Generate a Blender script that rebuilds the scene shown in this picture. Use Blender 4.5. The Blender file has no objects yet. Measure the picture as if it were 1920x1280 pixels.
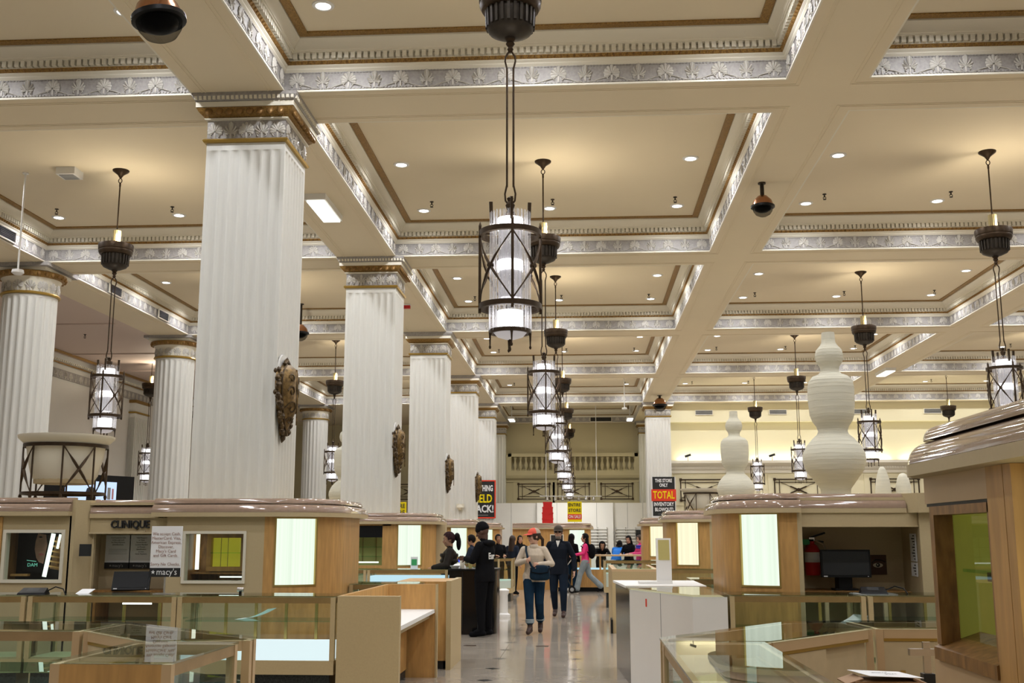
import bpy, bmesh, math, random
from mathutils import Vector, Matrix
R = math.radians
PI = math.pi
sc = bpy.context.scene
col = sc.collection
random.seed(7)

# ---------------------------------------------------------------- camera
FPX = 2050.0; EYE = 1.6
PITCH = math.atan((1003 - 640) / FPX)
YAW = math.atan((1094 - 960) / math.hypot(FPX, 363))
cd = bpy.data.cameras.new('camera'); cam = bpy.data.objects.new('camera', cd); col.objects.link(cam)
cam.location = (0, 0, EYE); cam.rotation_euler = (PI / 2 + PITCH, 0, YAW)
cd.sensor_fit = 'HORIZONTAL'; cd.sensor_width = 36; cd.lens = 36 * FPX / 1920
cd.clip_start = .05; cd.clip_end = 300
sc.camera = cam
# ---------------------------------------------------------------- light, exposure
w = bpy.data.worlds.new('ambient_fill'); sc.world = w; w.use_nodes = True
w.node_tree.nodes['Background'].inputs[0].default_value = (1.0, .90, .74, 1)
w.node_tree.nodes['Background'].inputs[1].default_value = .20  # low even fill, added; reaches the hall through its open sides
DOWN_W = 124; DOWN_COL = (.93, .95, 1.0)
LAMP_W = 120; UP_W = 42; UP_COL = (1.0, .88, .68); LAMP_COL = (1.0, .92, .80)
sc.view_settings.view_transform = 'Standard'; sc.view_settings.look = 'None'
sc.view_settings.gamma = 1; sc.view_settings.use_curve_mapping = False
sc.view_settings.exposure = 0.14
sc.cycles.max_bounces = 6; sc.cycles.diffuse_bounces = 3; sc.cycles.light_sampling_threshold = .02; sc.cycles.glossy_bounces = 2
sc.cycles.transmission_bounces = 2; sc.cycles.transparent_max_bounces = 10; sc.cycles.adaptive_threshold = .04
sc.cycles.caustics_reflective = False; sc.cycles.caustics_refractive = False
sc.cycles.sample_clamp_indirect = 4

def at(u, v, Y):
    """point of the place seen at (u, v) at distance Y down the hall"""
    a, b = u - 960, 640 - v
    fw = FPX * math.cos(PITCH) - b * math.sin(PITCH); up = b * math.cos(PITCH) + FPX * math.sin(PITCH)
    x = a * math.cos(YAW) - fw * math.sin(YAW); y = a * math.sin(YAW) + fw * math.cos(YAW)
    t = Y / y
    return Vector((x * t, Y, EYE + up * t))

# ---------------------------------------------------------------- materials
M = {}
def mat(name, color, rough=.5, metal=0, spec=.3, coat=0, var=0, scale=6, stretch=(1, 1, 1), col2=None, bump=0, bscale=40, emit=None, es=0):
    m = bpy.data.materials.new(name); m.use_nodes = True
    nt = m.node_tree; b = nt.nodes['Principled BSDF']
    b.inputs['Roughness'].default_value = rough; b.inputs['Metallic'].default_value = metal
    b.inputs['Specular IOR Level'].default_value = spec; b.inputs['Coat Weight'].default_value = coat
    b.inputs['Coat Roughness'].default_value = .04
    c = (*color, 1)
    b.inputs['Base Color'].default_value = c
    m.diffuse_color = c
    if var or bump:
        tc = nt.nodes.new('ShaderNodeTexCoord'); mp = nt.nodes.new('ShaderNodeMapping')
        mp.inputs['Scale'].default_value = stretch
        nt.links.new(tc.outputs['Object'], mp.inputs[0])
    if var:
        n = nt.nodes.new('ShaderNodeTexNoise'); n.inputs['Scale'].default_value = scale; n.inputs['Detail'].default_value = 4
        nt.links.new(mp.outputs[0], n.inputs['Vector'])
        r = nt.nodes.new('ShaderNodeValToRGB')
        k = 1 - var; c2 = col2 or tuple(x * k for x in color)
        r.color_ramp.elements[0].position = .3; r.color_ramp.elements[1].position = .7
        r.color_ramp.elements[0].color = (*c2, 1); r.color_ramp.elements[1].color = c
        nt.links.new(n.outputs['Fac'], r.inputs[0]); nt.links.new(r.outputs[0], b.inputs['Base Color'])
    if bump:
        n2 = nt.nodes.new('ShaderNodeTexNoise'); n2.inputs['Scale'].default_value = bscale; n2.inputs['Detail'].default_value = 3
        nt.links.new(mp.outputs[0], n2.inputs['Vector'])
        bp = nt.nodes.new('ShaderNodeBump'); bp.inputs['Strength'].default_value = bump; bp.inputs['Distance'].default_value = .01
        nt.links.new(n2.outputs['Fac'], bp.inputs['Height']); nt.links.new(bp.outputs[0], b.inputs['Normal'])
    if emit:
        b.inputs['Emission Color'].default_value = (*emit, 1); b.inputs['Emission Strength'].default_value = es
    M[name] = m
    return m
def glassmat(name, tint, refl=1.0, ior=1.45, rough=.01):
    m = bpy.data.materials.new(name); m.use_nodes = True; nt = m.node_tree; nt.nodes.clear()
    out = nt.nodes.new('ShaderNodeOutputMaterial'); mx = nt.nodes.new('ShaderNodeMixShader')
    tr = nt.nodes.new('ShaderNodeBsdfTransparent'); tr.inputs[0].default_value = (*tint, 1)
    gl = nt.nodes.new('ShaderNodeBsdfGlossy'); gl.inputs['Roughness'].default_value = rough
    fr = nt.nodes.new('ShaderNodeFresnel'); fr.inputs[0].default_value = ior
    ge = nt.nodes.new('ShaderNodeNewGeometry')
    s = nt.nodes.new('ShaderNodeMath'); s.operation = 'SUBTRACT'; s.inputs[0].default_value = refl
    nt.links.new(ge.outputs['Backfacing'], s.inputs[1])
    s2 = nt.nodes.new('ShaderNodeMath'); s2.operation = 'MULTIPLY'; s2.use_clamp = True
    nt.links.new(s.outputs[0], s2.inputs[0]); nt.links.new(fr.outputs[0], s2.inputs[1])
    nt.links.new(s2.outputs[0], mx.inputs[0]); nt.links.new(tr.outputs[0], mx.inputs[1]); nt.links.new(gl.outputs[0], mx.inputs[2])
    nt.links.new(mx.outputs[0], out.inputs[0])
    m.diffuse_color = (*tint, .3)
    M[name] = m
    return m
def emat(name, color, s):
    m = bpy.data.materials.new(name); m.use_nodes = True; nt = m.node_tree; nt.nodes.clear()
    out = nt.nodes.new('ShaderNodeOutputMaterial'); e = nt.nodes.new('ShaderNodeEmission')
    e.inputs[0].default_value = (*color, 1); e.inputs[1].default_value = s
    nt.links.new(e.outputs[0], out.inputs[0]); m.diffuse_color = (*color, 1); M[name] = m
    return m
mat('ceil', (.80, .695, .51), .75, var=.05, scale=.6)
mat('mould', (.80, .75, .63), .6)
mat('frieze', (.40, .375, .355), .55, metal=.1, var=.25, scale=30, bump=.15, bscale=60)
mat('relief', (.54, .51, .46), .5)
mat('gold', (.40, .235, .065), .45, metal=.3, var=.6, scale=60, col2=(.17, .09, .025), bump=.5, bscale=110)
mat('egg_gold', (.27, .15, .05), .4, metal=.35)
mat('colwhite', (.74, .73, .68), .5, var=.05, scale=5, stretch=(6, 6, .3))
mat('colcream', (.72, .67, .55), .5)
mat('wallwhite', (.74, .72, .67), .7, var=.04, scale=.8)
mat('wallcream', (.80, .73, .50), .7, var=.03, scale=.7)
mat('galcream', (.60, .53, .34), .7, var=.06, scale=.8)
mat('pinkceil', (.66, .53, .46), .7)
mat('bronze', (.070, .045, .026), .42, metal=.65, var=.4, scale=14)
mat('bronze_dk', (.05, .04, .03), .5, metal=.5, var=.4, scale=14)
mat('brass', (.50, .36, .12), .3, metal=.8)
mat('gilt', (.42, .27, .06), .35, metal=.6)
mat('black', (.006, .006, .0065), .4, spec=.2)
mat('blackgloss', (.008, .008, .009), .12, var=.2, scale=3)
mat('dkgrey', (.03, .031, .032), .4, spec=.2)
mat('grey', (.30, .30, .29), .5)
mat('white', (.82, .81, .78), .45)
mat('whitelam', (.76, .74, .70), .35, var=.03, scale=3)
mat('laminate', (.49, .375, .20), .45, var=.06, scale=60)
mat('doorcream', (.60, .48, .29), .45, var=.1, scale=9)
mat('lam_rose', (.60, .42, .235), .4, var=.05, scale=8, stretch=(1, 1, .2))
mat('maple', (.61, .345, .12), .35, var=.28, scale=7, stretch=(3, 3, .4))
mat('maple_dk', (.33, .165, .05), .38, var=.4, scale=8, stretch=(4, 4, .5))
mat('oak', (.36, .185, .06), .4, var=.5, scale=14, stretch=(2, 2, .6))
mat('taupe', (.31, .215, .155), .07, spec=.6, coat=.5, var=.12, scale=25)
mat('khaki', (.50, .395, .23), .5, var=.04, scale=50)
mat('khaki_lit', (.54, .435, .265), .55, var=.06, scale=50)  # khaki lightened in its colour so the dim niches look lit
mat('railgold', (.30, .195, .075), .35, metal=.2, var=.2, scale=9)
mat('railtan', (.40, .265, .13), .4, var=.2, scale=9)
mat('granite', (.045, .05, .045), .3, var=.7, scale=60, col2=(.008, .01, .01))
mat('olivegreen', (.40, .385, .09), .35, var=.15, scale=2, emit=(.42, .40, .06), es=.16)  # slight glow put in the colour so the window case looks lit
mat('yellowback', (.62, .55, .06), .4, var=.12, scale=1.2, emit=(.55, .5, .03), es=.30)  # glows by itself to make display interiors look lit
mat('olivepanel', (.52, .45, .16), .4, var=.1, scale=2)
mat('steel', (.55, .53, .50), .25, metal=.9)
mat('lantern', (.72, .69, .56), .7, var=.12, scale=3, stretch=(1, 1, 14), bump=.25, bscale=18)
mat('red', (.55, .02, .02), .4)
mat('redsign', (.72, .05, .02), .5)
mat('yellow', (.85, .68, .0), .5)
mat('paper', (.80, .80, .80), .6)
mat('ink', (.02, .02, .02), .6)
mat('roseink', (.38, .24, .20), .6)
mat('pinkline', (.55, .25, .25), .6)
mat('shield', (.14, .09, .04), .4, metal=.45, var=.7, scale=16, col2=(.03, .02, .012), bump=.6, bscale=22)
mat('shield_gold', (.30, .19, .07), .38, metal=.5, var=.5, scale=20, col2=(.08, .05, .02))
mat('copper', (.42, .20, .10), .2, metal=.9)
mat('vent', (.035, .033, .03), .6)
mat('stoneblack', (.03, .032, .03), .2)
mat('bronzeplate', (.10, .07, .05), .35, metal=.5)
mat('greenbox', (.05, .35, .12), .5)
mat('mirror', (.75, .76, .74), .02, metal=1)
glassmat('glass', (.94, .98, .965))
glassmat('glasstop', (.90, .95, .93), refl=1.0, ior=1.6)
glassmat('glassgreen', (.74, .92, .86))
glassmat('domeglass', (.55, .55, .55), ior=1.5)
def rodmat():
    m = bpy.data.materials.new('rodglass'); m.use_nodes = True; nt = m.node_tree; nt.nodes.clear()
    out = nt.nodes.new('ShaderNodeOutputMaterial'); a = nt.nodes.new('ShaderNodeMixShader'); b = nt.nodes.new('ShaderNodeMixShader')
    tr = nt.nodes.new('ShaderNodeBsdfTransparent'); tr.inputs[0].default_value = (.98, .98, .98, 1)
    gl = nt.nodes.new('ShaderNodeBsdfGlossy'); gl.inputs['Roughness'].default_value = .15
    tl = nt.nodes.new('ShaderNodeBsdfTranslucent'); tl.inputs[0].default_value = (.88, .87, .88, 1)
    lw = nt.nodes.new('ShaderNodeLayerWeight'); lw.inputs[0].default_value = .35
    nt.links.new(lw.outputs['Facing'], a.inputs[0]); nt.links.new(tr.outputs[0], a.inputs[1]); nt.links.new(b.outputs[0], a.inputs[2])
    b.inputs[0].default_value = .35; nt.links.new(tl.outputs[0], b.inputs[1]); nt.links.new(gl.outputs[0], b.inputs[2])
    nt.links.new(a.outputs[0], out.inputs[0]); M['rodglass'] = m; m.diffuse_color = (.9, .9, .95, .5)
rodmat()
emat('e_down', (1, .99, .97), 9)
emat('e_bulb', (.97, .96, 1.0), 3.4)
emat('e_tube', (1, 1, .96), 2.4)
emat('e_panel', (.90, 1.0, .88), 1.35)
emat('e_panel_warm', (1.0, .98, .80), 1.35)
emat('e_fluor', (1, 1, .93), 2.2)
emat('e_deck', (.86, .95, 1.0), .95)
emat('e_blue', (.62, .86, 1.0), .9)
emat('e_screen', (.55, .70, 1.0), 1.1)
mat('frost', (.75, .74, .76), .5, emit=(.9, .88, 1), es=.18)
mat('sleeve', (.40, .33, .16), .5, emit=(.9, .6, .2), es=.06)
# ribbed light panels
def ribbed(name, base, s):
    m = bpy.data.materials.new(name); m.use_nodes = True; nt = m.node_tree; nt.nodes.clear()
    out = nt.nodes.new('ShaderNodeOutputMaterial'); e = nt.nodes.new('ShaderNodeEmission')
    tc = nt.nodes.new('ShaderNodeTexCoord'); n = nt.nodes.new('ShaderNodeTexNoise'); mp = nt.nodes.new('ShaderNodeMapping')
    mp.inputs['Scale'].default_value = (34, 34, .02); n.inputs['Scale'].default_value = 1.0; n.inputs['Detail'].default_value = 2
    nt.links.new(tc.outputs['Object'], mp.inputs[0]); nt.links.new(mp.outputs[0], n.inputs['Vector'])
    r = nt.nodes.new('ShaderNodeValToRGB'); r.color_ramp.elements[0].position = .3; r.color_ramp.elements[1].position = .62
    r.color_ramp.elements[0].color = (*[c * .87 for c in base], 1); r.color_ramp.elements[1].color = (*base, 1)
    nt.links.new(n.outputs['Fac'], r.inputs[0]); nt.links.new(r.outputs[0], e.inputs[0]); e.inputs[1].default_value = s
    nt.links.new(e.outputs[0], out.inputs[0]); M[name] = m; m.diffuse_color = (*base, 1)
ribbed('e_ribgreen', (.87, 1.0, .83), .98)
ribbed('e_ribwarm', (1.0, .95, .66), .98)

# polished marble floor: grey-beige slabs
def floormat():
    m = mat('marble', (.50, .44, .36), .13, spec=.85)
    nt = m.node_tree; b = nt.nodes['Principled BSDF']
    tc = nt.nodes.new('ShaderNodeTexCoord'); n = nt.nodes.new('ShaderNodeTexNoise'); n.inputs['Scale'].default_value = 2.2
    n.inputs['Detail'].default_value = 7; n.inputs['Distortion'].default_value = 1.2
    nt.links.new(tc.outputs['Object'], n.inputs['Vector'])
    r = nt.nodes.new('ShaderNodeValToRGB'); r.color_ramp.elements[0].position = .35; r.color_ramp.elements[1].position = .68
    r.color_ramp.elements[0].color = (.37, .32, .26, 1); r.color_ramp.elements[1].color = (.44, .385, .315, 1)
    nt.links.new(n.outputs['Fac'], r.inputs[0]); nt.links.new(r.outputs[0], b.inputs['Base Color'])
    n3 = nt.nodes.new('ShaderNodeTexNoise'); n3.inputs['Scale'].default_value = 1.1; nt.links.new(tc.outputs['Object'], n3.inputs['Vector'])
    r3 = nt.nodes.new('ShaderNodeMapRange'); r3.inputs['To Min'].default_value = .06; r3.inputs['To Max'].default_value = .15
    nt.links.new(n3.outputs['Fac'], r3.inputs['Value']); nt.links.new(r3.outputs[0], b.inputs['Roughness'])
floormat()

# ---------------------------------------------------------------- mesh helpers
class MB:
    def __init__(s): s.v = []; s.f = []; s.m = []
    def add(s, vs, fs, mi=0):
        o = len(s.v); s.v += [tuple(p) for p in vs]; s.f += [tuple(i + o for i in f) for f in fs]; s.m += [mi] * len(fs); return s
    def box(s, x0, y0, z0, x1, y1, z1, mi=0):
        x0, x1 = min(x0, x1), max(x0, x1); y0, y1 = min(y0, y1), max(y0, y1); z0, z1 = min(z0, z1), max(z0, z1)
        return s.add([(x0, y0, z0), (x1, y0, z0), (x1, y1, z0), (x0, y1, z0), (x0, y0, z1), (x1, y0, z1), (x1, y1, z1), (x0, y1, z1)],
              [(0, 3, 2, 1), (4, 5, 6, 7), (0, 1, 5, 4), (1, 2, 6, 5), (2, 3, 7, 6), (3, 0, 4, 7)], mi)
    def obox(s, c, size, mx=None, mi=0):
        h = [x / 2 for x in size]; mx = mx or Matrix()
        if not isinstance(mx, Matrix): mx = Matrix.Rotation(mx, 4, 'Z')
        vs = [Vector(c) + mx.to_3x3() @ Vector((a * h[0], b * h[1], d * h[2])) for d in (-1, 1) for a, b in ((-1, -1), (1, -1), (1, 1), (-1, 1))]
        return s.add(vs, [(0, 3, 2, 1), (4, 5, 6, 7), (0, 1, 5, 4), (1, 2, 6, 5), (2, 3, 7, 6), (3, 0, 4, 7)], mi)
    def prism(s, poly, z0, z1, mi=0):
        n = len(poly)
        a = sum(poly[i][0] * poly[(i + 1) % n][1] - poly[(i + 1) % n][0] * poly[i][1] for i in range(n))
        if a < 0: poly = poly[::-1]
        vs = [(x, y, z0) for x, y in poly] + [(x, y, z1) for x, y in poly]
        fs = [tuple(range(n - 1, -1, -1)), tuple(range(n, 2 * n))] + [(i, (i + 1) % n, n + (i + 1) % n, n + i) for i in range(n)]
        return s.add(vs, fs, mi)
    def bar(s, p0, p1, wd, th=None, mi=0):
        p0, p1 = Vector(p0), Vector(p1); d = p1 - p0; L = d.length
        if L < 1e-6: return s
        q = d.to_track_quat('Z', 'Y').to_matrix().to_4x4()
        return s.obox((p0 + p1) / 2, (wd, th or wd, L), q, mi)
    def cyl(s, p0, p1, r0, r1=None, n=10, caps=True, mi=0):
        r1 = r0 if r1 is None else r1
        p0, p1 = Vector(p0), Vector(p1); q = (p1 - p0).to_track_quat('Z', 'Y').to_matrix()
        vs = [p + q @ Vector((r * math.cos(2 * PI * i / n), r * math.sin(2 * PI * i / n), 0)) for p, r in ((p0, r0), (p1, r1)) for i in range(n)]
        fs = [(i, (i + 1) % n, n + (i + 1) % n, n + i) for i in range(n)]
        if caps: fs += [tuple(range(n - 1, -1, -1)), tuple(range(n, 2 * n))]
        return s.add(vs, fs, mi)
    def tube(s, path, r, n=6, closed=False, mi=0):
        path = [Vector(p) for p in path]; k = len(path); rr = r if isinstance(r, (list, tuple)) else [r] * k
        vs = []; up = None
        for i, p in enumerate(path):
            a = path[(i - 1) % k] if (closed or i > 0) else p; b = path[(i + 1) % k] if (closed or i < k - 1) else p
            t = (b - a)
            t = t.normalized() if t.length > 1e-9 else Vector((0, 0, 1))
            if up is None: up = Vector((0, 0, 1)) if abs(t.z) < .9 else Vector((1, 0, 0))
            x = up.cross(t)
            x = x.normalized() if x.length > 1e-6 else Vector((1, 0, 0))
            y = t.cross(x); up = y
            for j in range(n):
                A = 2 * PI * j / n; vs.append(p + x * (rr[i] * math.cos(A)) + y * (rr[i] * math.sin(A)))
        fs = []
        for i in range(k if closed else k - 1):
            for j in range(n):
                a, b = i * n, ((i + 1) % k) * n
                fs.append((a + j, a + (j + 1) % n, b + (j + 1) % n, b + j))
        if not closed: fs += [tuple(range(n - 1, -1, -1)), tuple(range((k - 1) * n, k * n))]
        return s.add(vs, fs, mi)
    def lathe(s, prof, n=24, c=(0, 0, 0), a0=0, a1=2 * PI, cap=True, mi=0):
        full = abs(a1 - a0 - 2 * PI) < 1e-6; k = n if full else n + 1
        vs = [(c[0] + r * math.cos(a0 + (a1 - a0) * j / n), c[1] + r * math.sin(a0 + (a1 - a0) * j / n), c[2] + z) for r, z in prof for j in range(k)]
        fs = []
        for i in range(len(prof) - 1):
            for j in range(n):
                a, b = i * k, (i + 1) * k; j2 = (j + 1) % k
                fs.append((a + j, a + j2, b + j2, b + j))
        if cap and full: fs += [tuple(range(k - 1, -1, -1)), tuple(range((len(prof) - 1) * k, len(prof) * k))]
        return s.add(vs, fs, mi)
    def sweep(s, prof, path, closed=False, caps=True, mi=0):
        """profile (out, z) swept along a plan path; out is to the right of travel, corners mitred"""
        P = [Vector((p[0], p[1])) for p in path]; k = len(P); vs = []
        for i in range(k):
            d0 = (P[i] - P[i - 1]) if (closed or i > 0) else (P[1] - P[0])
            d1 = (P[(i + 1) % k] - P[i]) if (closed or i < k - 1) else (P[-1] - P[-2])
            d0.normalize(); d1.normalize()
            n0 = Vector((d0.y, -d0.x)); n1 = Vector((d1.y, -d1.x)); m = n0 + n1
            m = m / max(.2, m.dot(n0)) if m.length > 1e-6 else n0
            for o, z in prof: vs.append((P[i].x + m.x * o, P[i].y + m.y * o, z))
        q = len(prof); fs = []
        for i in range(k if closed else k - 1):
            a, b = i * q, ((i + 1) % k) * q
            for j in range(q - 1): fs.append((a + j, b + j, b + j + 1, a + j + 1))
        if not closed and caps and q > 2: fs += [tuple(range(q)), tuple(range((k) * q - 1, (k - 1) * q - 1, -1))]
        return s.add(vs, fs, mi)
    def merge(s, o, mx=None):
        vs = [mx @ Vector(p) for p in o.v] if mx is not None else o.v
        k = len(s.v); s.v += [tuple(p) for p in vs]; s.f += [tuple(i + k for i in f) for f in o.f]; s.m += o.m; return s
    def mesh(s, name, mats, smooth=35):
        me = bpy.data.meshes.new(name); me.from_pydata(s.v, [], s.f); me.update()
        for x in (mats if isinstance(mats, (list, tuple)) else [mats]): me.materials.append(M[x] if isinstance(x, str) else x)
        if any(s.m): me.polygons.foreach_set('material_index', s.m)
        if smooth:
            me.polygons.foreach_set('use_smooth', [True] * len(me.polygons)); me.set_sharp_from_angle(angle=R(smooth))
        return me
    def build(s, name, mats, parent=None, smooth=35, kind=None, label=None, local=False):
        if parent is not None and not local:
            o = wloc(parent); s.v = [(p[0] - o[0], p[1] - o[1], p[2] - o[2]) for p in s.v]
        ob = bpy.data.objects.new(name, s.mesh(name, mats, smooth)); col.objects.link(ob)
        if parent is not None: ob.parent = parent
        if kind: ob['kind'] = kind
        if label: ob['label'] = label
        return ob
def wloc(o):
    v = Vector(o.location); p = o.parent
    while p: v += Vector(p.location); p = p.parent
    return v
def tag(o, label, cat, group=None):
    o['label'] = label; o['category'] = cat
    if group: o['group'] = group
    return o
def thing(name, label, cat, loc=(0, 0, 0), group=None, rz=0):
    o = bpy.data.objects.new(name, None); col.objects.link(o); o.location = loc; o.rotation_euler = (0, 0, rz); o.empty_display_size = .1
    return tag(o, label, cat, group)
def inst(me, name, parent, loc, rot=(0, 0, 0), scale=(1, 1, 1)):
    o = bpy.data.objects.new(name, me); col.objects.link(o); o.location = loc; o.rotation_euler = rot; o.scale = scale
    if parent: o.parent = parent
    return o
def copy_tree(o, parent=None):
    c = o.copy(); col.objects.link(c)
    c.parent = parent
    for ch in o.children: copy_tree(ch, c)
    return c
def struct(o):
    o['kind'] = 'structure'; return o
def textmesh(txt, size, depth=.0, align='CENTER', sx=1.0, bold=0, shear=0):
    cu = bpy.data.curves.new('t', 'FONT'); cu.body = txt; cu.size = size; cu.align_x = align; cu.align_y = 'CENTER'
    cu.extrude = depth; cu.offset = bold; cu.shear = shear; cu.resolution_u = 2; cu.space_line = .95
    ob = bpy.data.objects.new('t', cu); col.objects.link(ob)
    dg = bpy.context.evaluated_depsgraph_get(); me = bpy.data.meshes.new_from_object(ob.evaluated_get(dg))
    bpy.data.objects.remove(ob); bpy.data.curves.remove(cu)
    for v in me.vertices: v.co.x *= sx
    me.materials.clear()
    return me
def text(name, txt, size, m, parent, loc, rot=(PI / 2, 0, 0), depth=.002, sx=1.0, bold=0, align='CENTER', shear=0, fit=None):
    """flat lettering facing -Y, loc in the world"""
    me = textmesh(txt, size, depth, align, sx, bold, shear); me.materials.append(M[m])
    if fit:
        xs = [v.co.x for v in me.vertices]; c_ = (min(xs) + max(xs)) / 2; k_ = fit / (max(xs) - min(xs))
        for v in me.vertices: v.co.x = (v.co.x - c_) * k_
    o = bpy.data.objects.new(name, me); col.objects.link(o)
    o.location = Vector(loc) - (wloc(parent) if parent else Vector()); o.rotation_euler = rot
    if parent: o.parent = parent
    return o
def arc(cx, cy, r, a0, a1, n):
    return [(cx + r * math.cos(R(a0 + (a1 - a0) * i / n)), cy + r * math.sin(R(a0 + (a1 - a0) * i / n))) for i in range(n + 1)]
# ================================================================= structure
H = 6.95; C = 7.58; PY = 8.055
def Fy(n): return 12.50 + PY * n
def Ny(n): return 5.45 + PY * n
def Cy(n): return 13.03 + PY * n          # beam / column line
def Ly(n): return 8.93 + PY * n           # lamp line
ROWS = {'left': (-10.655, -4.74), 'centre': (-3.617, 2.493), 'right': (3.445, 9.58), 'far': (10.54, 16.67)}
XC = {'left': -7.62, 'centre': -.59, 'right': 6.45, 'far': 13.5}

# ---- floor
fl = MB().box(-16.2, -8, -.2, 27, 54, -.006).build('floor', 'marble', smooth=0); struct(fl)
nt = M['marble'].node_tree
ge = nt.nodes.new('ShaderNodeNewGeometry')
for n_ in nt.nodes:
    if n_.type == 'TEX_NOISE': nt.links.new(ge.outputs['Position'], n_.inputs['Vector'])
TX, TY, DH = .99, 1.10, .095
tile = MB(); a, b, g = TX / 2 - .003, TY / 2 - .003, DH
tile.prism([(-a + g, -b), (a - g, -b), (a, -b + g), (a, b - g), (a - g, b), (-a + g, b), (-a, b - g), (-a, -b + g)], -.006, 0)
tm = tile.mesh('tile', 'marble', 0)
dm = MB().prism([(-g + .006, 0), (0, -g + .006), (g - .006, 0), (0, g - .006)], -.006, 0).mesh('diamond_inset', 'stoneblack', 0)
for i in range(-2, 3):
    for j in range(-1, 22):
        if i < 2: inst(tm, 'floor_tile', fl, (-1.12 + TX * (i + .5), 12.68 + TY * (j + .5), 0))
        if i in (-1, 0, 1): inst(dm, 'diamond_inset', fl, (-1.12 + TX * i, 12.68 + TY * j, 0))
for x, y in ((-1.687, 16.55), (-.618, 16.54)):
    MB().box(x - .09, y - .07, 0, x + .09, y + .07, .004).build('floor_outlet_plate', 'bronzeplate', fl, 0)

# ---- ceiling: beams and panels
cg = MB()
bx = [(-11.7, -10.655), (-4.74, -3.617), (2.493, 3.445), (9.58, 10.54), (16.67, 17.6)]
for x0, x1 in bx: cg.box(x0, -3.7, H, x1, 45.7, 7.75)
for k, (x0, x1) in ROWS.items():
    for n in range(-1, 5):
        cg.box(x0, Fy(n), H, x1, Ny(n + 1), 7.75)
    cg.box(x0, -3.7, H, x1, Ny(-1), 7.75)
    for n in range(-1, 5): cg.box(x0, Ny(n), C, x1, Fy(n), 7.75)
cg.box(-4.74, 45.7, H, -3.617, 54, 7.75); cg.box(2.493, 45.7, H, 3.445, 54, 7.75)
cg.box(-3.617, 45.7, C, 2.493, 52.8, 7.75); cg.box(-3.617, 52.8, H, 2.493, 54, 7.75)
cg.box(-16.2, 45.7, H, -4.74, 54, 7.75); cg.box(17.6, -3.7, H, 27, 45.7, 7.75)
ceil = struct(cg.build('ceiling', 'ceil', smooth=0))
cl = MB().box(-16.2, -3.7, H, -11.7, 45.7, 7.75)
cl.build('aisle_ceiling', 'pinkceil', ceil, 0)
for n in range(-1, 5):
    for dy in (2.3, 5.7): MB().box(-15.3, Cy(n) + dy, H - .03, -11.9, Cy(n) + dy + .06, H).build('ceiling_batten', 'pinkceil', ceil, 0)

# ---- palmette reliefs
def leaf(mb, bx_, bz, ang, L, wd, h=.014, curl=0):
    d = Vector((math.sin(ang), math.cos(ang))); p = Vector((d.y, -d.x)); B = Vector((bx_, bz))
    def P(t, s, y): q = B + d * (L * t) + p * (s * wd + curl * t * t * L); return (q.x, -y, q.y)
    mb.add([P(0, -.3, .001), P(0, .3, .001), P(.6, -.68, .002), P(.6, .68, .002), P(.90, -.75, .002), P(.90, .75, .002), P(1, 0, .003), P(.15, 0, h * .6), P(.78, 0, h)],
           [(0, 2, 8, 7), (7, 8, 3, 1), (2, 4, 8), (8, 5, 3), (4, 6, 8), (8, 6, 5)])
def volute(mb, x, z, s, r=.022, th=.007):
    pts = []
    for i in range(9):
        a = -PI / 2 + s * (i / 8) * 3.6; rr = r * (1 - .085 * i)
        pts.append((x + rr * math.cos(a) * 1, -.006, z + rr * math.sin(a)))
    mb.tube(pts, th, 4)
def palm_mesh(kind):
    mb = MB()
    if kind == 0:
        for i in range(9):
            a = R(-100 + 25 * i); leaf(mb, 0, .062, a, .128 - .032 * abs(a) / 1.75, .026, .02)
    else:
        leaf(mb, 0, .05, 0, .15, .022)
        for i, (a, L) in enumerate(((24, .135), (50, .115), (76, .10), (102, .075))):
            for s in (1, -1): leaf(mb, 0, .045, R(a * s), L, .018, .017, curl=-.28 * s)
    mb.add([(-.012, -.001, -.02), (.012, -.001, -.02), (.012, -.001, .06), (-.012, -.001, .06), (0, -.014, .02)], [(0, 1, 4), (1, 2, 4), (2, 3, 4), (3, 0, 4)])
    for s in (1, -1): volute(mb, s * .042, .022, s)
    return mb
PM = [palm_mesh(0), palm_mesh(1)]
PME = [PM[0].mesh('palmette', 'relief', 50), PM[1].mesh('lily_palmette', 'relief', 50)]
PITCHM = .3235
def scroll_mb(L):
    mb = MB(); pts = []
    for i in range(9):
        t = i / 8; x = -L / 2 + .045 + (L - .09) * t; z = .045 - .055 * (.5 + .5 * math.cos(PI * t * 1)) + .0
        pts.append((x, -.006, z - .018))
    return mb.tube(pts, .006, 4)
npalm = [0]
SIDES = {'far': 0, 'left': PI / 2, 'right': -PI / 2}
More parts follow.
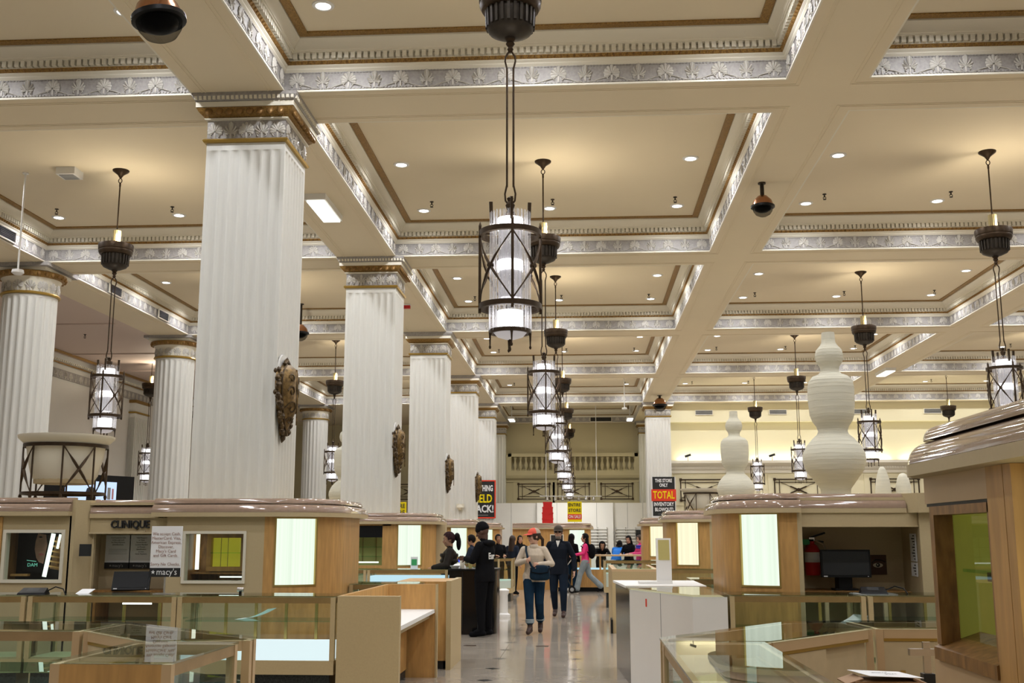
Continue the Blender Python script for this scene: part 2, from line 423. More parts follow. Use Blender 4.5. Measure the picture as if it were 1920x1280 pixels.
def frieze_run(trim, side, x0, x1, y0, y1, single, z=7.015):
    """palmettes along one side of a coffer, alternating fan and lily"""
    L = (x1 - x0) if side == 'far' else (y1 - y0)
    N = int(round(L / PITCHM)); p = L / N
    sm = MB()
    for i in range(N):
        t = -L / 2 + p * (i + .5); rz = SIDES[side]
        if side == 'far': pos = ((x0 + x1) / 2 + t, y1 - .012, z)
        elif side == 'left': pos = (x0 + .012, (y0 + y1) / 2 + t, z)
        else: pos = (x1 - .012, (y0 + y1) / 2 - t, z)
        k = i % 2
        vis = single and not (side == 'left' and pos[1] < y0 + .9) and not (side == 'right' and pos[1] < y0 + .5)
        if vis and npalm[0] < 298:
            npalm[0] += 1; inst(PME[k], PME[k].name, trim, pos, (0, 0, rz))
        else: sm.merge(PM[k], Matrix.Translation(pos) @ Matrix.Rotation(rz, 4, 'Z'))
        q = list(pos); q[{'far': 0, 'left': 1, 'right': 1}[side]] += p / 2 * (-1 if side == 'right' else 1)
        if i < N - 1:
            S = SCR[k]; sm.merge(S, Matrix.Translation(q) @ Matrix.Rotation(rz, 4, 'Z'))
    return sm
_s = scroll_mb(PITCHM); SCR = [MB().merge(_s, Matrix.Scale(-1, 4, (1, 0, 0))), _s]
COF = [(.0, H), (.022, H), (.022, H + .022), (.006, H + .03), (.006, 7.205), (.03, 7.235), (.03, 7.25), (.055, 7.275), (.055, 7.285)]
COF2 = [(.085, 7.325), (.085, 7.335), (.07, 7.335), (.07, 7.41), (.145, 7.41), (.145, 7.43), (.16, 7.435), (.165, 7.455), (.19, 7.50), (.235, 7.535), (.245, 7.545), (.245, C)]
def coffer(n_id, row, n):
    x0, x1 = ROWS[row]; y0, y1 = Ny(n), Fy(n)
    path = [(x0, y0), (x0, y1), (x1, y1), (x1, y0)]
    dark = n >= 5
    mb = MB(); mb.sweep(COF[:4], path, True); mb.sweep(COF[4:], path, True); mb.sweep(COF2, path, True)
    t = struct(mb.build('trim_%d' % n_id, 'mould', smooth=25))
    MB().sweep([(.006, H + .03), (.006, 7.205)], path, True).build('frieze', 'frieze', t, 0)
    for o in (-.12, -.165): MB().sweep([(o, H), (o, H - .005), (o - .016, H - .005), (o - .016, H)], path, True).build('soffit_fillet', 'ceil', t, 0)
    MB().sweep([(.25, C - .001), (.25, C - .018), (.30, C - .022), (.36, C - .018), (.36, C - .001)], path, True).build('gold_band', 'gold', t, 20)
    MB().sweep([(.055, 7.285), (.062, 7.287), (.085, 7.323), (.085, 7.325)], path, True).build('egg_moulding', 'gold', t, 20)
    vis = ['far'] + (['left', 'right'] if row == 'centre' else ['right'] if row in ('right', 'far') else ['left'])
    eg = MB(); dn = MB(); bd = MB(); rel = MB()
    ep = .079
    for side in vis:
        L = (x1 - x0) if side == 'far' else (y1 - y0); N = int(L / ep)
        for i in range(1, N):
            s = i * L / N
            def tr(o, ds, z):
                if side == 'far': return (x0 + s + ds, y1 - o, z)
                if side == 'left': return (x0 + o, y1 - s - ds, z)
                return (x1 - o, y1 - s - ds, z)
            if s > .07 and s < L - .07:
                e = .024   # egg: small faceted half-ovoid
                eg.add([tr(.06, -e, 7.30), tr(.068, 0, 7.284), tr(.06, e, 7.30), tr(.085, 0, 7.328), tr(.10, 0, 7.303)], [(0, 4, 1), (1, 4, 2), (2, 4, 3), (3, 4, 0)] if side != 'left' else [(0, 1, 4), (1, 2, 4), (2, 3, 4), (3, 0, 4)])
            if s > .15 and s < L - .15:
                d = .026
                a_ = tr(.07, -d, 7.338); b_ = tr(.128, d, 7.41)
                dn.box(*a_, *b_)
            for q in (0, .5):
                bb = tr(.006, q * ep - .012, H + .032); cc = tr(.02, q * ep + .012, H + .052); bd.box(*bb, *cc)
                if n < 3:
                    bb = tr(.006, q * ep - .012, 7.19); cc = tr(.016, q * ep + .012, 7.203); bd.box(*bb, *cc)
        rel.merge(frieze_run(t, side, x0, x1, y0, y1, n <= 1 and row in ('centre', 'right', 'left')))
    eg.build('egg_course', 'egg_gold', t, 60, 'stuff'); dn.build('dentil_course', 'mould', t, 0, 'stuff')
    bd.build('bead_course', 'frieze', t, 0, 'stuff'); rel.build('frieze_relief', 'relief', t, 50, 'stuff')
    return t
k = 0
for row, ns in (('centre', (1, 0, 2, 3, 4, 5)), ('right', (1, 0, 2, 3, 4)), ('left', (1, 0, 2, 3, 4)), ('far', (2, 3, 4))):
    for n in ns: k += 1; coffer(k, row, n)
# vents in the left friezes
def vent(name, x, y, z, wx, hz, face, par, m='vent'):
    t = tag(bpy.data.objects.new(name, None), par[0], 'vent', par[1]); col.objects.link(t); t.location = (x, y, z)
    mb = MB(); fr = MB(); dx, dy = (1, 0) if face == 'y' else (0, 1)
    nx, ny = (0, -1) if face == 'y' else (1, 0)
    def b(m_, s0, s1, z0, z1, o0, o1):
        m_.box(x + dx * s0 + nx * o0, y + dy * s0 + ny * o0, z + z0, x + dx * s1 + nx * o1, y + dy * s1 + ny * o1, z + z1)
    b(mb, -wx / 2, wx / 2, -hz / 2, hz / 2, 0, .01); mb.build('vent_backing', 'black', t, 0)
    for s in ((-wx / 2 - .02, -wx / 2, -hz / 2 - .02, hz / 2 + .02), (wx / 2, wx / 2 + .02, -hz / 2 - .02, hz / 2 + .02), (-wx / 2, wx / 2, hz / 2, hz / 2 + .02), (-wx / 2, wx / 2, -hz / 2 - .02, -hz / 2)):
        b(fr, s[0], s[1], s[2], s[3], 0, .035)
    fr.build('vent_frame', 'mould', t, 0)
    N = 6
    for i in range(N):
        q = MB(); zz = -hz / 2 + hz * (i + .5) / N; b(q, -wx / 2, wx / 2, zz - .008, zz + .006, .008, .028); q.build('vent_slat', m, t, 0)
for yy, l in ((Fy(1) - 1.6, 'above the white pole detector'), (Ny(2) + 2.2, 'just past the round column by the caged urn'), (Ny(2) + 5.1, 'just before the half hidden round column')):
    vent('wall_vent', -10.62, yy, 7.10, .62, .19, 'x', ('dark air vent in the palmette frieze ' + l, 'frieze vents'))
vent('wall_vent', .9, Fy(5) - .03, 7.1, 1.0, .19, 'y', ('dark slotted air vent in the frieze above the balustrade', None))

# ================================================================= columns
def flute_ring(kind, w_, nfl, depth):
    """plan points of a fluted shaft, with a depth factor for each"""
    pts = []
    if kind == 'sq':
        h = w_ / 2; mg = .035; p = (w_ - 2 * mg) / nfl; fil = p * .16
        for (ox, oy, tx, ty, nx, ny) in ((-h, -h, 1, 0, 0, -1), (h, -h, 0, 1, 1, 0), (h, h, -1, 0, 0, 1), (-h, h, 0, -1, -1, 0)):
            pts.append((ox, oy, 0, 0, 0))
            for i in range(nfl):
                s0 = mg + p * i + fil / 2; s1 = mg + p * (i + 1) - fil / 2
                for j in range(6):
                    t = j / 5; dd = math.sin(PI * t); s = s0 + (s1 - s0) * t
                    pts.append((ox + tx * s, oy + ty * s, -nx * depth * dd, -ny * depth * dd, 1))
    else:
        r = w_ / 2
        for i in range(nfl):
            for j in range(6):
                t = j / 5; a = 2 * PI * (i + .09 + .82 * t) / nfl; dd = math.sin(PI * t) * depth
                pts.append((r * math.cos(a), r * math.sin(a), -math.cos(a) * dd, -math.sin(a) * dd, 1))
    return pts
def shaft(cx, cy, kind, w_, nfl, depth, z0, z1):
    ring = flute_ring(kind, w_, nfl, depth); k = len(ring); mb = MB()
    zs = [(z0, 1), (z1 - .11, 1), (z1 - .06, .86), (z1 - .025, .55), (z1 - .005, .18), (z1, 0)]
    vs = []
    for z, f in zs:
        for x, y, dx, dy, e in ring: vs.append((cx + x + dx * f, cy + y + dy * f, z))
    fs = [(i * k + j, i * k + (j + 1) % k, (i + 1) * k + (j + 1) % k, (i + 1) * k + j) for i in range(len(zs) - 1) for j in range(k)]
    fs.append(tuple(range((len(zs) - 1) * k, len(zs) * k)))
    return mb.add(vs, fs)
eggm = MB().lathe([(.002, .05), (.03, .042), (.040, .015), (.036, -.02), (.02, -.045), (.002, -.052)], 8).mesh('egg', 'egg_gold', 60)
def square_column(cx, cy, label, nfl=7, w_=.98, detail=True, zb=0, group='square fluted columns'):
    t = thing('fluted_column', label, 'column', (cx, cy, zb), group)
    h = w_ / 2
    sh = shaft(cx, cy, 'sq', w_, nfl, .028, zb, 6.26); sh.box(cx - h, cy - h, 6.26, cx + h, cy + h, 6.36)
    sh.build('shaft', 'colwhite', t, 30)
    sq = [(cx - h, cy - h), (cx + h, cy - h), (cx + h, cy + h), (cx - h, cy + h)]
    MB().sweep([(0, 6.35), (.03, 6.355), (.045, 6.38), (.03, 6.40), (0, 6.405)], sq, True).build('astragal', 'gilt', t, 40)
    fz = MB().box(cx - h, cy - h, 6.40, cx + h, cy + h, 6.66); f_ = fz.build('capital_frieze', 'frieze', t, 0)
    MB().sweep([(.0, 6.64), (.03, 6.65), (.035, 6.665), (.0, 6.67)], sq, True).build('bead_moulding', 'mould', t, 40)
    MB().sweep([(.0, 6.67), (.03, 6.675), (.09, 6.73), (.115, 6.775), (.0, 6.78)], sq, True).build('egg_band', 'gold', t, 40)
    MB().sweep([(.0, 6.78), (.12, 6.78), (.12, 6.845), (.0, 6.85)], sq, True).build('abacus', 'mould', t, 0)
    MB().sweep([(.0, 6.85), (.125, 6.85), (.165, 6.91), (.165, H), (.0, H)], sq, True).build('cap_moulding', 'frieze', t, 0)
    if detail:
        bc = MB(); hh = h + .14
        for i in range(22):
            s = -hh + 2 * hh * (i + .5) / 22; bc.obox((cx + s, cy - hh - .012, 6.888), (.034, .02, .05)); bc.obox((cx + hh + .012, cy + s, 6.888), (.02, .034, .05))
        bc.build('bead_course', 'mould', t, 0, 'stuff')
    for rz, (ax, ay) in ((0, (1, 0)), (PI / 2, (0, 1))):
        N = 8 if detail else 0
        for i in range(N):
            s = -h - .02 + (w_ + .04) * (i + .5) / N
            p = (cx + ax * s, cy - h - .098, 6.722) if rz == 0 else (cx + h + .098, cy + s, 6.722)
            inst(eggm, 'egg', t, Vector(p) - wloc(t), (R(-35), 0, rz), (1.2, .9, 1.08))
        mb = MB()
        for i in range(5):
            s = -h + w_ * (i + .5) / 5
            p = (cx + ax * s, cy - h - .004, 6.43) if rz == 0 else (cx + h + .004, cy + s, 6.43)
            if detail: inst(PME[i % 2], PME[i % 2].name, t, Vector(p) - wloc(t), (0, 0, rz))
            else: mb.merge(PM[i % 2], Matrix.Translation(p) @ Matrix.Rotation(rz, 4, 'Z'))
        if mb.v: mb.build('capital_relief', 'relief', t, 50)
    return t
CX = -4.09
shafts = []
labs = ['tall white square fluted column rising from the kiosk with the black lettering', 'white square fluted column behind the kiosk with the black header opening',
        'white square fluted column behind the kiosk where the woman in the headwrap stands', 'white square fluted column next to the column carrying the held back sign', 'white square fluted column that carries the black and red held back sign']
for n in range(5): square_column(CX, Cy(n) + .04, labs[n], detail=n < 2)
square_column(3.1, Cy(4) + .04, 'white square fluted column that carries the black and red inventory sign', detail=False)
for x, l in ((-4.05, 'dim fluted column at the balustrade, by the held back sign'), (3.05, 'dim fluted column at the balustrade, by the inventory sign')):
    square_column(x, 52.6, l, detail=False, w_=.72, nfl=5, group='columns beside the balustrade')
def round_column(cx, cy, label, capital='colcream'):
    t = thing('round_column', label, 'column', (cx, cy, 0), 'round fluted columns')
    shaft(cx, cy, 'rd', 1.04, 22, .035, 0, 6.31).build('shaft', 'colwhite', t, 30)
    MB().lathe([(.52, 6.31), (.52, 6.35)], 40, (cx, cy, 0)).build('neck', 'colwhite', t, 30)
    MB().lathe([(.50, 6.35), (.56, 6.355), (.575, 6.38), (.56, 6.405), (.50, 6.41)], 40, (cx, cy, 0)).build('astragal', 'gilt', t, 40)
    MB().lathe([(.52, 6.41), (.525, 6.57), (.56, 6.68), (.58, 6.70)], 40, (cx, cy, 0)).build('capital_bell', 'colcream', t, 40)
    MB().lathe([(.58, 6.70), (.62, 6.72), (.67, 6.78), (.67, 6.81), (.5, 6.82)], 40, (cx, cy, 0)).build('egg_band', 'gold', t, 40)
    rel = MB()
    for i in range(14):
        a = 2 * PI * i / 14
        rel.merge(PM[i % 2], Matrix.Translation((cx, cy, 6.43)) @ Matrix.Rotation(a, 4, 'Z') @ Matrix.Translation((0, -.53, 0)) @ Matrix.Scale(1.15, 4))
        for q in (0, PI / 14): rel.merge(eggB, Matrix.Translation((cx, cy, 6.755)) @ Matrix.Rotation(a + q, 4, 'Z') @ Matrix.Translation((0, -.645, 0)) @ Matrix.Scale(.9, 4))
    rel.build('capital_relief', ['relief', 'egg_gold'], t, 50)
    MB().box(cx - .56, cy - .56, 6.82, cx + .56, cy + .56, 6.88).build('abacus', 'mould', t, 0)
    MB().box(cx - .66, cy - .66, 6.88, cx + .66, cy + .66, H).build('impost_block', 'frieze', t, 0)
eggB = MB().lathe([(.002, .05), (.03, .042), (.040, .015), (.036, -.02), (.02, -.045), (.002, -.052)], 8); eggB.m = [1] * len(eggB.m)
for n, l in ((1, 'white round fluted column nearest the wire-caged urn on the kiosk'), (2, 'white round fluted column half hidden by the tall square column'),
             (3, 'white round fluted column standing before the far gallery wall'), (4, 'white round fluted column seen between the first two square columns')):
    round_column(-11.2, Cy(n) + .04, l)
# ================================================================= walls
wl = MB().box(-16.0, -3.7, 0, -15.6, 54, H).build('wall_left', 'wallwhite', smooth=0); struct(wl)
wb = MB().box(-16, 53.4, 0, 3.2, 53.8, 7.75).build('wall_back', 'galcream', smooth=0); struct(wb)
BY = 45.55
wr = MB()
wr.box(3.2, BY, 0, 27, BY + .3, H); wr.box(3.3, BY, 0, 3.6, 53.8, H)
wrb = struct(wr.build('wall_right', 'wallcream', smooth=0))
MB().box(3.6, BY - .35, 6.18, 27, BY, H).build('bulkhead', 'wallcream', wrb, 0)
# ledge cornice with a row of small dentils, uplights lie behind it
cp = [(0, 4.10), (.05, 4.10), (.05, 4.22), (.12, 4.26), (.12, 4.36), (.24, 4.42), (.34, 4.50), (.34, 4.60), (.30, 4.60), (.30, 4.52), (0, 4.52)]
tr_ = struct(MB().sweep(cp, [(3.62, BY), (27, BY)]).build('trim_30', 'mould', smooth=20))
dn = MB()
for i in range(150): dn.box(3.7 + i * .1, BY - .17, 4.30, 3.755 + i * .1, BY - .12, 4.36)
dn.build('dentil_course', 'mould', tr_, 0, 'stuff')
for i in range(5):
    x0 = 3.9 + 3.0 * i
    t_ = tag(MB().box(x0, BY - .2, 4.53, x0 + 2.6, BY - .12, 4.56).build('cove_light', 'e_tube', smooth=0), 'uplight strip behind the cream wall cornice, %s from the inventory sign column' % ('first', 'second', 'third', 'fourth', 'fifth')[i], 'light', 'cove uplights')
    ld = bpy.data.lights.new('cove', 'AREA'); ld.shape = 'RECTANGLE'; ld.size = 2.6; ld.size_y = .1; ld.energy = 17; ld.color = (1, .96, .74)
    lo = bpy.data.objects.new('cove_lamp', ld); col.objects.link(lo); lo.location = (1.3, .04, .06); lo.rotation_euler = (PI, 0, 0); lo.parent = t_
    lo.location = (x0 + 1.3, BY - .16, 4.58)
for x, l in ((5.0, 'nearest the inventory sign column'), (8.0, 'second from the inventory sign column'), (11.35, 'third from the inventory sign column'), (14.2, 'fourth from the inventory sign column'), (17, 'fifth from the inventory sign column')):
    vent('wall_vent', x, BY - .36, 6.56, .68, .17, 'y', ('pale air vent on the cream bulkhead, ' + l, 'bulkhead vents'), 'grey')
# metal grille panels below the ledge
def grille(x, y, z, wx, hz, label, group):
    t = thing('wall_grille', label, 'grille', (x, y, z - hz / 2), group)
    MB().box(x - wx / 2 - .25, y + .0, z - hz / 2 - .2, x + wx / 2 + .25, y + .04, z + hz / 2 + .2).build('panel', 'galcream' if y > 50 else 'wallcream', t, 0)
    b = MB()
    for s in (-1, 1):
        b.box(x - wx / 2, y - .05, z + s * hz / 2 - .02, x + wx / 2, y, z + s * hz / 2 + .02)
        b.box(x + s * wx / 2 - .02, y - .05, z - hz / 2, x + s * wx / 2 + .02, y, z + hz / 2)
    b.build('outer_frame', 'bronze', t, 0)
    b = MB(); i_ = .12
    for s in (-1, 1):
        b.box(x - wx / 2 + .04, y - .04, z + s * (hz / 2 - i_) - .012, x + wx / 2 - .04, y, z + s * (hz / 2 - i_) + .012)
        b.box(x + s * (wx / 2 - i_ * 1.6) - .012, y - .04, z - hz / 2, x + s * (wx / 2 - i_ * 1.6) + .012, y, z + hz / 2)
    b.build('inner_frame', 'bronze', t, 0)
    for s in (-1, 1):
        b = MB().bar((x - wx * .36, y - .03, z - s * hz * .34), (x + wx * .36, y - .03, z + s * hz * .34), .018)
        b.bar((x - wx * .17, y - .03, z - s * hz * .16), (x + wx * .17, y - .03, z + s * hz * .16), .05); b.build('brace', 'bronze', t, 0)
    MB().cyl((x, y - .07, z), (x, y, z), .07, n=10).build('boss', 'bronze', t, 0)
    for sx in (-1, 1):
        for sz in (-1, 1): MB().box(x + sx * wx / 2 - .05, y - .07, z + sz * hz / 2 - .05, x + sx * wx / 2 + .05, y - .002, z + sz * hz / 2 + .05).build('corner_block', 'bronze', t, 0)
for x, l in ((4.95, 'behind the caged urn'), (8.75, 'between the two gourd lanterns'), (12.6, 'behind the egg-shaped lanterns'), (16.4, 'behind the wooden window kiosk')): grille(x, BY - .04, 3.42, 1.9, .85, 'bronze grille with crossed bars on the cream wall ' + l, 'cream wall grilles')
for x, l in ((-2.35, 'on the held back sign side'), (-.45, 'in the middle'), (1.62, 'on the inventory sign side')): grille(x, 53.0, 3.67, 1.5, .72, 'bronze grille with crossed bars under the balustrade, ' + l, 'grilles under the balustrade')
# gallery front: ledge, balustrade
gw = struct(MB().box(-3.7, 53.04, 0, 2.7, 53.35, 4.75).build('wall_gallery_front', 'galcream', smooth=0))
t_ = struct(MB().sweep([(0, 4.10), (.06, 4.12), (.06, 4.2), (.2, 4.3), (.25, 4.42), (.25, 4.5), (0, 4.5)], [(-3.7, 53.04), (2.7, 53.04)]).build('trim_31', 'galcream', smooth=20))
bal = thing('balustrade', 'cream stone balustrade with vase-shaped balusters above the far grilles', 'balustrade', (-.5, 52.95, 4.5))
MB().box(-3.6, 52.8, 4.5, 2.65, 53.1, 4.66).build('plinth', 'galcream', bal, 0)
MB().box(-3.6, 52.78, 5.32, 2.65, 53.12, 5.48).build('rail', 'galcream', bal, 0)
bm_ = MB().lathe([(.075, 0), (.075, .05), (.05, .07), (.09, .2), (.095, .27), (.05, .42), (.04, .48), (.06, .55), (.075, .6), (.075, .66)], 12).mesh('baluster', 'galcream', 50)
for i in range(24): inst(bm_, 'baluster', bal, (-3.02 + .262 * i, 0, .16))
for x in (-3.55, 2.6): MB().box(x - .12, 52.78, 4.5, x + .12, 53.12, 5.48).build('end_pier', 'galcream', bal, 0)
# left wall: cornice, pilasters
cor = [(0, 6.2), (.02, 6.2), (.02, 6.5), (.05, 6.53), (.05, 6.62), (.12, 6.68), (.12, 6.75), (.2, 6.78), (.3, 6.86), (.3, H), (0, H)]
t32 = struct(MB().sweep(cor, [(-15.6, 53), (-15.6, -3)]).build('trim_32', 'mould', smooth=20))
MB().box(-15.58, -3, 6.22, -15.55, 53, 6.49).build('frieze', 'frieze', t32, 0)
MB().box(-15.48, -3, 6.63, -15.465, 53, 6.67).build('gold_band', 'gold', t32, 0)
MB().box(-15.26, -3, 6.865, -15.24, 53, 6.94).build('upper_gold_band', 'gold', t32, 0)
rel = MB(); dn = MB()
for i in range(110):
    y = 16 + i * .335
    rel.merge(PM[i % 2], Matrix.Translation((-15.545, y, 6.25)) @ Matrix.Rotation(PI / 2, 4, 'Z') @ Matrix.Scale(1.15, 4))
for i in range(300): dn.box(-15.48, 16 + i * .12, 6.69, -15.41, 16.065 + i * .12, 6.745)
rel.build('frieze_relief', 'relief', t32, 50, 'stuff'); dn.build('dentil_course', 'mould', t32, 0, 'stuff')
for n, y in ((2, 37.2), (3, 45.2)):
    t = bpy.data.objects.new('trim_%d' % (38 + n), None); col.objects.link(t); t.location = (-15.4, y, 0); struct(t)
    mb = MB().box(-15.599, y - .55, 0, -15.38, y + .55, 6.1)
    for i in range(7): mb.box(-15.38, y - .47 + i * .145, .2, -15.355, y - .47 + i * .145 + .07, 5.6)
    for i in range(7): mb.box(-15.6 + .02 + i * .032, y - .575, .2, -15.6 + .035 + i * .032, y - .55, 5.6)
    mb.build('shaft', 'colwhite', t, 0)
    MB().box(-15.6, y - .6, 5.74, -15.33, y + .6, 5.8).build('astragal', 'gilt', t, 0)
    MB().box(-15.6, y - .6, 6.1, -15.33, y + .6, 6.2).build('cap', 'gold', t, 0)
# far left: gallery wall piece with grille, dark
grille(-8.4, 53.1, 3.67, 1.5, .72, 'bronze grille on the dim wall beyond the white columns', None)
# modern white display walls at the end of the hall
dw = thing('display_wall', 'pale grey display wall at the far end of the hall', 'partition', (-1, 50.6, 0))
MB().box(-7.2, 50.6, 0, -2.1, 50.75, 3.05).build('panel', 'whitelam', dw, 0); MB().box(1.35, 50.6, 0, 3.3, 50.75, 3.05).build('panel', 'whitelam', dw, 0)
for x in (-6.0, -4.6, -3.3, 2.0, 2.7): MB().box(x, 50.59, 0, x + .015, 50.6, 3.05).build('seam', 'grey', dw, 0)
dw2 = thing('display_wall', 'brighter white display wall standing forward at the far end of the hall', 'partition', (-.4, 50.3, 0))
MB().box(-2.1, 50.3, 0, 1.35, 50.6, 3.05).build('panel', 'white', dw2, 0)
for x in (-1.2, -.3, .6): MB().box(x, 50.29, 0, x + .015, 50.3, 3.05).build('seam', 'grey', dw2, 0)
def slat_rack(x0, x1, y, z0, z1, label, n=9):
    t = thing('slat_rack', label, 'rack', ((x0 + x1) / 2, y, z0), 'slat racks')
    for x in (x0, (x0 + x1) / 2, x1): MB().box(x - .012, y - .06, z0, x + .012, y, z1).build('upright', 'steel', t, 0)
    for i in range(n):
        z = z0 + (z1 - z0) * (i + .5) / n
        MB().box(x0, y - .09, z - .02, x1, y - .02, z + .012).build('slat', 'white', t, 0)
for u0, u1, l in ((873, 890, 'narrow white slatted rack behind the man in black'), (893, 935, 'wide white slatted rack behind the man in black'), (1104, 1138, 'white slatted rack above the shopper in a black hood'), (1155, 1192, 'white slatted rack next to the dark picture')):
    a_ = at(u0, 1000, 50.2); b_ = at(u1, 1000, 50.2)
    slat_rack(a_.x, b_.x, 50.25 if 1100 < u0 < 1150 else 50.55, .9, 1.95, l, 8)
# store continues unseen: right side and front left open to the ambient fill
# ================================================================= pendant lamps
def make_pendant():
    t = thing('pendant_lamp', 'x', 'lamp', (0, 0, C))
    def B(mb, name, m, par=None, sm=40): return mb.build(name, m, par or t, sm, local=True)
    z = lambda a: a - C
    B(MB().lathe([(.012, z(7.44)), (.03, z(7.47)), (.05, z(7.50)), (.13, z(7.56)), (.135, z(7.579))], 24), 'canopy', 'bronze')
    ring = lambda cz, r, th, vert=True: [(r * math.cos(2 * PI * i / 10), 0, cz + r * 1.3 * math.sin(2 * PI * i / 10)) for i in range(10)]
    lk = MB().tube(ring(z(7.40), .03, 0), .008, 5, True).cyl((0, 0, z(7.36)), (0, 0, z(7.30)), .016, n=8); B(lk, 'top_link', 'bronze')
    B(MB().cyl((0, 0, z(7.32)), (0, 0, z(6.52)), .012, n=8), 'rod', 'bronze')
    sl = MB()
    for i in range(14):
        a = 2 * PI * i / 14; sl.cyl((.052 * math.cos(a), .052 * math.sin(a), z(6.28)), (.052 * math.cos(a), .052 * math.sin(a), z(6.54)), .012, n=5)
    sl.cyl((0, 0, z(6.28)), (0, 0, z(6.535)), .05, n=14); B(sl, 'sleeve', 'sleeve')
    B(MB().lathe([(.04, z(6.27)), (.20, z(6.28)), (.275, z(6.30)), (.28, z(6.285)), (.275, z(6.21)), (.265, z(6.20)), (.27, z(6.17)), (.25, z(6.13)), (.22, z(6.12))], 36), 'bowl_flange', 'bronze')
    dr = MB().lathe([(.205, z(6.13)), (.200, z(5.95)), (.185, z(5.925)), (.10, z(5.885)), (.05, z(5.875)), (.045, z(5.86))], 36)
    db = B(dr, 'bowl', 'bronze_dk')
    fm = MB()
    for i in range(24):
        a = 2 * PI * i / 24; fm.bar((.212 * math.cos(a), .212 * math.sin(a), z(6.12)), (.205 * math.cos(a), .205 * math.sin(a), z(5.96)), .026, .022)
    B(fm, 'reeding', 'bronze_dk', db, 0)
    B(MB().lathe([(.045, z(5.86)), (.03, z(5.84)), (.04, z(5.82)), (.02, z(5.79)), (.028, z(5.77)), (.012, z(5.74))], 14), 'finial', 'bronze')
    up = MB()
    for s in (-1, 1): up.tube([(s * .012, 0, z(5.75)), (s * .042, 0, z(5.70)), (s * .045, 0, z(5.66)), (s * .030, 0, z(5.60)), (s * .028, 0, z(5.56))], .009, 6)
    B(up, 'upper_fork', 'bronze')
    for s in (-1, 1): B(MB().cyl((s * .028, 0, z(5.60)), (s * .028, 0, z(4.52)), .009, n=8), 'hanging_rod', 'bronze')
    lo = MB()
    for s in (-1, 1): lo.tube([(s * .028, 0, z(4.54)), (s * .045, 0, z(4.46)), (s * .04, 0, z(4.40)), (s * .01, 0, z(4.36))], .009, 6)
    lo.lathe([(.004, z(4.44)), (.03, z(4.42)), (.02, z(4.39)), (.042, z(4.36)), (.025, z(4.31)), (.05, z(4.28)), (.02, z(4.25)), (.004, z(4.10))], 10)
    B(lo, 'lower_fork', 'bronze')
    # glass tubes
    def rods(z0, z1, r, name, n=26):
        mb = MB()
        for i in range(n):
            a = 2 * PI * i / n; mb.cyl((r * math.cos(a), r * math.sin(a), z(z0)), (r * math.cos(a), r * math.sin(a), z(z1)), r * .105, n=6, caps=False)
        return B(mb, name, 'rodglass', None, 60)
    rods(3.50, 4.29, .158, 'glass_rods'); rods(3.26, 3.49, .162, 'lower_glass_rods')
    B(MB().cyl((0, 0, z(3.55)), (0, 0, z(4.22)), .10, n=20), 'inner_tube', 'frost')
    for zz, h in ((4.14, .10), (3.78, .09), (3.31, .13)): B(MB().cyl((0, 0, z(zz)), (0, 0, z(zz + h)), .108, n=20), 'bulb_ring', 'e_bulb')
    B(MB().lathe([(.14, z(3.26)), (.11, z(3.225)), (.05, z(3.205)), (.002, z(3.20))], 20, cap=False), 'diffuser', 'frost')
    # cage
    def band(zc, r, h, th=.018): return [(r - th, z(zc - h)), (r + th, z(zc - h)), (r + th, z(zc + h)), (r - th, z(zc + h)), (r - th, z(zc - h))]
    for zc in (4.105, 3.475): B(MB().lathe(band(zc, .245, .022), 36, cap=False), 'cage_ring', 'bronze', None, 30)
    B(MB().lathe(band(3.265, .162, .016, .012), 30, cap=False), 'bottom_ring', 'bronze', None, 30)
    PHI = R(-82)
    for i in range(4):
        a = PHI + i * PI / 2; x, y = math.cos(a), math.sin(a)
        B(MB().bar((.255 * x, .255 * y, z(4.17)), (.255 * x, .255 * y, z(3.42)), .022).lathe([(.001, z(4.21)), (.014, z(4.17))], 6, (.255 * x, .255 * y, 0)), 'cage_upright', 'bronze', None, 0)
        B(MB().bar((.158 * x, .158 * y, z(4.20)), (.165 * x, .165 * y, z(4.385)), .022, .03), 'top_fin', 'bronze', None, 0)
        for zc in (4.105, 3.475): B(MB().bar((.15 * x, .15 * y, z(zc)), (.25 * x, .25 * y, z(zc)), .014), 'cage_spoke', 'bronze', None, 0)
        for s in (0, 1):
            pts = []
            for q in range(9):
                f = q / 8; aa = a + f * PI / 2; zz = 4.08 - .58 * f if s == 0 else 3.50 + .58 * f
                pts.append((.252 * math.cos(aa), .252 * math.sin(aa), z(zz)))
            B(MB().tube(pts, [.007, .007, .007, .013, .013, .013, .007, .007, .007], 5), 'cage_brace', 'bronze')
        aa = a + PI / 4; c = Vector((math.cos(aa), math.sin(aa), 0))
        B(MB().cyl(c * .235 + Vector((0, 0, z(3.79))), c * .272 + Vector((0, 0, z(3.79))), .026, .02, 10), 'brace_boss', 'bronze')
        B(MB().tube([(.162 * x, .162 * y, z(3.27)), (.168 * x, .168 * y, z(3.23)), (.168 * x, .168 * y, z(3.15)), (.168 * x, .168 * y, z(3.135)), (.168 * x, .168 * y, z(3.12))], [.02, .010, .006, .012, .006], 6), 'drop_finial', 'bronze')
    B(MB().tube([(0, 0, z(3.21)), (0, 0, z(3.14)), (0, 0, z(3.12)), (0, 0, z(3.10))], [.014, .006, .011, .004], 6), 'drop_finial', 'bronze')
    for zz, e in ((3.85, 1.0),):
        ld = bpy.data.lights.new('pendant_light', 'POINT'); ld.energy = LAMP_W; ld.color = LAMP_COL; ld.shadow_soft_size = .14
        lo = bpy.data.objects.new('pendant_light', ld); col.objects.link(lo); lo.location = (0, 0, z(zz)); lo.parent = t
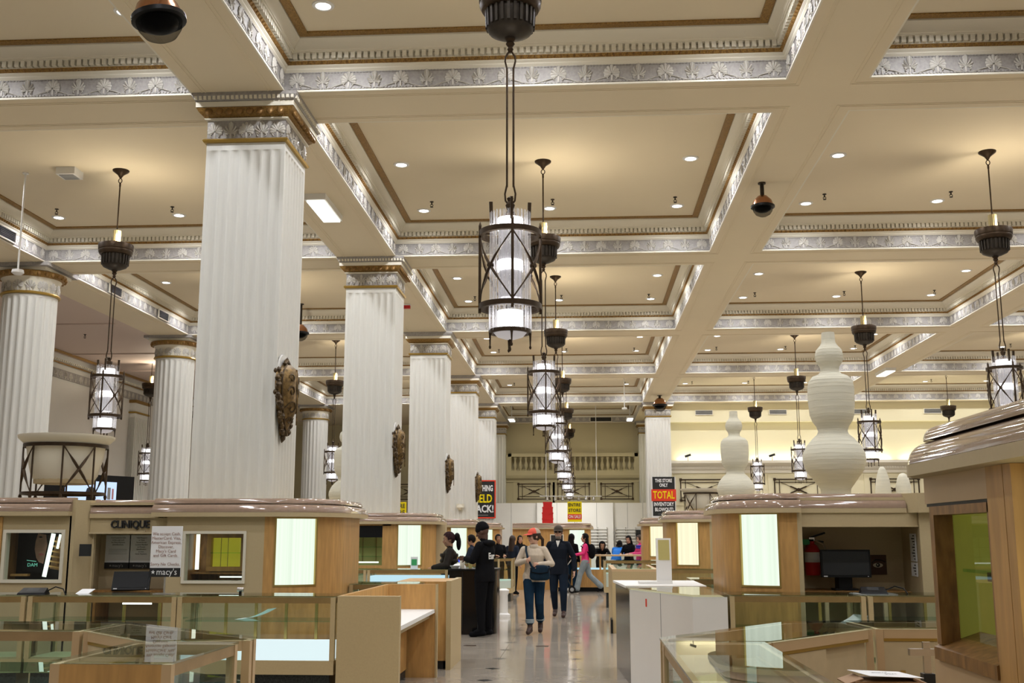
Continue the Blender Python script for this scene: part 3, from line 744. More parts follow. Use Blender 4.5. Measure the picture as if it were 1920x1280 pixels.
    ld = bpy.data.lights.new('bowl_uplight', 'POINT'); ld.energy = UP_W; ld.color = UP_COL; ld.shadow_soft_size = .05
    lo = bpy.data.objects.new('bowl_uplight', ld); col.objects.link(lo); lo.location = (.14, -.05, z(6.37)); lo.parent = t
    return t
pend = make_pendant(); first = [True]
def place_pendant(x, y, label, group):
    o = pend if first[0] else copy_tree(pend)
    first[0] = False; o.location = (x, y, C); tag(o, label, 'lamp', group); return o
g = 'bronze and glass pendant lamps over the aisle'
for n, l in ((0, 'largest-looking bronze and glass rod pendant lamp hanging over the main aisle'), (1, 'bronze cage pendant lamp over the aisle, next after the first one'),
             (2, 'bronze cage pendant lamp over the aisle, third in the central row'), (3, 'bronze cage pendant lamp over the aisle, fourth in the central row'),
             (4, 'bronze cage pendant lamp over the aisle, fifth in the central row'), (5, 'bronze cage pendant lamp nearest the balustrade')):
    place_pendant(XC['centre'], Ly(n), l, g)
g = 'pendant lamps over the gourd lantern side'
for n, l in ((1, 'bronze and glass pendant lamp above the wooden display window kiosk'), (2, 'bronze and glass pendant lamp beside the tall gourd lantern'),
             (3, 'bronze and glass pendant lamp half hidden by the tall gourd lantern'), (4, 'bronze and glass pendant lamp in front of the cream wall cornice')):
    place_pendant(XC['right'], Ly(n), l, g)
g = 'pendant lamps behind the square columns'
for n, l in ((1, 'bronze and glass pendant lamp above the caged urn'), (2, 'bronze and glass pendant lamp hidden behind the first square column'), (3, 'bronze and glass pendant lamp beyond the second square column'), (4, 'bronze and glass pendant lamp between the first two square columns')):
    place_pendant(XC['left'], Ly(n), l, g)
LEFT_LAMP = (-13.55, 33.38)
place_pendant(*LEFT_LAMP, 'bronze pendant lamp hanging between round column and side wall', None)
for n, l in ((3, 'bronze pendant lamp whose lantern is hidden behind the rounded kiosk roof'), (4, 'bronze pendant lamp farthest along the cream wall')):
    place_pendant(XC['far'], Ly(n), l, 'pendant lamps by the cream wall')

# ================================================================= recessed downlights and sprinklers
ring = MB().lathe([(.085, -.004), (.09, -.016), (.125, -.012), (.13, 0), (.085, 0)], 20, cap=False).mesh('trim_ring', 'white', 40)
lens = MB().lathe([(.086, -.003), (.086, -.010), (.001, -.011)], 20, cap=False).mesh('lens', 'e_down', 40)
dld = bpy.data.lights.new('downlight', 'SPOT'); dld.energy = DOWN_W; dld.color = DOWN_COL; dld.spot_size = R(166); dld.spot_blend = .6; dld.shadow_soft_size = .07
def downlight(x, y, label, group, z=C):
    t = thing('recessed_downlight', label, 'downlight', (x, y, z), group)
    inst(ring, 'trim_ring', t, (0, 0, 0)); inst(lens, 'lens', t, (0, 0, 0))
    lo = bpy.data.objects.new('downlight_lamp', dld); col.objects.link(lo); lo.parent = t; lo.location = (0, 0, -.03)
spm = MB().cyl((0, 0, 0), (0, 0, -.012), .035, n=10).cyl((0, 0, -.01), (0, 0, -.06), .012, n=6).cyl((0, 0, -.10), (0, 0, -.106), .03, n=8)
spm.tube([(.012, 0, -.05), (.028, 0, -.075), (0, 0, -.10)], .006, 4).tube([(-.012, 0, -.05), (-.028, 0, -.075), (0, 0, -.10)], .006, 4)
spme = spm.mesh('sprinkler', 'bronze_dk', 40)
rowname = {'centre': 'aisle coffer', 'right': 'gourd lantern coffer', 'left': 'coffer behind the columns', 'far': 'outermost coffer'}
nth = {-1: 'seventh', 0: 'sixth', 1: 'fifth', 2: 'fourth', 3: 'third', 4: 'second'}
side_i = {-1: 'side wall side', 0: 'lamp line', 1: 'lantern side'}; end_j = {-1: 'entrance end', 0: 'middle', 1: 'balustrade end'}
for row in ROWS:
    for n in range(-1, 5):
        if row == 'far' and n < 1: continue
        for i in (-1, 0, 1):
            for j in (-1, 0, 1):
                if i == 0 and j == 0: continue
                if n == -1 and (i == 0 or j == 0): continue
                downlight(XC[row] + .03 + 2.35 * i, Ly(n) + 2.58 * j, 'recessed downlight, %s, %s from balustrade, %s, %s' % (rowname[row], nth[n], end_j[j], side_i[i]), 'downlights in the %s' % rowname[row])
            if n >= 0 and not (row == 'far' and n < 3):
                o = inst(spme, 'sprinkler', None, (XC[row] + .1 + 2.2 * i, Ly(n) + 2.05, C)); tag(o, 'dark sprinkler head, %s, %s from balustrade, %s' % (rowname[row], nth[n], side_i[i]), 'sprinkler', 'sprinklers in the %s' % rowname[row])
for x, y, l in ((-13.4, 28.3, 'nearer the half hidden round column'), (-13.3, 24.5, 'nearer the caged urn')):
    o = inst(spme, 'sprinkler', None, (x, y, H)); tag(o, 'small dark sprinkler head on the pinkish aisle ceiling, ' + l, 'sprinkler', 'aisle ceiling sprinklers')

# ================================================================= things fixed to the ceiling
def dome_camera(x, y, z, s, label, tilt=0, drop=.16):
    t = thing('dome_camera', label, 'camera', (x, y, z), 'dome cameras')
    rot = Matrix.Rotation(tilt, 4, 'Y'); mx = Matrix.Translation((0, 0, -drop)) @ rot
    q = lambda mb: (lambda r: r.merge(mb, mx))(MB())
    MB().cyl((0, 0, 0), (0, 0, -.02), .05 * s, n=14).cyl((0, 0, 0), (0, 0, -drop - .02), .026 * s, n=10).build('stem', 'bronze_dk', t, 40, local=True)
    q(MB().lathe([(.03 * s, .0), (.06 * s, -.015), (.115 * s, -.07 * s), (.14 * s, -.14 * s)], 28)).build('housing', 'copper', t, 50, local=True)
    q(MB().lathe([(.135 * s, -.13 * s), (.152 * s, -.14 * s), (.152 * s, -.165 * s), (.135 * s, -.17 * s)], 28)).build('collar', 'black', t, 40, local=True)
    q(MB().lathe([(.13 * s, -.165 * s), (.12 * s, -.21 * s), (.09 * s, -.255 * s), (.045 * s, -.28 * s), (.001, -.286 * s)], 28, cap=False)).build('dome', 'domeglass', t, 50, local=True)
    q(MB().lathe([(.001, -.15 * s), (.11 * s, -.16 * s), (.10 * s, -.20 * s), (.05 * s, -.225 * s), (.001, -.23 * s)], 18)).build('lens_unit', 'black', t, 50, local=True)
p = at(292, -5, 8.2); dome_camera(p.x, p.y, H, 1.45, 'large dark dome camera with a bronze hood on the beam near the first column', R(-10), H - p.z - .02)
p = at(1430, 385, 16.4); dome_camera(p.x, p.y, H, 1.2, 'copper dome camera hanging under the beam over the aisle edge', 0, .2)
p = at(562, 640, 27.7); dome_camera(p.x, p.y, C, 1.55, 'copper dome camera seen just past the shield on the first column', 0, .55)
p = at(1237, 750, 42.5); dome_camera(p.x, p.y, H, 1.9, 'copper dome camera in front of the column with the inventory sign', 0, .1)
# fluorescent fixture on the beam beside the first column
def fluor(x, y, z, L, label):
    t = thing('ceiling_light_box', label, 'light', (x, y, z))
    MB().box(x - .17, y - L / 2, z - .10, x + .17, y + L / 2, z).build('housing', 'white', t, 0)
    MB().box(x - .14, y - L / 2 + .04, z - .125, x + .14, y + L / 2 - .04, z - .10).build('diffuser', 'e_fluor', t, 0)
fluor(-4.2, 17.1, H, 1.25, 'white box fluorescent light under the beam beside the first square column')
fluor(10.0, 36.4, H, 1.3, 'white box fluorescent light under the beam beside the tall gourd lantern')
p = at(130, 332, 16.9)
t = thing('ceiling_box', 'small white square box on the ceiling above the caged urn', 'box', (p.x, p.y, C))
MB().box(p.x - .16, p.y - .16, C - .12, p.x + .16, p.y + .16, C).build('case', 'white', t, 0); MB().box(p.x - .12, p.y - .12, C - .13, p.x + .12, p.y + .12, C - .12).build('louvre', 'grey', t, 0)
def pole_speaker(x, y, z0, z1, label):
    t = thing('pole_detector', label, 'detector', (x, y, z0), 'white pole-mounted detectors')
    MB().cyl((x, y, z0), (x, y, z0 - .02), .05, n=12).build('ceiling_plate', 'white', t)
    MB().cyl((x, y, z0), (x, y, z1), .016, n=8).build('pole', 'white', t)
    MB().lathe([(.03, z1 + .03), (.09, z1 + .02), (.10, z1 - .03), (.06, z1 - .06), (.001, z1 - .07)], 16, (x, y, 0)).build('detector_head', 'white', t)
a_ = at(47, 340, 17.0); pole_speaker(a_.x, a_.y, C, at(35, 508, 17.0).z, 'white detector on a long pole above the round column')
a_ = at(1170, 712, 40.5); pole_speaker(a_.x, a_.y, C, at(1170, 765, 40.5).z, 'white detector on a pole near the balustrade')
# small red alarm strobe under the left beam
p = at(763, 573, 25.0)
t = thing('alarm_strobe', 'tiny red alarm strobe under the beam past the second column', 'alarm', (p.x, p.y, H))
MB().box(p.x - .09, p.y - .06, H - .03, p.x + .09, p.y + .06, H).build('base', 'white', t, 0); MB().box(p.x - .08, p.y - .05, H - .10, p.x + .08, p.y + .05, H - .03).build('strobe_case', 'red', t, 0)
# hanging rail with small lamps at the far end
ra, rb_ = at(1012, 930, 47.0), at(1128, 930, 47.0)
t = thing('light_rail', 'thin white pipe rail with small lamps hung before the balustrade', 'light rail', (0, 47, ra.z))
MB().cyl(ra, rb_, .02, n=6).build('rail', 'white', t)
for u in (1024, 1119):
    q = at(u, 930, 47.0); MB().cyl(q, (q.x, 47.0, C), .014, n=6).build('drop_pole', 'white', t)
for u in (1026, 1041, 1055, 1085, 1099, 1113):
    q = at(u, 930, 47.0); MB().lathe([(.02, 0), (.05, -.06), (.07, -.16), (.05, -.2), (.001, -.21)], 10, q).build('spot_head', 'steel', t)
    ld = bpy.data.lights.new('rail_spot', 'SPOT'); ld.energy = 38; ld.color = (1, .97, .9); ld.spot_size = R(95); ld.spot_blend = .6; ld.shadow_soft_size = .05
    lo = bpy.data.objects.new('rail_spot', ld); col.objects.link(lo); lo.parent = t; lo.location = Vector((q.x, 47.1, q.z - .24)) - wloc(t); lo.rotation_euler = (R(62), 0, 0)

# box lights high in the balustrade bay; held back side one added to brighten it
for x, l in ((-3.2, 'held back sign side, added as fill'), (2.15, 'inventory sign side')):
    t = thing('ceiling_light_box', 'white box light high in the balustrade bay, ' + l, 'light', (x, 49.5, H))
    MB().box(x - .15, 48.9, 6.75, x + .15, 50.1, 6.85).build('housing', 'white', t, 0); MB().box(x - .12, 48.95, 6.72, x + .12, 50.05, 6.75).build('diffuser', 'e_fluor', t, 0)
    MB().box(x - .02, 49.48, 6.85, x + .02, 49.52, C).build('hanger', 'white', t, 0)
    ld = bpy.data.lights.new('box_light', 'AREA'); ld.shape = 'RECTANGLE'; ld.size = .24; ld.size_y = 1.1; ld.energy = 38; ld.color = (1, .96, .8)
    lo = bpy.data.objects.new('box_light', ld); col.objects.link(lo); lo.parent = t; lo.location = (0, 0, 6.70 - H)
# ================================================================= kiosks
def cornice(t, path, dz=0, closed=False, s=1.0):
    MB().sweep([(-.06, 1.80 + dz), (.09 * s, 1.80 + dz), (.09 * s, 1.848 + dz), (-.06, 1.848 + dz)], path, closed).build('fascia', 'khaki', t, 20)
    a = [(.085 * s * math.cos(q) - .0 * s, 1.85 + dz + .088 * math.sin(q)) for q in [PI / 2 * i / 7 for i in range(8)]]
    MB().sweep([(-.15, 1.85 + dz)] + a + [(-.15, 1.942 + dz)], path, closed).build('lower_cornice', 'taupe', t, 40)
    b = [(-.03 + .05 * math.cos(q), 1.945 + dz + .058 * math.sin(q)) for q in [PI / 2 * i / 6 for i in range(7)]]
    MB().sweep([(-.12, 1.942 + dz)] + b + [(-.12, 2.003 + dz)], path, closed).build('upper_cornice', 'taupe', t, 40)
def light_corner(t, cx, cy, r, a0, a1, s0, s1, z0, z1, em='e_ribgreen', zb=0.0, ztop=1.80):
    """rounded wooden corner (angles s0..s1) with a backlit curved panel (a0..a1)"""
    def shell(b0, b1, r0, r1, za, zb_, n=10):
        mb = MB(); mb.prism(arc(cx, cy, r1, b0, b1, n) + arc(cx, cy, r0, b1, b0, n), za, zb_); return mb
    w_ = MB()
    w_.merge(shell(s0, a0, r - .07, r, zb, ztop, 6)); w_.merge(shell(a1, s1, r - .07, r, zb, ztop, 8))
    w_.merge(shell(a0, a1, r - .07, r, zb, z0 - .03, 12)); w_.merge(shell(a0, a1, r - .07, r, z1 + .005, ztop, 12)); w_.build('corner_post', 'maple', t, 30)
    d = math.degrees(.018 / r)
    for b0, b1 in ((a0, a0 + d), (a1 - d, a1)): shell(b0, b1, r - .06, r + .008, z0 - .03, z1 + .005, 2).build('panel_frame', 'brass', t, 30)
    for za, zb_ in ((z0 - .03, z0 - .01), (z1 - .01, z1 + .005)): shell(a0 + d, a1 - d, r - .06, r + .006, za, zb_, 12).build('panel_frame', 'brass', t, 30)
    p = shell(a0 + d, a1 - d, r - .05, r - .02, z0 - .01, z1 - .01, 16).build('light_panel', em, t, 30)
    return p
def opening_wall(name, m, t, x0, x1, y, ox0, ox1, oz0, oz1, z0, z1, th=.1):
    """wall along X at y (front face) with one rectangular opening"""
    mb = MB().box(x0, y, z0, ox0, y + th, z1).box(ox1, y, z0, x1, y + th, z1).box(ox0, y, z0, ox1, y + th, oz0).box(ox0, y, oz1, ox1, y + th, z1)
    return mb.build(name, m, t, 0)
def frame_rect(name, m, t, x0, x1, z0, z1, y0, y1, wd):
    mb = MB().box(x0 - wd, y0, z0 - wd, x0, y1, z1 + wd).box(x1, y0, z0 - wd, x1 + wd, y1, z1 + wd).box(x0, y0, z0 - wd, x1, y1, z0).box(x0, y0, z1, x1, y1, z1 + wd)
    return mb.build(name, m, t, 0)

def kiosk_left(n):
    d = PY * n; Y0 = 12.0 + d
    lab = ['long khaki kiosk with black brand lettering, card sign and glowing rounded corner panel', 'maple kiosk with a black header opening and glass shelves behind the desk',
           'maple kiosk with a mirror window behind the woman in the headwrap', 'small maple kiosk behind the man in black beanie'][n]
    t = thing('kiosk', lab, 'kiosk', (-4.5, Y0, 0), 'kiosks around the square columns')
    path = [(-4.75, Y0), (-3.5, Y0)] + arc(-3.5, Y0 + .73, .73, -90, 0, 10)[1:] + arc(-3.5, Y0 + 1.6, .73, 0, 90, 10) + [(-7.6, Y0 + 2.33)]
    cornice(t, path)
    MB().box(-7.6, Y0 + .05, 1.93, -3.4, Y0 + 2.25, 1.96).box(-3.4, Y0 + .7, 1.93, -2.8, Y0 + 1.65, 1.96).build('roof', 'khaki', t, 0)
    light_corner(t, -3.5, Y0 + .73, .73, -81, -43, -90, 0, 1.075, 1.79)
    MB().box(-2.83, Y0 + .73, 0, -2.77, Y0 + 1.6, 1.80).build('side_wall', 'maple', t, 0)
    wm = 'khaki' if n == 0 else 'maple'
    if n == 0:
        opening_wall('front_wall', 'khaki', t, -4.60, -3.5, Y0, -4.40, -3.70, 1.085, 1.64, 0, 1.80)
        frame_rect('window_frame', 'colcream', t, -4.375, -3.725, 1.11, 1.615, Y0 - .02, Y0 + .1, .03)
        db = MB().box(-4.38, Y0 + .42, 1.1, -3.72, Y0 + .44, 1.63).build('display_back', 'oak', t, 0)  # box and contents imitate what a mirror reflects here
        MB().box(-4.40, Y0 + .1, 1.08, -4.38, Y0 + .44, 1.64).box(-3.72, Y0 + .1, 1.08, -3.70, Y0 + .44, 1.64).box(-4.38, Y0 + .1, 1.08, -3.72, Y0 + .44, 1.10).box(-4.38, Y0 + .1, 1.63, -3.72, Y0 + .44, 1.65).build('reflected_case', 'maple_dk', t, 0)
        MB().box(-4.36, Y0 + .28, 1.22, -4.325, Y0 + .31, 1.61).build('light_tube', 'e_panel_warm', t, 0)
        frame_rect('inner_frame', 'maple', t, -4.20, -3.86, 1.25, 1.57, Y0 + .33, Y0 + .42, .05)
        MB().box(-4.20, Y0 + .40, 1.25, -3.86, Y0 + .41, 1.57).build('reflected_pane', 'yellowback', t, 0)
        for x in (-4.11, -4.03): MB().box(x, Y0 + .395, 1.25, x + .006, Y0 + .40, 1.57).build('pane_seam', 'olivepanel', t, 0)
        MB().box(-4.20, Y0 + .30, 1.40, -3.86, Y0 + .40, 1.408).build('shelf', 'glassgreen', t, 0)
        MB().box(-4.38, Y0 + .2, 1.175, -3.72, Y0 + .42, 1.19).build('lower_shelf', 'maple_dk', t, 0)
        MB().box(-4.05, Y0 + .22, 1.135, -3.74, Y0 + .24, 1.15).build('light_tube', 'e_panel', t, 0)
        MB().box(-4.376, Y0 + .01, 1.11, -3.724, Y0 + .016, 1.615).build('window_glass', 'glass', t, 0)
        # niche
        cornice(t, [(-5.5, Y0 + .12), (-4.72, Y0 + .12)], -.012)
        MB().box(-5.50, Y0 + .06, 1.63, -4.6, Y0 + .16, 1.79).build('niche_header', 'khaki', t, 0)
        MB().box(-5.50, Y0 + .04, 1.615, -4.6, Y0 + .16, 1.635).build('header_lip', 'khaki_lit', t, 0)
        MB().box(-5.60, Y0 + .5, 0, -4.6, Y0 + .55, 1.80).build('niche_back', 'khaki_lit', t, 0)
        MB().box(-4.62, Y0 + .1, 0, -4.58, Y0 + .5, 1.80).build('niche_jamb', 'khaki_lit', t, 0); MB().prism([(-5.50, Y0 + .1), (-5.46, Y0 + .1), (-5.56, Y0 + .5), (-5.60, Y0 + .5)], 0, 1.80).build('niche_jamb', 'khaki_lit', t, 0)
        # slanted jamb between the niche and the mirror wall
        MB().prism([(-5.66, Y0 - .1), (-5.60, Y0 - .1), (-5.46, Y0 + .14), (-5.5, Y0 + .2), (-5.66, Y0 + .2)], 0, 1.985).build('slanted_jamb', 'khaki', t, 0)
        cornice(t, [(-8.2, Y0 - .1), (-5.64, Y0 - .1)], .01)
        opening_wall('mirror_wall', 'khaki', t, -8.2, -5.64, Y0 - .1, -6.40, -5.70, 1.09, 1.655, 0, 1.81)
        frame_rect('mirror_frame', 'colcream', t, -6.365, -5.735, 1.12, 1.625, Y0 - .12, Y0 - .02, .035)
        MB().box(-8.2, Y0 + .6, 0, -6.46, Y0 + .65, 1.8).build('back_wall', 'khaki_lit', t, 0)
        MB().box(-6.46, Y0 + .26, 1.05, -5.64, Y0 + .28, 1.7).build('case_back', 'black', t, 0)
        MB().box(-6.46, Y0, 1.05, -6.42, Y0 + .28, 1.7).box(-5.68, Y0, 1.05, -5.64, Y0 + .28, 1.7).box(-6.46, Y0, 1.05, -5.64, Y0 + .28, 1.09).build('reflection_box', 'maple_dk', t, 0)
        # inside the mirror frame: tilted poster, light strips, slats built to imitate its reflection
        tl = Matrix.Rotation(R(9), 4, 'Y')
        def tb(cx, cz, wx, hz, y, m, name):
            MB().obox((cx, y, cz), (wx, .012, hz), tl).build(name, m, t, 0)
        tb(-6.16, 1.41, .24, .44, Y0 + .18, 'black', 'poster')
        mat('poster_skin', (.42, .24, .17), .4, var=.3, scale=9); mat('poster_lip', (.40, .12, .12), .4); mat('poster_green', (.2, .6, .5), .4, emit=(.2, .7, .5), es=.4)
        def pp(nm, m, pts, o=.0):
            mx = Matrix.Translation((-6.16, Y0 + .172 - o, 1.41)) @ tl
            MB().add([mx @ Vector((x_, 0, z_)) for x_, z_ in pts], [tuple(range(len(pts)))]).build(nm, m, t, 0)
        pp('poster_face', 'poster_skin', [(-.02, .21), (-.03, .12), (-.02, .03), (.02, -.06), (.06, -.10), (.115, -.11), (.115, .21)])
        pp('poster_eye', 'ink', [(-.01, .17), (.02, .165), (.045, .175), (.02, .185)], .003); pp('poster_lips', 'poster_lip', [(.035, -.015), (.07, -.03), (.105, -.01), (.07, .005)], .003)
        pp('poster_hair', 'ink', [(.075, .21), (.115, .10), (.115, .21)], .003); pp('poster_rule', 'poster_green', [(-.08, -.105), (.03, -.10), (.03, -.093), (-.08, -.098)], .003)
        o_ = text('poster_lettering', 'DAM', .055, 'poster_green', t, (-6.185, Y0 + .166, 1.27), depth=.0005)
        tb(-5.98, 1.38, .045, .48, Y0 + .12, 'e_panel', 'light_strip'); tb(-5.885, 1.53, .025, .16, Y0 + .14, 'e_panel', 'light_strip'); tb(-5.755, 1.25, .02, .24, Y0 + .14, 'e_panel', 'light_strip')
        for i in range(6): tb(-5.86 - i * .008, 1.52 - .055 * i, .2, .018, Y0 + .16, 'maple', 'slat')
        tb(-5.86, 1.39, .22, .36, Y0 + .20, 'oak', 'reflected_rack')
        MB().box(-6.40, Y0 + .10, 1.15, -6.2, Y0 + .16, 1.175).build('ledge', 'maple', t, 0)
        MB().box(-6.366, Y0 - .09, 1.12, -5.734, Y0 - .084, 1.625).build('window_glass', 'glass', t, 0)
        # writing
        text('lettering', 'CLINIQUE', .118, 'ink', t, (-5.035, Y0 + .045, 1.715), depth=.012, bold=.002, fit=.44)
        MB().bar((-5.25, Y0 + .05, 1.632), (-4.86, Y0 + .05, 1.643), .012).build('lettering_rule', 'khaki_lit', t, 0)
        mb = MB().box(-8.2, Y0 - .115, 0, -6.42, Y0 - .1, 1.80).build('wood_end', 'maple', t, 0)
    elif n == 1:
        MB().box(-4.9, Y0 - .005, 1.56, -3.66, Y0 + .1, 1.77).build('header', 'black', t, 0)
        MB().box(-4.9, Y0, 0, -3.5, Y0 + .1, 1.06).box(-3.66, Y0, 1.06, -3.5, Y0 + .1, 1.8).box(-4.9, Y0, 1.77, -3.5, Y0 + .1, 1.8).build('front_wall', 'maple', t, 0)
        MB().box(-4.9, Y0 + .42, 1.0, -3.62, Y0 + .44, 1.62).build('display_back', 'olivepanel', t, 0)
        for x in (-4.75, -4.45, -4.1, -3.85): MB().box(x, Y0 + .405, 1.1, x + .01, Y0 + .42, 1.56).build('back_seam', 'maple_dk', t, 0)
        for z in (1.21, 1.38): MB().box(-4.9, Y0 + .12, z, -3.68, Y0 + .4, z + .012).build('glass_shelf', 'glassgreen', t, 0)
        MB().box(-4.5, Y0 + .14, 1.10, -3.75, Y0 + .17, 1.125).build('light_tube', 'e_panel', t, 0)
        MB().box(-2.77, Y0 + .75, 1.0, -2.60, Y0 + 1.0, 1.8).build('side_shelf_unit', 'khaki', t, 0)
    elif n == 2:
        opening_wall('front_wall', 'maple', t, -4.9, -3.5, Y0, -4.75, -4.0, 1.08, 1.62, 0, 1.8)
        frame_rect('window_frame', 'colcream', t, -4.72, -4.03, 1.11, 1.59, Y0 - .02, Y0 + .1, .03)
        MB().box(-4.9, Y0 + .35, .9, -3.9, Y0 + .37, 1.7).build('display_back', 'black', t, 0)
    else:
        MB().box(-4.9, Y0, 0, -3.5, Y0 + .1, 1.8).build('front_wall', 'maple', t, 0)
    if n > 0: MB().box(-7.6, Y0 + .1, 0, -4.9, Y0 + .2, 1.8).build('rear_front_wall', 'khaki', t, 0)
    if n > 0: cornice(t, [(-7.6, Y0 + .1), (-4.7, Y0 + .1)], -.01)
    return t
for n in range(4): kiosk_left(n)

def kiosk_right(n):
    d = PY * n; Y0 = 11.7 + d; dz = .03
    lab = ['kiosk with computer niche, fire extinguisher and tall gourd lantern on top', 'kiosk carrying the smaller-looking gourd lantern, glowing warm corner panel', 'kiosk with glowing warm panel below the inventory sign'][n]
    t = thing('kiosk', lab, 'kiosk', (3, Y0, 0), 'kiosks on the gourd lantern side')
    cx, cy, r = 2.12, Y0 + .62, .62
    path = [(5.4, Y0 + 2.0), (2.12, Y0 + 2.0)] + arc(cx, Y0 + 1.4, r, 90, 180, 8)[1:] + arc(cx, cy, r, 180, 270, 10) + [(2.25, Y0)]
    cornice(t, path, dz)
    MB().box(2.1, Y0 + .1, 1.96, 6.6, Y0 + 1.95, 1.99).box(1.55, Y0 + .65, 1.96, 2.1, Y0 + 1.35, 1.99).build('roof', 'khaki', t, 0)
    light_corner(t, cx, cy, r, 221, 262, 180, 270, 1.095, 1.825, 'e_ribgreen' if n == 0 else 'e_ribwarm', ztop=1.83)
    MB().box(2.12, Y0, 0, 2.22, Y0 + .07, 1.83).build('corner_stile', 'maple', t, 0)
    MB().box(2.22, Y0 + .01, 0, 2.27, Y0 + .9, 1.83).build('niche_jamb', 'khaki', t, 0)
    MB().box(1.5, cy, 0, 1.56, Y0 + 1.4, 1.83).build('side_wall', 'maple', t, 0)
    cornice(t, [(2.22, Y0 + .14), (3.36, Y0 + .14)], dz)
    if n == 0:
        MB().box(2.27, Y0 + .07, 1.70, 3.47, Y0 + .2, 1.83).build('niche_header', 'khaki', t, 0)
        MB().box(2.27, Y0 + .05, 1.685, 3.47, Y0 + .2, 1.702).build('header_lip', 'khaki', t, 0)
        MB().box(2.27, Y0 + .9, 0, 3.56, Y0 + .95, 1.83).build('niche_back', 'khaki_lit', t, 0)
        MB().prism([(3.47, Y0 + .02), (3.56, Y0 + .0), (3.60, Y0 + .9), (3.53, Y0 + .9)], 0, 1.83).build('niche_side', 'khaki', t, 0)
        MB().prism([(3.34, Y0 + .14), (3.44, Y0 - .08), (3.56, Y0 - .08), (3.56, Y0 + .3), (3.34, Y0 + .3)], 1.83, 2.03).build('slanted_jamb', 'khaki', t, 0)
        cornice(t, [(3.56, Y0 - .02), (5.4, Y0 - .02)], dz)
        MB().box(3.56, Y0, 0, 5.4, Y0 + .1, 1.83).build('front_wall', 'khaki', t, 0)
        MB().box(3.60, Y0 - .012, 0, 5.4, Y0, 1.80).build('wood_facing', 'lam_rose', t, 0)
        MB().box(2.27, Y0 + .18, .98, 3.4, Y0 + .9, 1.02).build('niche_shelf', 'maple_dk', t, 0)
        for x in (2.5, 2.8, 3.1): MB().box(x, Y0 + .16, .55, x + .04, Y0 + .2, .98).build('shelf_divider', 'khaki', t, 0)
    else:
        MB().box(2.27, Y0 + .1, 1.58, 3.4, Y0 + .2, 1.80).build('header', 'black', t, 0)
        MB().box(2.27, Y0 + .1, 0, 3.4, Y0 + .2, 1.06).box(2.27, Y0 + .1, 1.06, 2.46, Y0 + .2, 1.58).build('front_wall', 'maple', t, 0)
        MB().box(2.4, Y0 + .5, 1.0, 3.5, Y0 + .52, 1.7).build('display_back', 'khaki_lit', t, 0)
        MB().box(2.46, Y0 + .15, 1.2, 3.4, Y0 + .48, 1.212).build('glass_shelf', 'glass', t, 0)
        MB().box(3.4, Y0 + .1, 0, 5.4, Y0 + .2, 1.83).build('side_front_wall', 'khaki', t, 0)
        cornice(t, [(3.3, Y0 + .1), (5.4, Y0 + .1)], dz)
    return t
for n in range(3): kiosk_right(n)

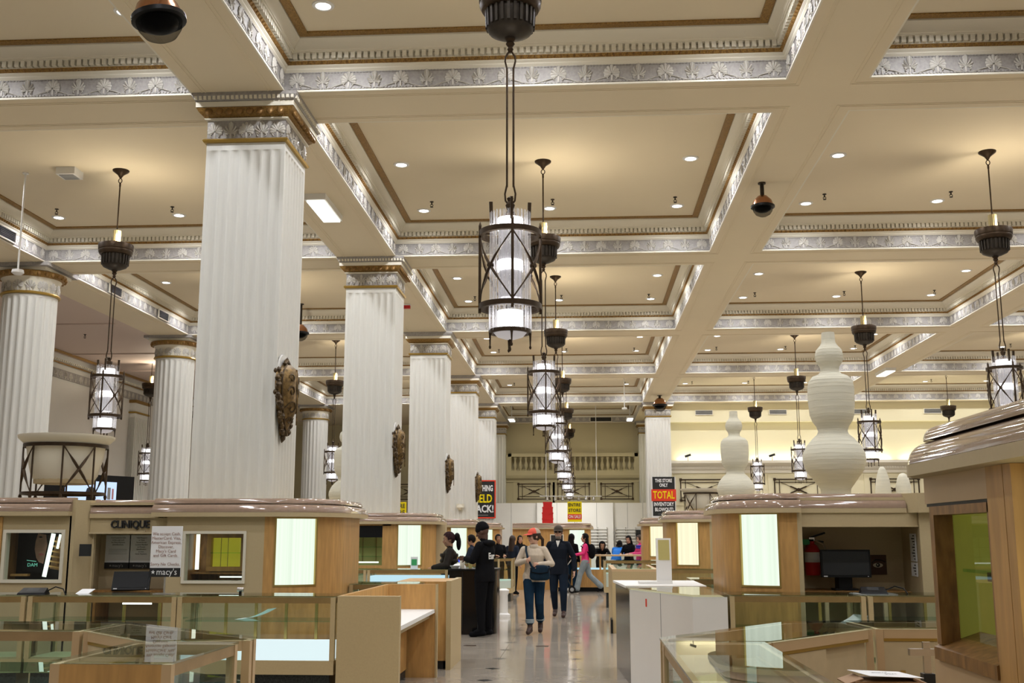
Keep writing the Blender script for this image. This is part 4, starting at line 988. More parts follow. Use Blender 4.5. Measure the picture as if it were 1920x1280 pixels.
# near kiosk with the wooden display window
def kiosk_near():
    X = 1.42; Yf = 4.72; z0 = 0
    t = thing('kiosk', 'tan kiosk with oak-framed green display window and gold-framed ribbed panel', 'kiosk', (2.2, 3.6, 0))
    path = [(3.2, Yf), (X + .14, Yf)] + arc(X + .14, Yf - .14, .14, 90, 180, 6)[1:] + [(X, 1.4)]
    cornice(t, path, .036, s=1.0)
    MB().box(X + .1, 1.4, 1.97, 3.2, Yf - .1, 2.0).build('roof', 'khaki', t, 0)
    MB().box(X + .06, Yf - .045, 0, 3.2, Yf, 1.84).build('end_wall', 'lam_rose', t, 0)
    wy0, wy1, wz0, wz1 = 3.97, 4.60, 1.17, 1.715       # display window
    MB().box(X, wy0 - .01, wz1 + .012, X + .06, Yf - .02, 1.84).build('upper_panel', 'lam_rose', t, 0)
    MB().box(X, wy0 - .01, 0, X + .06, Yf - .02, wz0 - .06).build('lower_panel', 'lam_rose', t, 0)
    MB().box(X + .004, wy0, wz1, X + .06, Yf - .03, wz1 + .012).build('shadow_gap', 'black', t, 0)
    MB().box(X + .004, wy0, wz0 - .072, X + .06, Yf - .03, wz0 - .058).build('shadow_gap', 'black', t, 0)
    dp = .075
    MB().box(X, wy1 - .0, wz0, X + dp, wy1 + .05, wz1).build('window_jamb', 'oak', t, 0)
    MB().box(X, wy0 - .0, wz0, X + dp, wy0 + .03, wz1).build('window_jamb', 'oak', t, 0)
    MB().box(X, wy0, wz1 - .035, X + dp, wy1, wz1).build('window_head', 'oak', t, 0)
    MB().add([(X - .015, wy0, wz0 - .058), (X - .015, wy1 + .05, wz0 - .058), (X + .16, wy1 + .05, wz0 - .058), (X + .16, wy0, wz0 - .058), (X - .015, wy0, wz0 - .01), (X - .015, wy1 + .05, wz0 - .01), (X + .16, wy1 + .05, wz0 + .05), (X + .16, wy0, wz0 + .05)],
             [(0, 3, 2, 1), (4, 5, 6, 7), (0, 1, 5, 4), (1, 2, 6, 5), (2, 3, 7, 6), (3, 0, 4, 7)][:0] + [(0, 1, 2, 3), (4, 7, 6, 5), (0, 4, 5, 1), (1, 5, 6, 2), (2, 6, 7, 3), (3, 7, 4, 0)]).build('window_sill', 'oak', t, 0)
    gx = X + dp
    MB().box(gx, wy0 + .03, wz0 + .03, gx + .008, wy1, wz1 - .03).build('window_glass', 'glass', t, 0)
    MB().box(gx + .55, wy0 - .2, wz0 - .1, gx + .57, wy1 + .05, wz1 + .1).build('case_back', 'olivepanel', t, 0)
    MB().box(gx + .01, wy1 + .02, wz0 - .1, gx + .57, wy1 + .04, wz1 + .1).build('case_side', 'olivegreen', t, 0)
    MB().box(gx + .01, wy0 - .3, wz0, gx + .57, wy1 + .02, wz0 + .02).build('case_floor', 'olivepanel', t, 0)
    MB().box(gx + .01, wy0 - .3, wz1 - .02, gx + .57, wy1 + .02, wz1 + .01).build('case_top', 'yellowback', t, 0)
    MB().box(gx + .03, wy0 - .2, 1.455, gx + .5, wy1 + .01, 1.467).build('glass_shelf', 'glassgreen', t, 0)
    for y in (4.25, 4.45): MB().box(gx + .10, y, 1.42, gx + .45, y + .09, 1.455).build('shelf_bracket', 'dkgrey', t, 0)
    MB().box(gx + .52, wy0 - .1, wz0, gx + .54, wy0 - .08, wz1).build('light_strip', 'e_tube', t, 0)
    MB().box(X - .008, 3.81, 1.10, X + .08, wy0 - .005, 1.84).build('stile', 'maple', t, 0)
    MB().box(X - .004, 3.802, 1.10, X + .08, 3.808, 1.84).build('shadow_gap', 'black', t, 0)
    MB().box(X - .01, 3.73, 1.12, X + .06, 3.80, 1.835).build('stile', 'maple', t, 0)
    MB().box(X, 1.4, 0, X + .06, 3.99, 1.10).build('lower_panel', 'lam_rose', t, 0)
    # bowed panel with gold frame
    cx, cy, r = X + 2.0, 2.9, 2.05
    def shell(b0, b1, r0, r1, za, zb_, n=10): return MB().prism(arc(cx, cy, r1, b0, b1, n) + arc(cx, cy, r0, b1, b0, n), za, zb_)
    shell(156.2, 157.4, r - .06, r + .03, 1.10, 1.835, 2).build('panel_frame', 'brass', t, 30)
    shell(157.4, 205, r - .06, r + .02, 1.80, 1.835, 16).build('panel_frame', 'brass', t, 30)
    shell(157.4, 205, r - .06, r + .02, 1.10, 1.13, 16).build('panel_frame', 'brass', t, 30)
    shell(157.4, 205, r - .05, r - .02, 1.13, 1.80, 24).build('light_panel', 'e_ribwarm', t, 30)
    return t
kiosk_near()

# far kiosk in the middle of the hall
def kiosk_far():
    Y0 = 37.5
    t = thing('kiosk', 'small maple kiosk at the far end of the aisle with red boxes on top', 'kiosk', (-1, Y0, 0))
    a_, b_ = at(1008, 990, Y0).x, at(1108, 990, Y0).x
    path = [(a_ - .85, Y0), (b_ - .4, Y0)] + arc(b_ - .4, Y0 + .4, .4, -90, 0, 6)[1:] + [(b_, Y0 + 2)]
    cornice(t, path); MB().box(a_ - .85, Y0, 1.93, b_, Y0 + 2, 1.96).build('roof', 'khaki', t, 0)
    MB().box(a_ - .85, Y0, 0, b_ - .75, Y0 + .1, 1.8).build('front_wall', 'maple', t, 0)
    light_corner(t, b_ - .4, Y0 + .4, .4, -150, -60, -180, 0, 1.07, 1.78)
    frame_rect('window_frame', 'colcream', t, b_ - 1.35, b_ - .95, 1.1, 1.6, Y0 - .03, Y0 - .002, .03)
    MB().box(b_ - 1.35, Y0 - .012, 1.1, b_ - .95, Y0 - .002, 1.6).build('mirror', 'dkgrey', t, 0)
    return t
kiosk_far()
# ================================================================= glass counters
def inset(poly, d):
    n = len(poly); c = []
    ar = sum(poly[i][0] * poly[(i + 1) % n][1] - poly[(i + 1) % n][0] * poly[i][1] for i in range(n))
    sg = 1 if ar > 0 else -1
    for i in range(n):
        p0, p1, p2 = Vector(poly[i - 1]), Vector(poly[i]), Vector(poly[(i + 1) % n])
        d0 = (p1 - p0).normalized(); d1 = (p2 - p1).normalized()
        n0 = Vector((-d0.y, d0.x)) * sg; n1 = Vector((-d1.y, d1.x)) * sg; m = n0 + n1; m = m / max(.3, m.dot(n0))
        c.append(tuple(p1 + m * d))
    return c
def edge_slab(mb, p, q, th, z0, z1, off=0):
    """thin wall along plan edge p-q, lying to the left of travel"""
    p, q = Vector(p), Vector(q); d = (q - p).normalized(); nrm = Vector((-d.y, d.x))
    a, b = p + nrm * off, q + nrm * off; c, e = q + nrm * (off + th), p + nrm * (off + th)
    mb.prism([tuple(a), tuple(b), tuple(c), tuple(e)], z0, z1)
def showcase(poly, label, sides, group=None, zt=1.04, zp=.33, zr=.455, deck='whitelam', dz=.60, body='laminate', shelf=.80, rail=.055, shelfm='glassgreen', tube=None, standards=0, railm='railgold', plinth='granite', name='glass_counter', cat='counter'):
    """poly in counter-clockwise order; sides[i] for edge i: glass, door, panel, clad, open"""
    cx = sum(p[0] for p in poly) / len(poly); cy = sum(p[1] for p in poly) / len(poly)
    t = thing(name, label, cat, (cx, cy, 0), group); n = len(poly)
    MB().prism(inset(poly, .05), 0, zp).build('plinth', plinth, t, 0)
    MB().prism(inset(poly, .004), zp, zr).build('base_rail', body, t, 0)
    if dz > zr: MB().prism(inset(poly, .035), zr, dz).build('deck', deck, t, 0)
    for i, p in enumerate(poly):
        q = inset(poly, .0225)[i]; MB().obox((q[0], q[1], (zr + zt - .012) / 2), (.045, .045, zt - .012 - zr)).build('post', body, t, 0)
    for i in range(n):
        p, q = poly[i], poly[(i + 1) % n]; L = (Vector(q) - Vector(p)).length; d = (Vector(q) - Vector(p)).normalized()
        p2, q2 = Vector(p) + d * .045, Vector(q) - d * .045
        mb = MB(); edge_slab(mb, p2, q2, .03, zt - .012 - rail, zt - .012, .004); mb.build('top_rail', railm if sides[i] == 'glass' else body, t, 0)
        k = sides[i]; mb = MB()
        if k == 'glass':
            edge_slab(mb, p2, q2, .008, zr, zt - .012 - rail, .012); mb.build('glass_pane', 'glass', t, 0)
        elif k in ('panel', 'clad'):
            edge_slab(mb, p2, q2, .02, zr, zt - .012 - rail, .006); mb.build('side_panel', 'maple' if k == 'panel' else body, t, 0)
        elif k == 'door':
            m_ = (p2 + q2) / 2
            for a, b, o in ((p2, m_ + d * .03, .01), (m_ - d * .03, q2, .03)):
                w2 = MB(); edge_slab(w2, a, b, .014, zr + .02, zt - .012 - rail - .02, o); dr = w2.build('sliding_door', 'doorcream', t, 0)
                hd = MB(); c_ = a + (b - a) * .12; nr = Vector((-d.y, d.x)); hd.obox((c_.x + nr.x * (o - .004), c_.y + nr.y * (o - .004), (zr + zt) / 2), (.03, .006, .07), math.atan2(d.y, d.x)); hd.build('finger_pull', 'brass', dr, 0)
            w2 = MB(); edge_slab(w2, p2, q2, .05, zr, zr + .02, .004); w2.build('door_track', 'maple_dk', t, 0)
            w2 = MB(); edge_slab(w2, p2, q2, .045, zt - .03 - rail, zt - .012 - rail, .006); w2.build('door_track', 'gilt', t, 0)
        elif k == 'wood':
            edge_slab(mb, p2, q2, .025, 0, zt - .012, .0); mb.build('side_panel', 'maple', t, 0)
    MB().prism(inset(poly, -.004), zt - .012, zt).build('glass_top', 'glasstop', t, 0)
    if shelf: MB().prism(inset(poly, .06), shelf, shelf + .008).build('glass_shelf', shelfm, t, 0)
    for i in range(standards):
        a, b = Vector(poly[3]), Vector(poly[2]); q = a.lerp(b, (i + 1) / (standards + 1)); MB().box(q.x - .014, q.y - .05, zr, q.x + .014, q.y - .03, zt - .06).build('shelf_standard', 'brass', t, 0)
    if tube is not None:
        a, b = Vector(poly[tube]), Vector(poly[(tube + 1) % n]); d = (b - a).normalized(); nr = Vector((-d.y, d.x)); c_ = (a + b) / 2 + nr * .06
        MB().bar((*(c_ + d * .18), zt - .078), (*(c_ + d * .46), zt - .078), .014).build('light_tube', 'e_tube', t, 0)
    return t
def rect(x0, x1, y0, y1): return [(x0, y0), (x1, y0), (x1, y1), (x0, y1)]
GD = ('glass', 'glass', 'door', 'glass')
GG = ('glass', 'glass', 'glass', 'glass')
# row before the lettered kiosk
fl_ = 'glass counters before the lettered kiosk'
showcase(rect(-5.27, -3.83, 10.33, 10.9), 'glass counter before the black lettering, no white deck, cable inside', ('glass', 'glass', 'open', 'glass'), fl_, deck='khaki_lit', dz=.47, tube=0, standards=3)
showcase(rect(-3.82, -2.315, 10.33, 10.9), 'glass counter with a glowing white deck beside the plain tan block', GG, fl_, deck='e_deck', dz=.60, standards=4)
showcase([(-6.9, 9.95), (-5.29, 10.33), (-5.43, 10.9), (-7.04, 10.52)], 'angled glass counter carrying the black card terminal', ('glass', 'glass', 'open', 'glass'), fl_, deck='khaki_lit', dz=.47)
# plain tan block and open desk beside it
t = thing('desk_unit', 'tan block with a low white desktop and wooden end panel along the aisle', 'desk', (-2, 11.6, 0))
MB().box(-2.295, 10.33, 0, -1.71, 10.42, 1.04).build('front_panel', 'laminate', t, 0)
MB().box(-2.295, 12.86, .0, -1.70, 12.92, 1.04).build('end_panel', 'maple', t, 0)
MB().box(-1.712, 12.855, .0, -1.69, 12.925, 1.04).build('edge_strip', 'laminate', t, 0)
MB().box(-2.30, 10.42, .0, -2.26, 12.86, 1.04).build('side_panel', 'maple', t, 0)
MB().box(-2.27, 10.42, .72, -1.72, 12.86, .76).build('desktop', 'white', t, 0)
MB().box(-2.27, 10.42, .66, -1.78, 12.86, .72).build('apron', 'laminate', t, 0)
MB().box(-2.27, 10.42, 0, -2.05, 12.86, .1).build('kick_board', 'dkgrey', t, 0)
MB().box(-2.27, 10.42, .10, -2.03, 12.80, .66).build('modesty_panel', 'maple', t, 0)
# side counters of the lettered kiosk along the aisle
showcase(rect(-2.75, -1.95, 12.98, 13.6), 'low glass counter behind the white desktop', ('glass', 'glass', 'door', 'glass'), None, body='laminate', deck='white', dz=.75)
t = thing('end_cabinet', 'maple cabinet end with tan outer face standing on the aisle floor', 'cabinet', (-1.9, 14, 0))
MB().box(-2.3, 13.65, .1, -1.68, 14.7, 1.04).build('body', 'maple', t, 0); MB().box(-1.68, 13.6, .0, -1.62, 14.75, 1.05).build('aisle_panel', 'laminate', t, 0)
MB().box(-2.25, 13.7, 0, -1.72, 14.6, .1).build('plinth', 'dkgrey', t, 0)
# counters before the second kiosk
showcase(rect(-5.6, -3.62, 18.4, 19.0), 'glass counter with a long bright tube before the black header kiosk', GD, None, deck='white', dz=.70, tube=0)
showcase(rect(-3.6, -2.25, 18.4, 19.0), 'glass counter with bright bluish interior beside the black cabinet', GG, None, deck='e_blue', dz=.93, shelf=None)
# black rounded cabinet with drinks
t = thing('black_cabinet', 'glossy black curved cabinet holding drink cups', 'cabinet', (-1.8, 18.6, 0))
pl = [(-2.22, 18.35)] + arc(-1.75, 18.65, .30, -90, 0, 8) + [(-1.45, 19.2), (-2.22, 19.2)]
MB().prism(pl, .0, 1.02).build('body', 'blackgloss', t, 30); MB().prism(inset(pl, -.02), 1.02, 1.05).build('top', 'black', t, 30)
for i, (x, y) in enumerate(((-2.0, 18.345), (-1.75, 18.345))): MB().box(x, y, .06, x + .008, y + .01, 1.0).build('door_seam', 'dkgrey', t, 0)
# glass case on the aisle further on, and stub counters
showcase([(-2.7, 27.0), (-2.05, 27.0), (-1.75, 27.5), (-1.75, 28.5), (-2.7, 28.5)], 'free-standing glass case with pale floor beyond the man in black', GG + ('glass',), None, deck='white', dz=.50, body='laminate', zp=.2, zr=.32, shelf=.75)
showcase(rect(-3.9, -2.75, 26.5, 27.1), 'dim glass counter before the mirror window kiosk', GD, None, deck='white', dz=.7)
for k, (x0, x1, y) in enumerate(((-3.4, -1.9, 22.6), (-3.3, -2.4, 30.8))):
    showcase(rect(x0, x1, y, y + .6), ['glass counter where the woman in the headwrap works', 'glass counter far beyond the man in black'][k], GD, None, deck='white', dz=.7)
# white block counter and its neighbours
t = thing('white_counter', 'white angular counter block with black aisle side and a small red mark', 'counter', (.8, 12.3, 0))
pts = [(1.03, 10.78), (1.36, 10.78), (1.36, 14.0), (.38, 14.0), (.49, 12.2)]
MB().prism(inset(pts, .012), 0, 1.0).build('body', 'blackgloss', t, 0)
mb = MB(); edge_slab(mb, (.49, 12.2), (1.03, 10.78), .012, .0, 1.02); mb.build('white_panel', 'whitelam', t, 0)
mb = MB(); edge_slab(mb, (1.03, 10.78), (1.36, 10.78), .012, .0, 1.02); mb.build('white_panel', 'whitelam', t, 0)
p_ = Vector((.49, 12.2)).lerp(Vector((1.03, 10.78)), .52); d_ = Vector((.54, -1.42)).normalized(); nr = Vector((-d_.y, d_.x))
mb = MB(); edge_slab(mb, tuple(p_), tuple(p_ + d_ * .01), .004, .0, 1.02, -.002); mb.build('panel_seam', 'grey', t, 0)
p_ = Vector((.49, 12.2)).lerp(Vector((1.03, 10.78)), .28); mb = MB(); edge_slab(mb, tuple(p_), tuple(p_ + d_ * .03), .004, .865, .945, -.003); mb.build('red_mark', 'redsign', t, 0)
MB().prism(inset([(1.03, 10.78), (1.36, 10.78), (1.36, 12.5), (.47, 12.5), (.49, 12.2)], -.01), 1.02, 1.04).build('glass_top', 'glasstop', t, 0)
MB().prism([(.46, 12.55), (1.36, 12.55), (1.36, 14.05), (.36, 14.05)], 1.02, 1.045).build('white_top', 'white', t, 0)
MB().prism(inset(pts, .02), 1.0, 1.018).build('under_top', 'lam_rose', t, 0)
# white angled stand on it
p = at(1246, 1098, 13.1)
t = thing('display_stand', 'white angled display stand with slanted green mirror on the white counter', 'stand', (p.x, 13.1, 1.045))
b_ = MB(); x0, x1 = p.x - .085, p.x + .085; zb = 1.045
prof = [(-.10, 0), (.10, 0), (.10, .52), (.02, .52), (-.03, .28), (-.03, .04), (-.10, .04)]
vs = [(x0, 13.1 + y, zb + z) for y, z in prof] + [(x1, 13.1 + y, zb + z) for y, z in prof]; k = len(prof)
b_.add(vs, [tuple(range(k)), tuple(range(2 * k - 1, k - 1, -1))] + [(i, i + k, (i + 1) % k + k, (i + 1) % k) for i in range(k)]); b_.build('body', 'white', t, 0)
MB().add([(x0 + .02, 13.066, zb + .27), (x1 - .02, 13.066, zb + .27), (x1 - .02, 13.113, zb + .50), (x0 + .02, 13.113, zb + .50), (x0 + .02, 13.074, zb + .27), (x1 - .02, 13.074, zb + .27), (x1 - .02, 13.12, zb + .50), (x0 + .02, 13.12, zb + .50)],
         [(0, 1, 2, 3), (4, 7, 6, 5), (0, 4, 5, 1), (1, 5, 6, 2), (2, 6, 7, 3), (3, 7, 4, 0)]).build('slanted_mirror', 'olivepanel', t, 0)
MB().box(p.x - .30, 12.98, zb, p.x - .06, 13.2, zb + .03).build('foot', 'white', t, 0)
# counters before the computer niche
fr_ = 'glass counters before the computer niche'
t = showcase(rect(1.385, 2.66, 10.8, 11.4), 'glass counter showing a maple panel, beside the white block', GG, fr_, deck='maple', dz=.48, shelf=.72, standards=3)
MB().box(1.5, 11.32, .49, 2.12, 11.345, .97).build('back_panel', 'maple', t, 0)
showcase(rect(2.68, 4.4, 10.8, 11.4), 'glass counter below the card reader and phone', GG, fr_, deck='khaki_lit', dz=.48, standards=4)
# side counter near the second kiosk on that side
showcase(rect(1.38, 2.9, 14.6, 15.2), 'pale glass counter right behind the white block', GG, None, deck='whitelam', dz=.80)
showcase(rect(1.3, 3.2, 18.8, 19.4), 'glass counter with a green glow before the warm panel kiosk', GG, None, deck='white', dz=.7, tube=0)
t = thing('tan_counter', 'tan laminate counter with glass inset top along the aisle', 'counter', (.8, 20, 0))
MB().box(.47, 18.75, .0, 1.25, 21.6, 1.0).build('body', 'laminate', t, 0); MB().box(.47, 18.75, 1.0, 1.25, 21.6, 1.04).build('top_frame', 'lam_rose', t, 0); MB().box(.55, 18.85, 1.041, 1.17, 21.5, 1.046).build('glass_inset', 'glassgreen', t, 0)
MB().box(.44, 18.7, .0, .47, 19.2, .22).build('foot', 'black', t, 0)
showcase(rect(.45, 2.2, 25.2, 26.0), 'brass-edged glass counter beyond the tan one', GG, None, deck='white', dz=.75)
showcase(rect(1.25, 2.6, 21.7, 22.3), 'glass counter with a black tray behind the tan counter', GG, None, deck='black', dz=.95, shelf=None)
t = thing('maple_counter', 'maple fronted glass counter where the shoppers lean', 'counter', (.9, 32.6, 0))
MB().box(-.75, 32.4, .0, 3.0, 33.0, .12).build('plinth', 'black', t, 0); MB().box(-.8, 32.35, .12, 3.0, 33.0, .62).build('body', 'maple', t, 0)
for x in (-.8, .45, 1.7, 2.96): MB().box(x, 32.36, .62, x + .05, 32.41, 1.0).build('post', 'maple', t, 0)
MB().box(-.75, 32.38, .62, 2.96, 32.39, 1.0).build('glass_front', 'glass', t, 0); MB().box(-.75, 32.5, .62, 2.9, 32.9, .66).build('lit_deck', 'e_blue', t, 0)
MB().box(-.82, 32.33, 1.0, 3.02, 33.02, 1.04).build('top', 'lam_rose', t, 0)
t = thing('maple_counter', 'maple counter in front of the far kiosk', 'counter', (-2.3, 33.2, 0))
MB().box(-3.6, 33.3, .0, -1.0, 33.9, 1.0).build('body', 'maple', t, 0); MB().box(-3.62, 33.28, 1.0, -.98, 33.92, 1.04).build('top', 'lam_rose', t, 0)
# foreground rings of counters
gl_ = 'ring of foreground glass counters by the lettering side'
showcase([(-3.9, 6.58), (-3.03, 6.60), (-3.03, 7.22), (-3.9, 7.2)], 'glass counter whose open back shows a white deck, near the card sign', ('glass', 'open', 'glass', 'open'), gl_, body='lam_rose', railm='railtan', deck='white', dz=.62, shelf=.78, tube=2)
showcase([(-5.2, 6.55), (-3.92, 6.58), (-3.92, 7.2), (-5.2, 7.2)], 'glass counter with brown back rails at the outer end of its ring', ('glass', 'open', 'glass', 'open'), gl_, body='lam_rose', railm='railtan', deck='white', dz=.62, tube=2)
showcase([(-3.01, 6.62), (-2.36, 5.95), (-1.84, 6.12), (-1.84, 6.22), (-3.01, 7.22)], 'angled glass counter reflecting the white card sign', ('door', 'open', 'glass', 'glass', 'open'), gl_, body='lam_rose', railm='railtan', deck='white', dz=.5)
showcase(rect(-2.41, -1.85, 4.97, 5.93), 'glass counter with a scuffed brown end reflecting the black lettering', ('wood', 'glass', 'open', 'door'), gl_, body='lam_rose', railm='railtan', deck='white', dz=.5)
gr_ = 'ring of foreground glass counters by the wooden window kiosk'
showcase([(.42, 3.9), (.955, 3.9), (.955, 6.1), (.42, 6.1)], 'glass counter with a wide greenish top reflecting the glowing panel', ('glass', 'door', 'open', 'glass'), gr_, body='lam_rose', railm='railtan', deck='white', dz=.5, shelf=.76)
showcase([(.42, 6.12), (.99, 6.14), (1.77, 7.08), (1.70, 7.62), (1.32, 7.52), (.42, 6.32)], 'angled glass counter with scuffed tan sliding doors', ('open', 'door', 'open', 'glass', 'glass', 'glass'), gr_, body='lam_rose', railm='railtan', deck='white', dz=.5)
showcase([(1.80, 7.10), (3.6, 7.14), (3.6, 7.72), (1.74, 7.64)], 'glass counter backing onto the chrome stand', ('door', 'glass', 'glass', 'open'), gr_, body='lam_rose', railm='railtan', deck='khaki_lit', dz=.5)
# paper list on one of the doors and finger slots
p = at(1573, 1240, 6.75)
# ================================================================= shields on the columns
def make_shield():
    t = thing('wall_shield', 'x', 'shield', (0, 0, 0), 'carved shields on the columns')
    # local: mounted on a wall facing +X, wall plane x = 0, centre of shield at origin
    def pt(u, v, bulge):   # u along -1..1 (Y), v height
        return (bulge, u, v)
    n, m = 14, 18; vs = []; fs = []
    def half(v):           # half width of the shield at height v (-.45..+.35)
        s = (v + .47) / .82 * 10; tb = (.012, .06, .115, .165, .21, .25, .28, .295, .285, .235, .09); i = min(9, max(0, int(s))); return tb[i] + (tb[i + 1] - tb[i]) * min(1, max(0, s - i))
    for i in range(m + 1):
        v = -.47 + .82 * i / m; h = half(v)
        for j in range(n + 1):
            u = -1 + 2 * j / n; vs.append((.06 + .20 * (1 - u * u) ** .6 * min(1, h / .2), u * h, v))
    for i in range(m):
        for j in range(n): a = i * (n + 1) + j; fs.append((a, a + 1, a + n + 2, a + n + 1))
    mb = MB().add(vs, fs)
    k = len(mb.v); back = [(0.0, vs[i][1], vs[i][2]) for i in range(len(vs))]
    mb.add(back, [f[::-1] for f in fs])
    rim = [i * (n + 1) for i in range(m + 1)]; rim2 = [i * (n + 1) + n for i in range(m + 1)]
    for rr, fl in ((rim, 0), (rim2, 1)):
        for a, b in zip(rr[:-1], rr[1:]): mb.f.append((a, b, b + k, a + k) if fl else (b, a, a + k, b + k)); mb.m.append(0)
    mb.build('shield_body', 'shield_gold', t, 40, local=True)
    # raised border, central spine, scroll relief
    for s in (-1, 1):
        pts = [(.05 + .06, s * half(-.47 + .82 * i / 14) * .93, -.47 + .82 * i / 14) for i in range(15)]
        MB().tube(pts, .016, 5).build('border', 'shield', t, local=True)
    MB().tube([(.27, 0, -.35), (.275, 0, 0), (.25, 0, .30)], .012, 5).build('spine', 'shield_gold', t, local=True)
    rel = MB(); rnd = random.Random(3)
    for s in (-1, 1):
        for (cv, r) in ((-.16, .085), (.03, .07), (.18, .055), (-.30, .045)):
            pts = []
            for q in range(12):
                a = q * .62; rr = r * (1 - q * .065); u = s * .5 * half(cv) / half(cv) ; yy = s * (half(cv) * .48) + rr * math.cos(a) * s; zz = cv + rr * math.sin(a)
                uu = min(.97, abs(yy) / half(zz)); xx = .068 + .20 * (1 - uu * uu) ** .6 * min(1, half(zz) / .2); pts.append((xx, yy, zz))
            rel.tube(pts, .010, 4)
    rel.build('scroll_relief', 'shield', t, local=True, kind='stuff')
    # leaf garland hanging on both sides
    g_ = MB()
    for s in (-1, 1):
        for i in range(26):
            v = .26 - .028 * i; h = half(v) + .03 + rnd.uniform(0, .10) * (1 - i / 34)
            r = rnd.uniform(.030, .048); c = (rnd.uniform(.02, .12), s * h, v + rnd.uniform(-.02, .02))
            g_.lathe([(.001, -r), (r * .8, -r * .5), (r, 0), (r * .7, r * .6), (.001, r)], 6, c)
    g_.build('leaf_garland', 'shield', t, 0, local=True, kind='stuff')
    MB().tube([(.06, 0, -.45), (.05, 0, -.50), (.03, 0, -.55)], [.04, .045, .008], 8).build('tip', 'shield', t, local=True)
    cr = MB()
    for i in range(5): cr.lathe([(.001, -.04), (.04, 0), (.001, .05)], 6, (.08, -.10 + .05 * i, .36 + .02 * (2 - abs(i - 2))))
    cr.build('crest', 'shield', t, 0, local=True)
    mb = MB(); mb.add([(0, .2 * math.cos(PI * i / 10) * 1.1, .26 + .22 * math.sin(PI * i / 10)) for i in range(11)] + [(.03, .2 * math.cos(PI * i / 10) * 1.1, .26 + .22 * math.sin(PI * i / 10)) for i in range(11)],
           [tuple(range(10, -1, -1)), tuple(range(11, 22))] + [(i, i + 1, i + 12, i + 11) for i in range(10)] + [(10, 0, 11, 21)])
    mb.build('mount_board', 'white', t, 0, local=True)
    return t
sh0 = make_shield()
for n, l in enumerate(('gilded carved shield with leaf garland on the tall square column above the lettered kiosk', 'dark carved shield with leaf garland on the second square column', 'dark carved shield on the third square column', 'narrow-looking carved shield beside the held back sign')):
    o = sh0 if n == 0 else copy_tree(sh0)
    o.location = (CX + .49, Cy(n) - .20, 3.25); o.scale = (.72, 1, 1.03); o['label'] = l
p = at(863, 951, Cy(3) - .47); t = thing('round_sensor', 'small beige round sensor on the fourth square column', 'sensor', (p.x, Cy(3) - .45, p.z))
MB().box(p.x - .13, Cy(3) - .49, p.z - .02, p.x + .13, Cy(3) - .451, p.z + .12).build('plate', 'colcream', t, 0)
MB().lathe([(.001, .10), (.08, .07), (.11, 0), (.07, -.08), (.001, -.10)], 14, (p.x, Cy(3) - .52, p.z)).build('dome', 'colcream', t)

# ================================================================= gourd lanterns
def lantern(x, y, z, prof, label, name='gourd_lantern', group='paper lanterns on the kiosks', n=40):
    t = thing(name, label, 'lantern', (x, y, z), group)
    MB().lathe(prof, n, (0, 0, 0)).build('paper_body', 'lantern', t, 60, local=True)
    rings = MB()
    for i in range(len(prof) - 1):
        (r0, z0), (r1, z1) = prof[i], prof[i + 1]; k = max(1, int((z1 - z0) / .055))
        for j in range(k):
            f = j / k; r = r0 + (r1 - r0) * f; zz = z0 + (z1 - z0) * f
            if r > .08: rings.lathe([(r - .002, zz - .003), (r + .002, zz), (r - .002, zz + .003)], n, cap=False)
    rings.build('hoops', 'lantern', t, 60, local=True, kind='stuff')
    return t
GP0 = [(28, 915), (40, 898), (53, 880), (58, 862), (57, 850), (50, 834), (38, 820), (29, 812), (27, 806), (30, 797), (37, 787), (41, 775), (43, 750), (43, 725), (41, 712), (33, 703), (22, 699), (17, 693), (18, 685), (24, 676), (26.5, 665), (24, 653), (16, 644), (13, 638), (12.5, 628), (12, 620)]
GP = []
GP.append((26 / 169, 0))
for r, v in GP0: GP.append((r / 169.0, at(1568, v, 12.35).z - 1.995))
SM = []   # smooth the profile
for i in range(len(GP) - 1):
    for f in (0, .5):
        a_, b_ = GP[i], GP[i + 1]; SM.append((a_[0] * (1 - f) + b_[0] * f, a_[1] * (1 - f) + b_[1] * f))
SM.append(GP[-1])
lantern(at(1568, 860, 12.35).x, 12.45, 1.992, SM, 'tall white gourd-shaped paper lantern on the kiosk with the computer niche')
lantern(at(1380, 880, 20.4).x, 20.5, 1.992, SM, 'white gourd-shaped paper lantern on the kiosk with the warm panel')
o_ = lantern(at(650, 900, 22.0).x, 21.95, 1.962, SM, 'gourd-shaped paper lantern mostly hidden behind the second square column')
sp = at(1655, 900, 20.8); lantern(sp.x, 20.8, 1.992, [(.09, 0), (.13, .15), (.145, .4), (.12, .62), (.07, .80), (.03, .86)], 'small tall egg-shaped paper lantern', 'egg_lantern')
sp = at(1693, 900, 20.8); lantern(sp.x, 20.8, 1.992, [(.10, 0), (.14, .25), (.135, .5), (.10, .65), (.06, .72), (.02, .74)], 'small rounded paper lantern next to the tall egg-shaped one', 'egg_lantern')
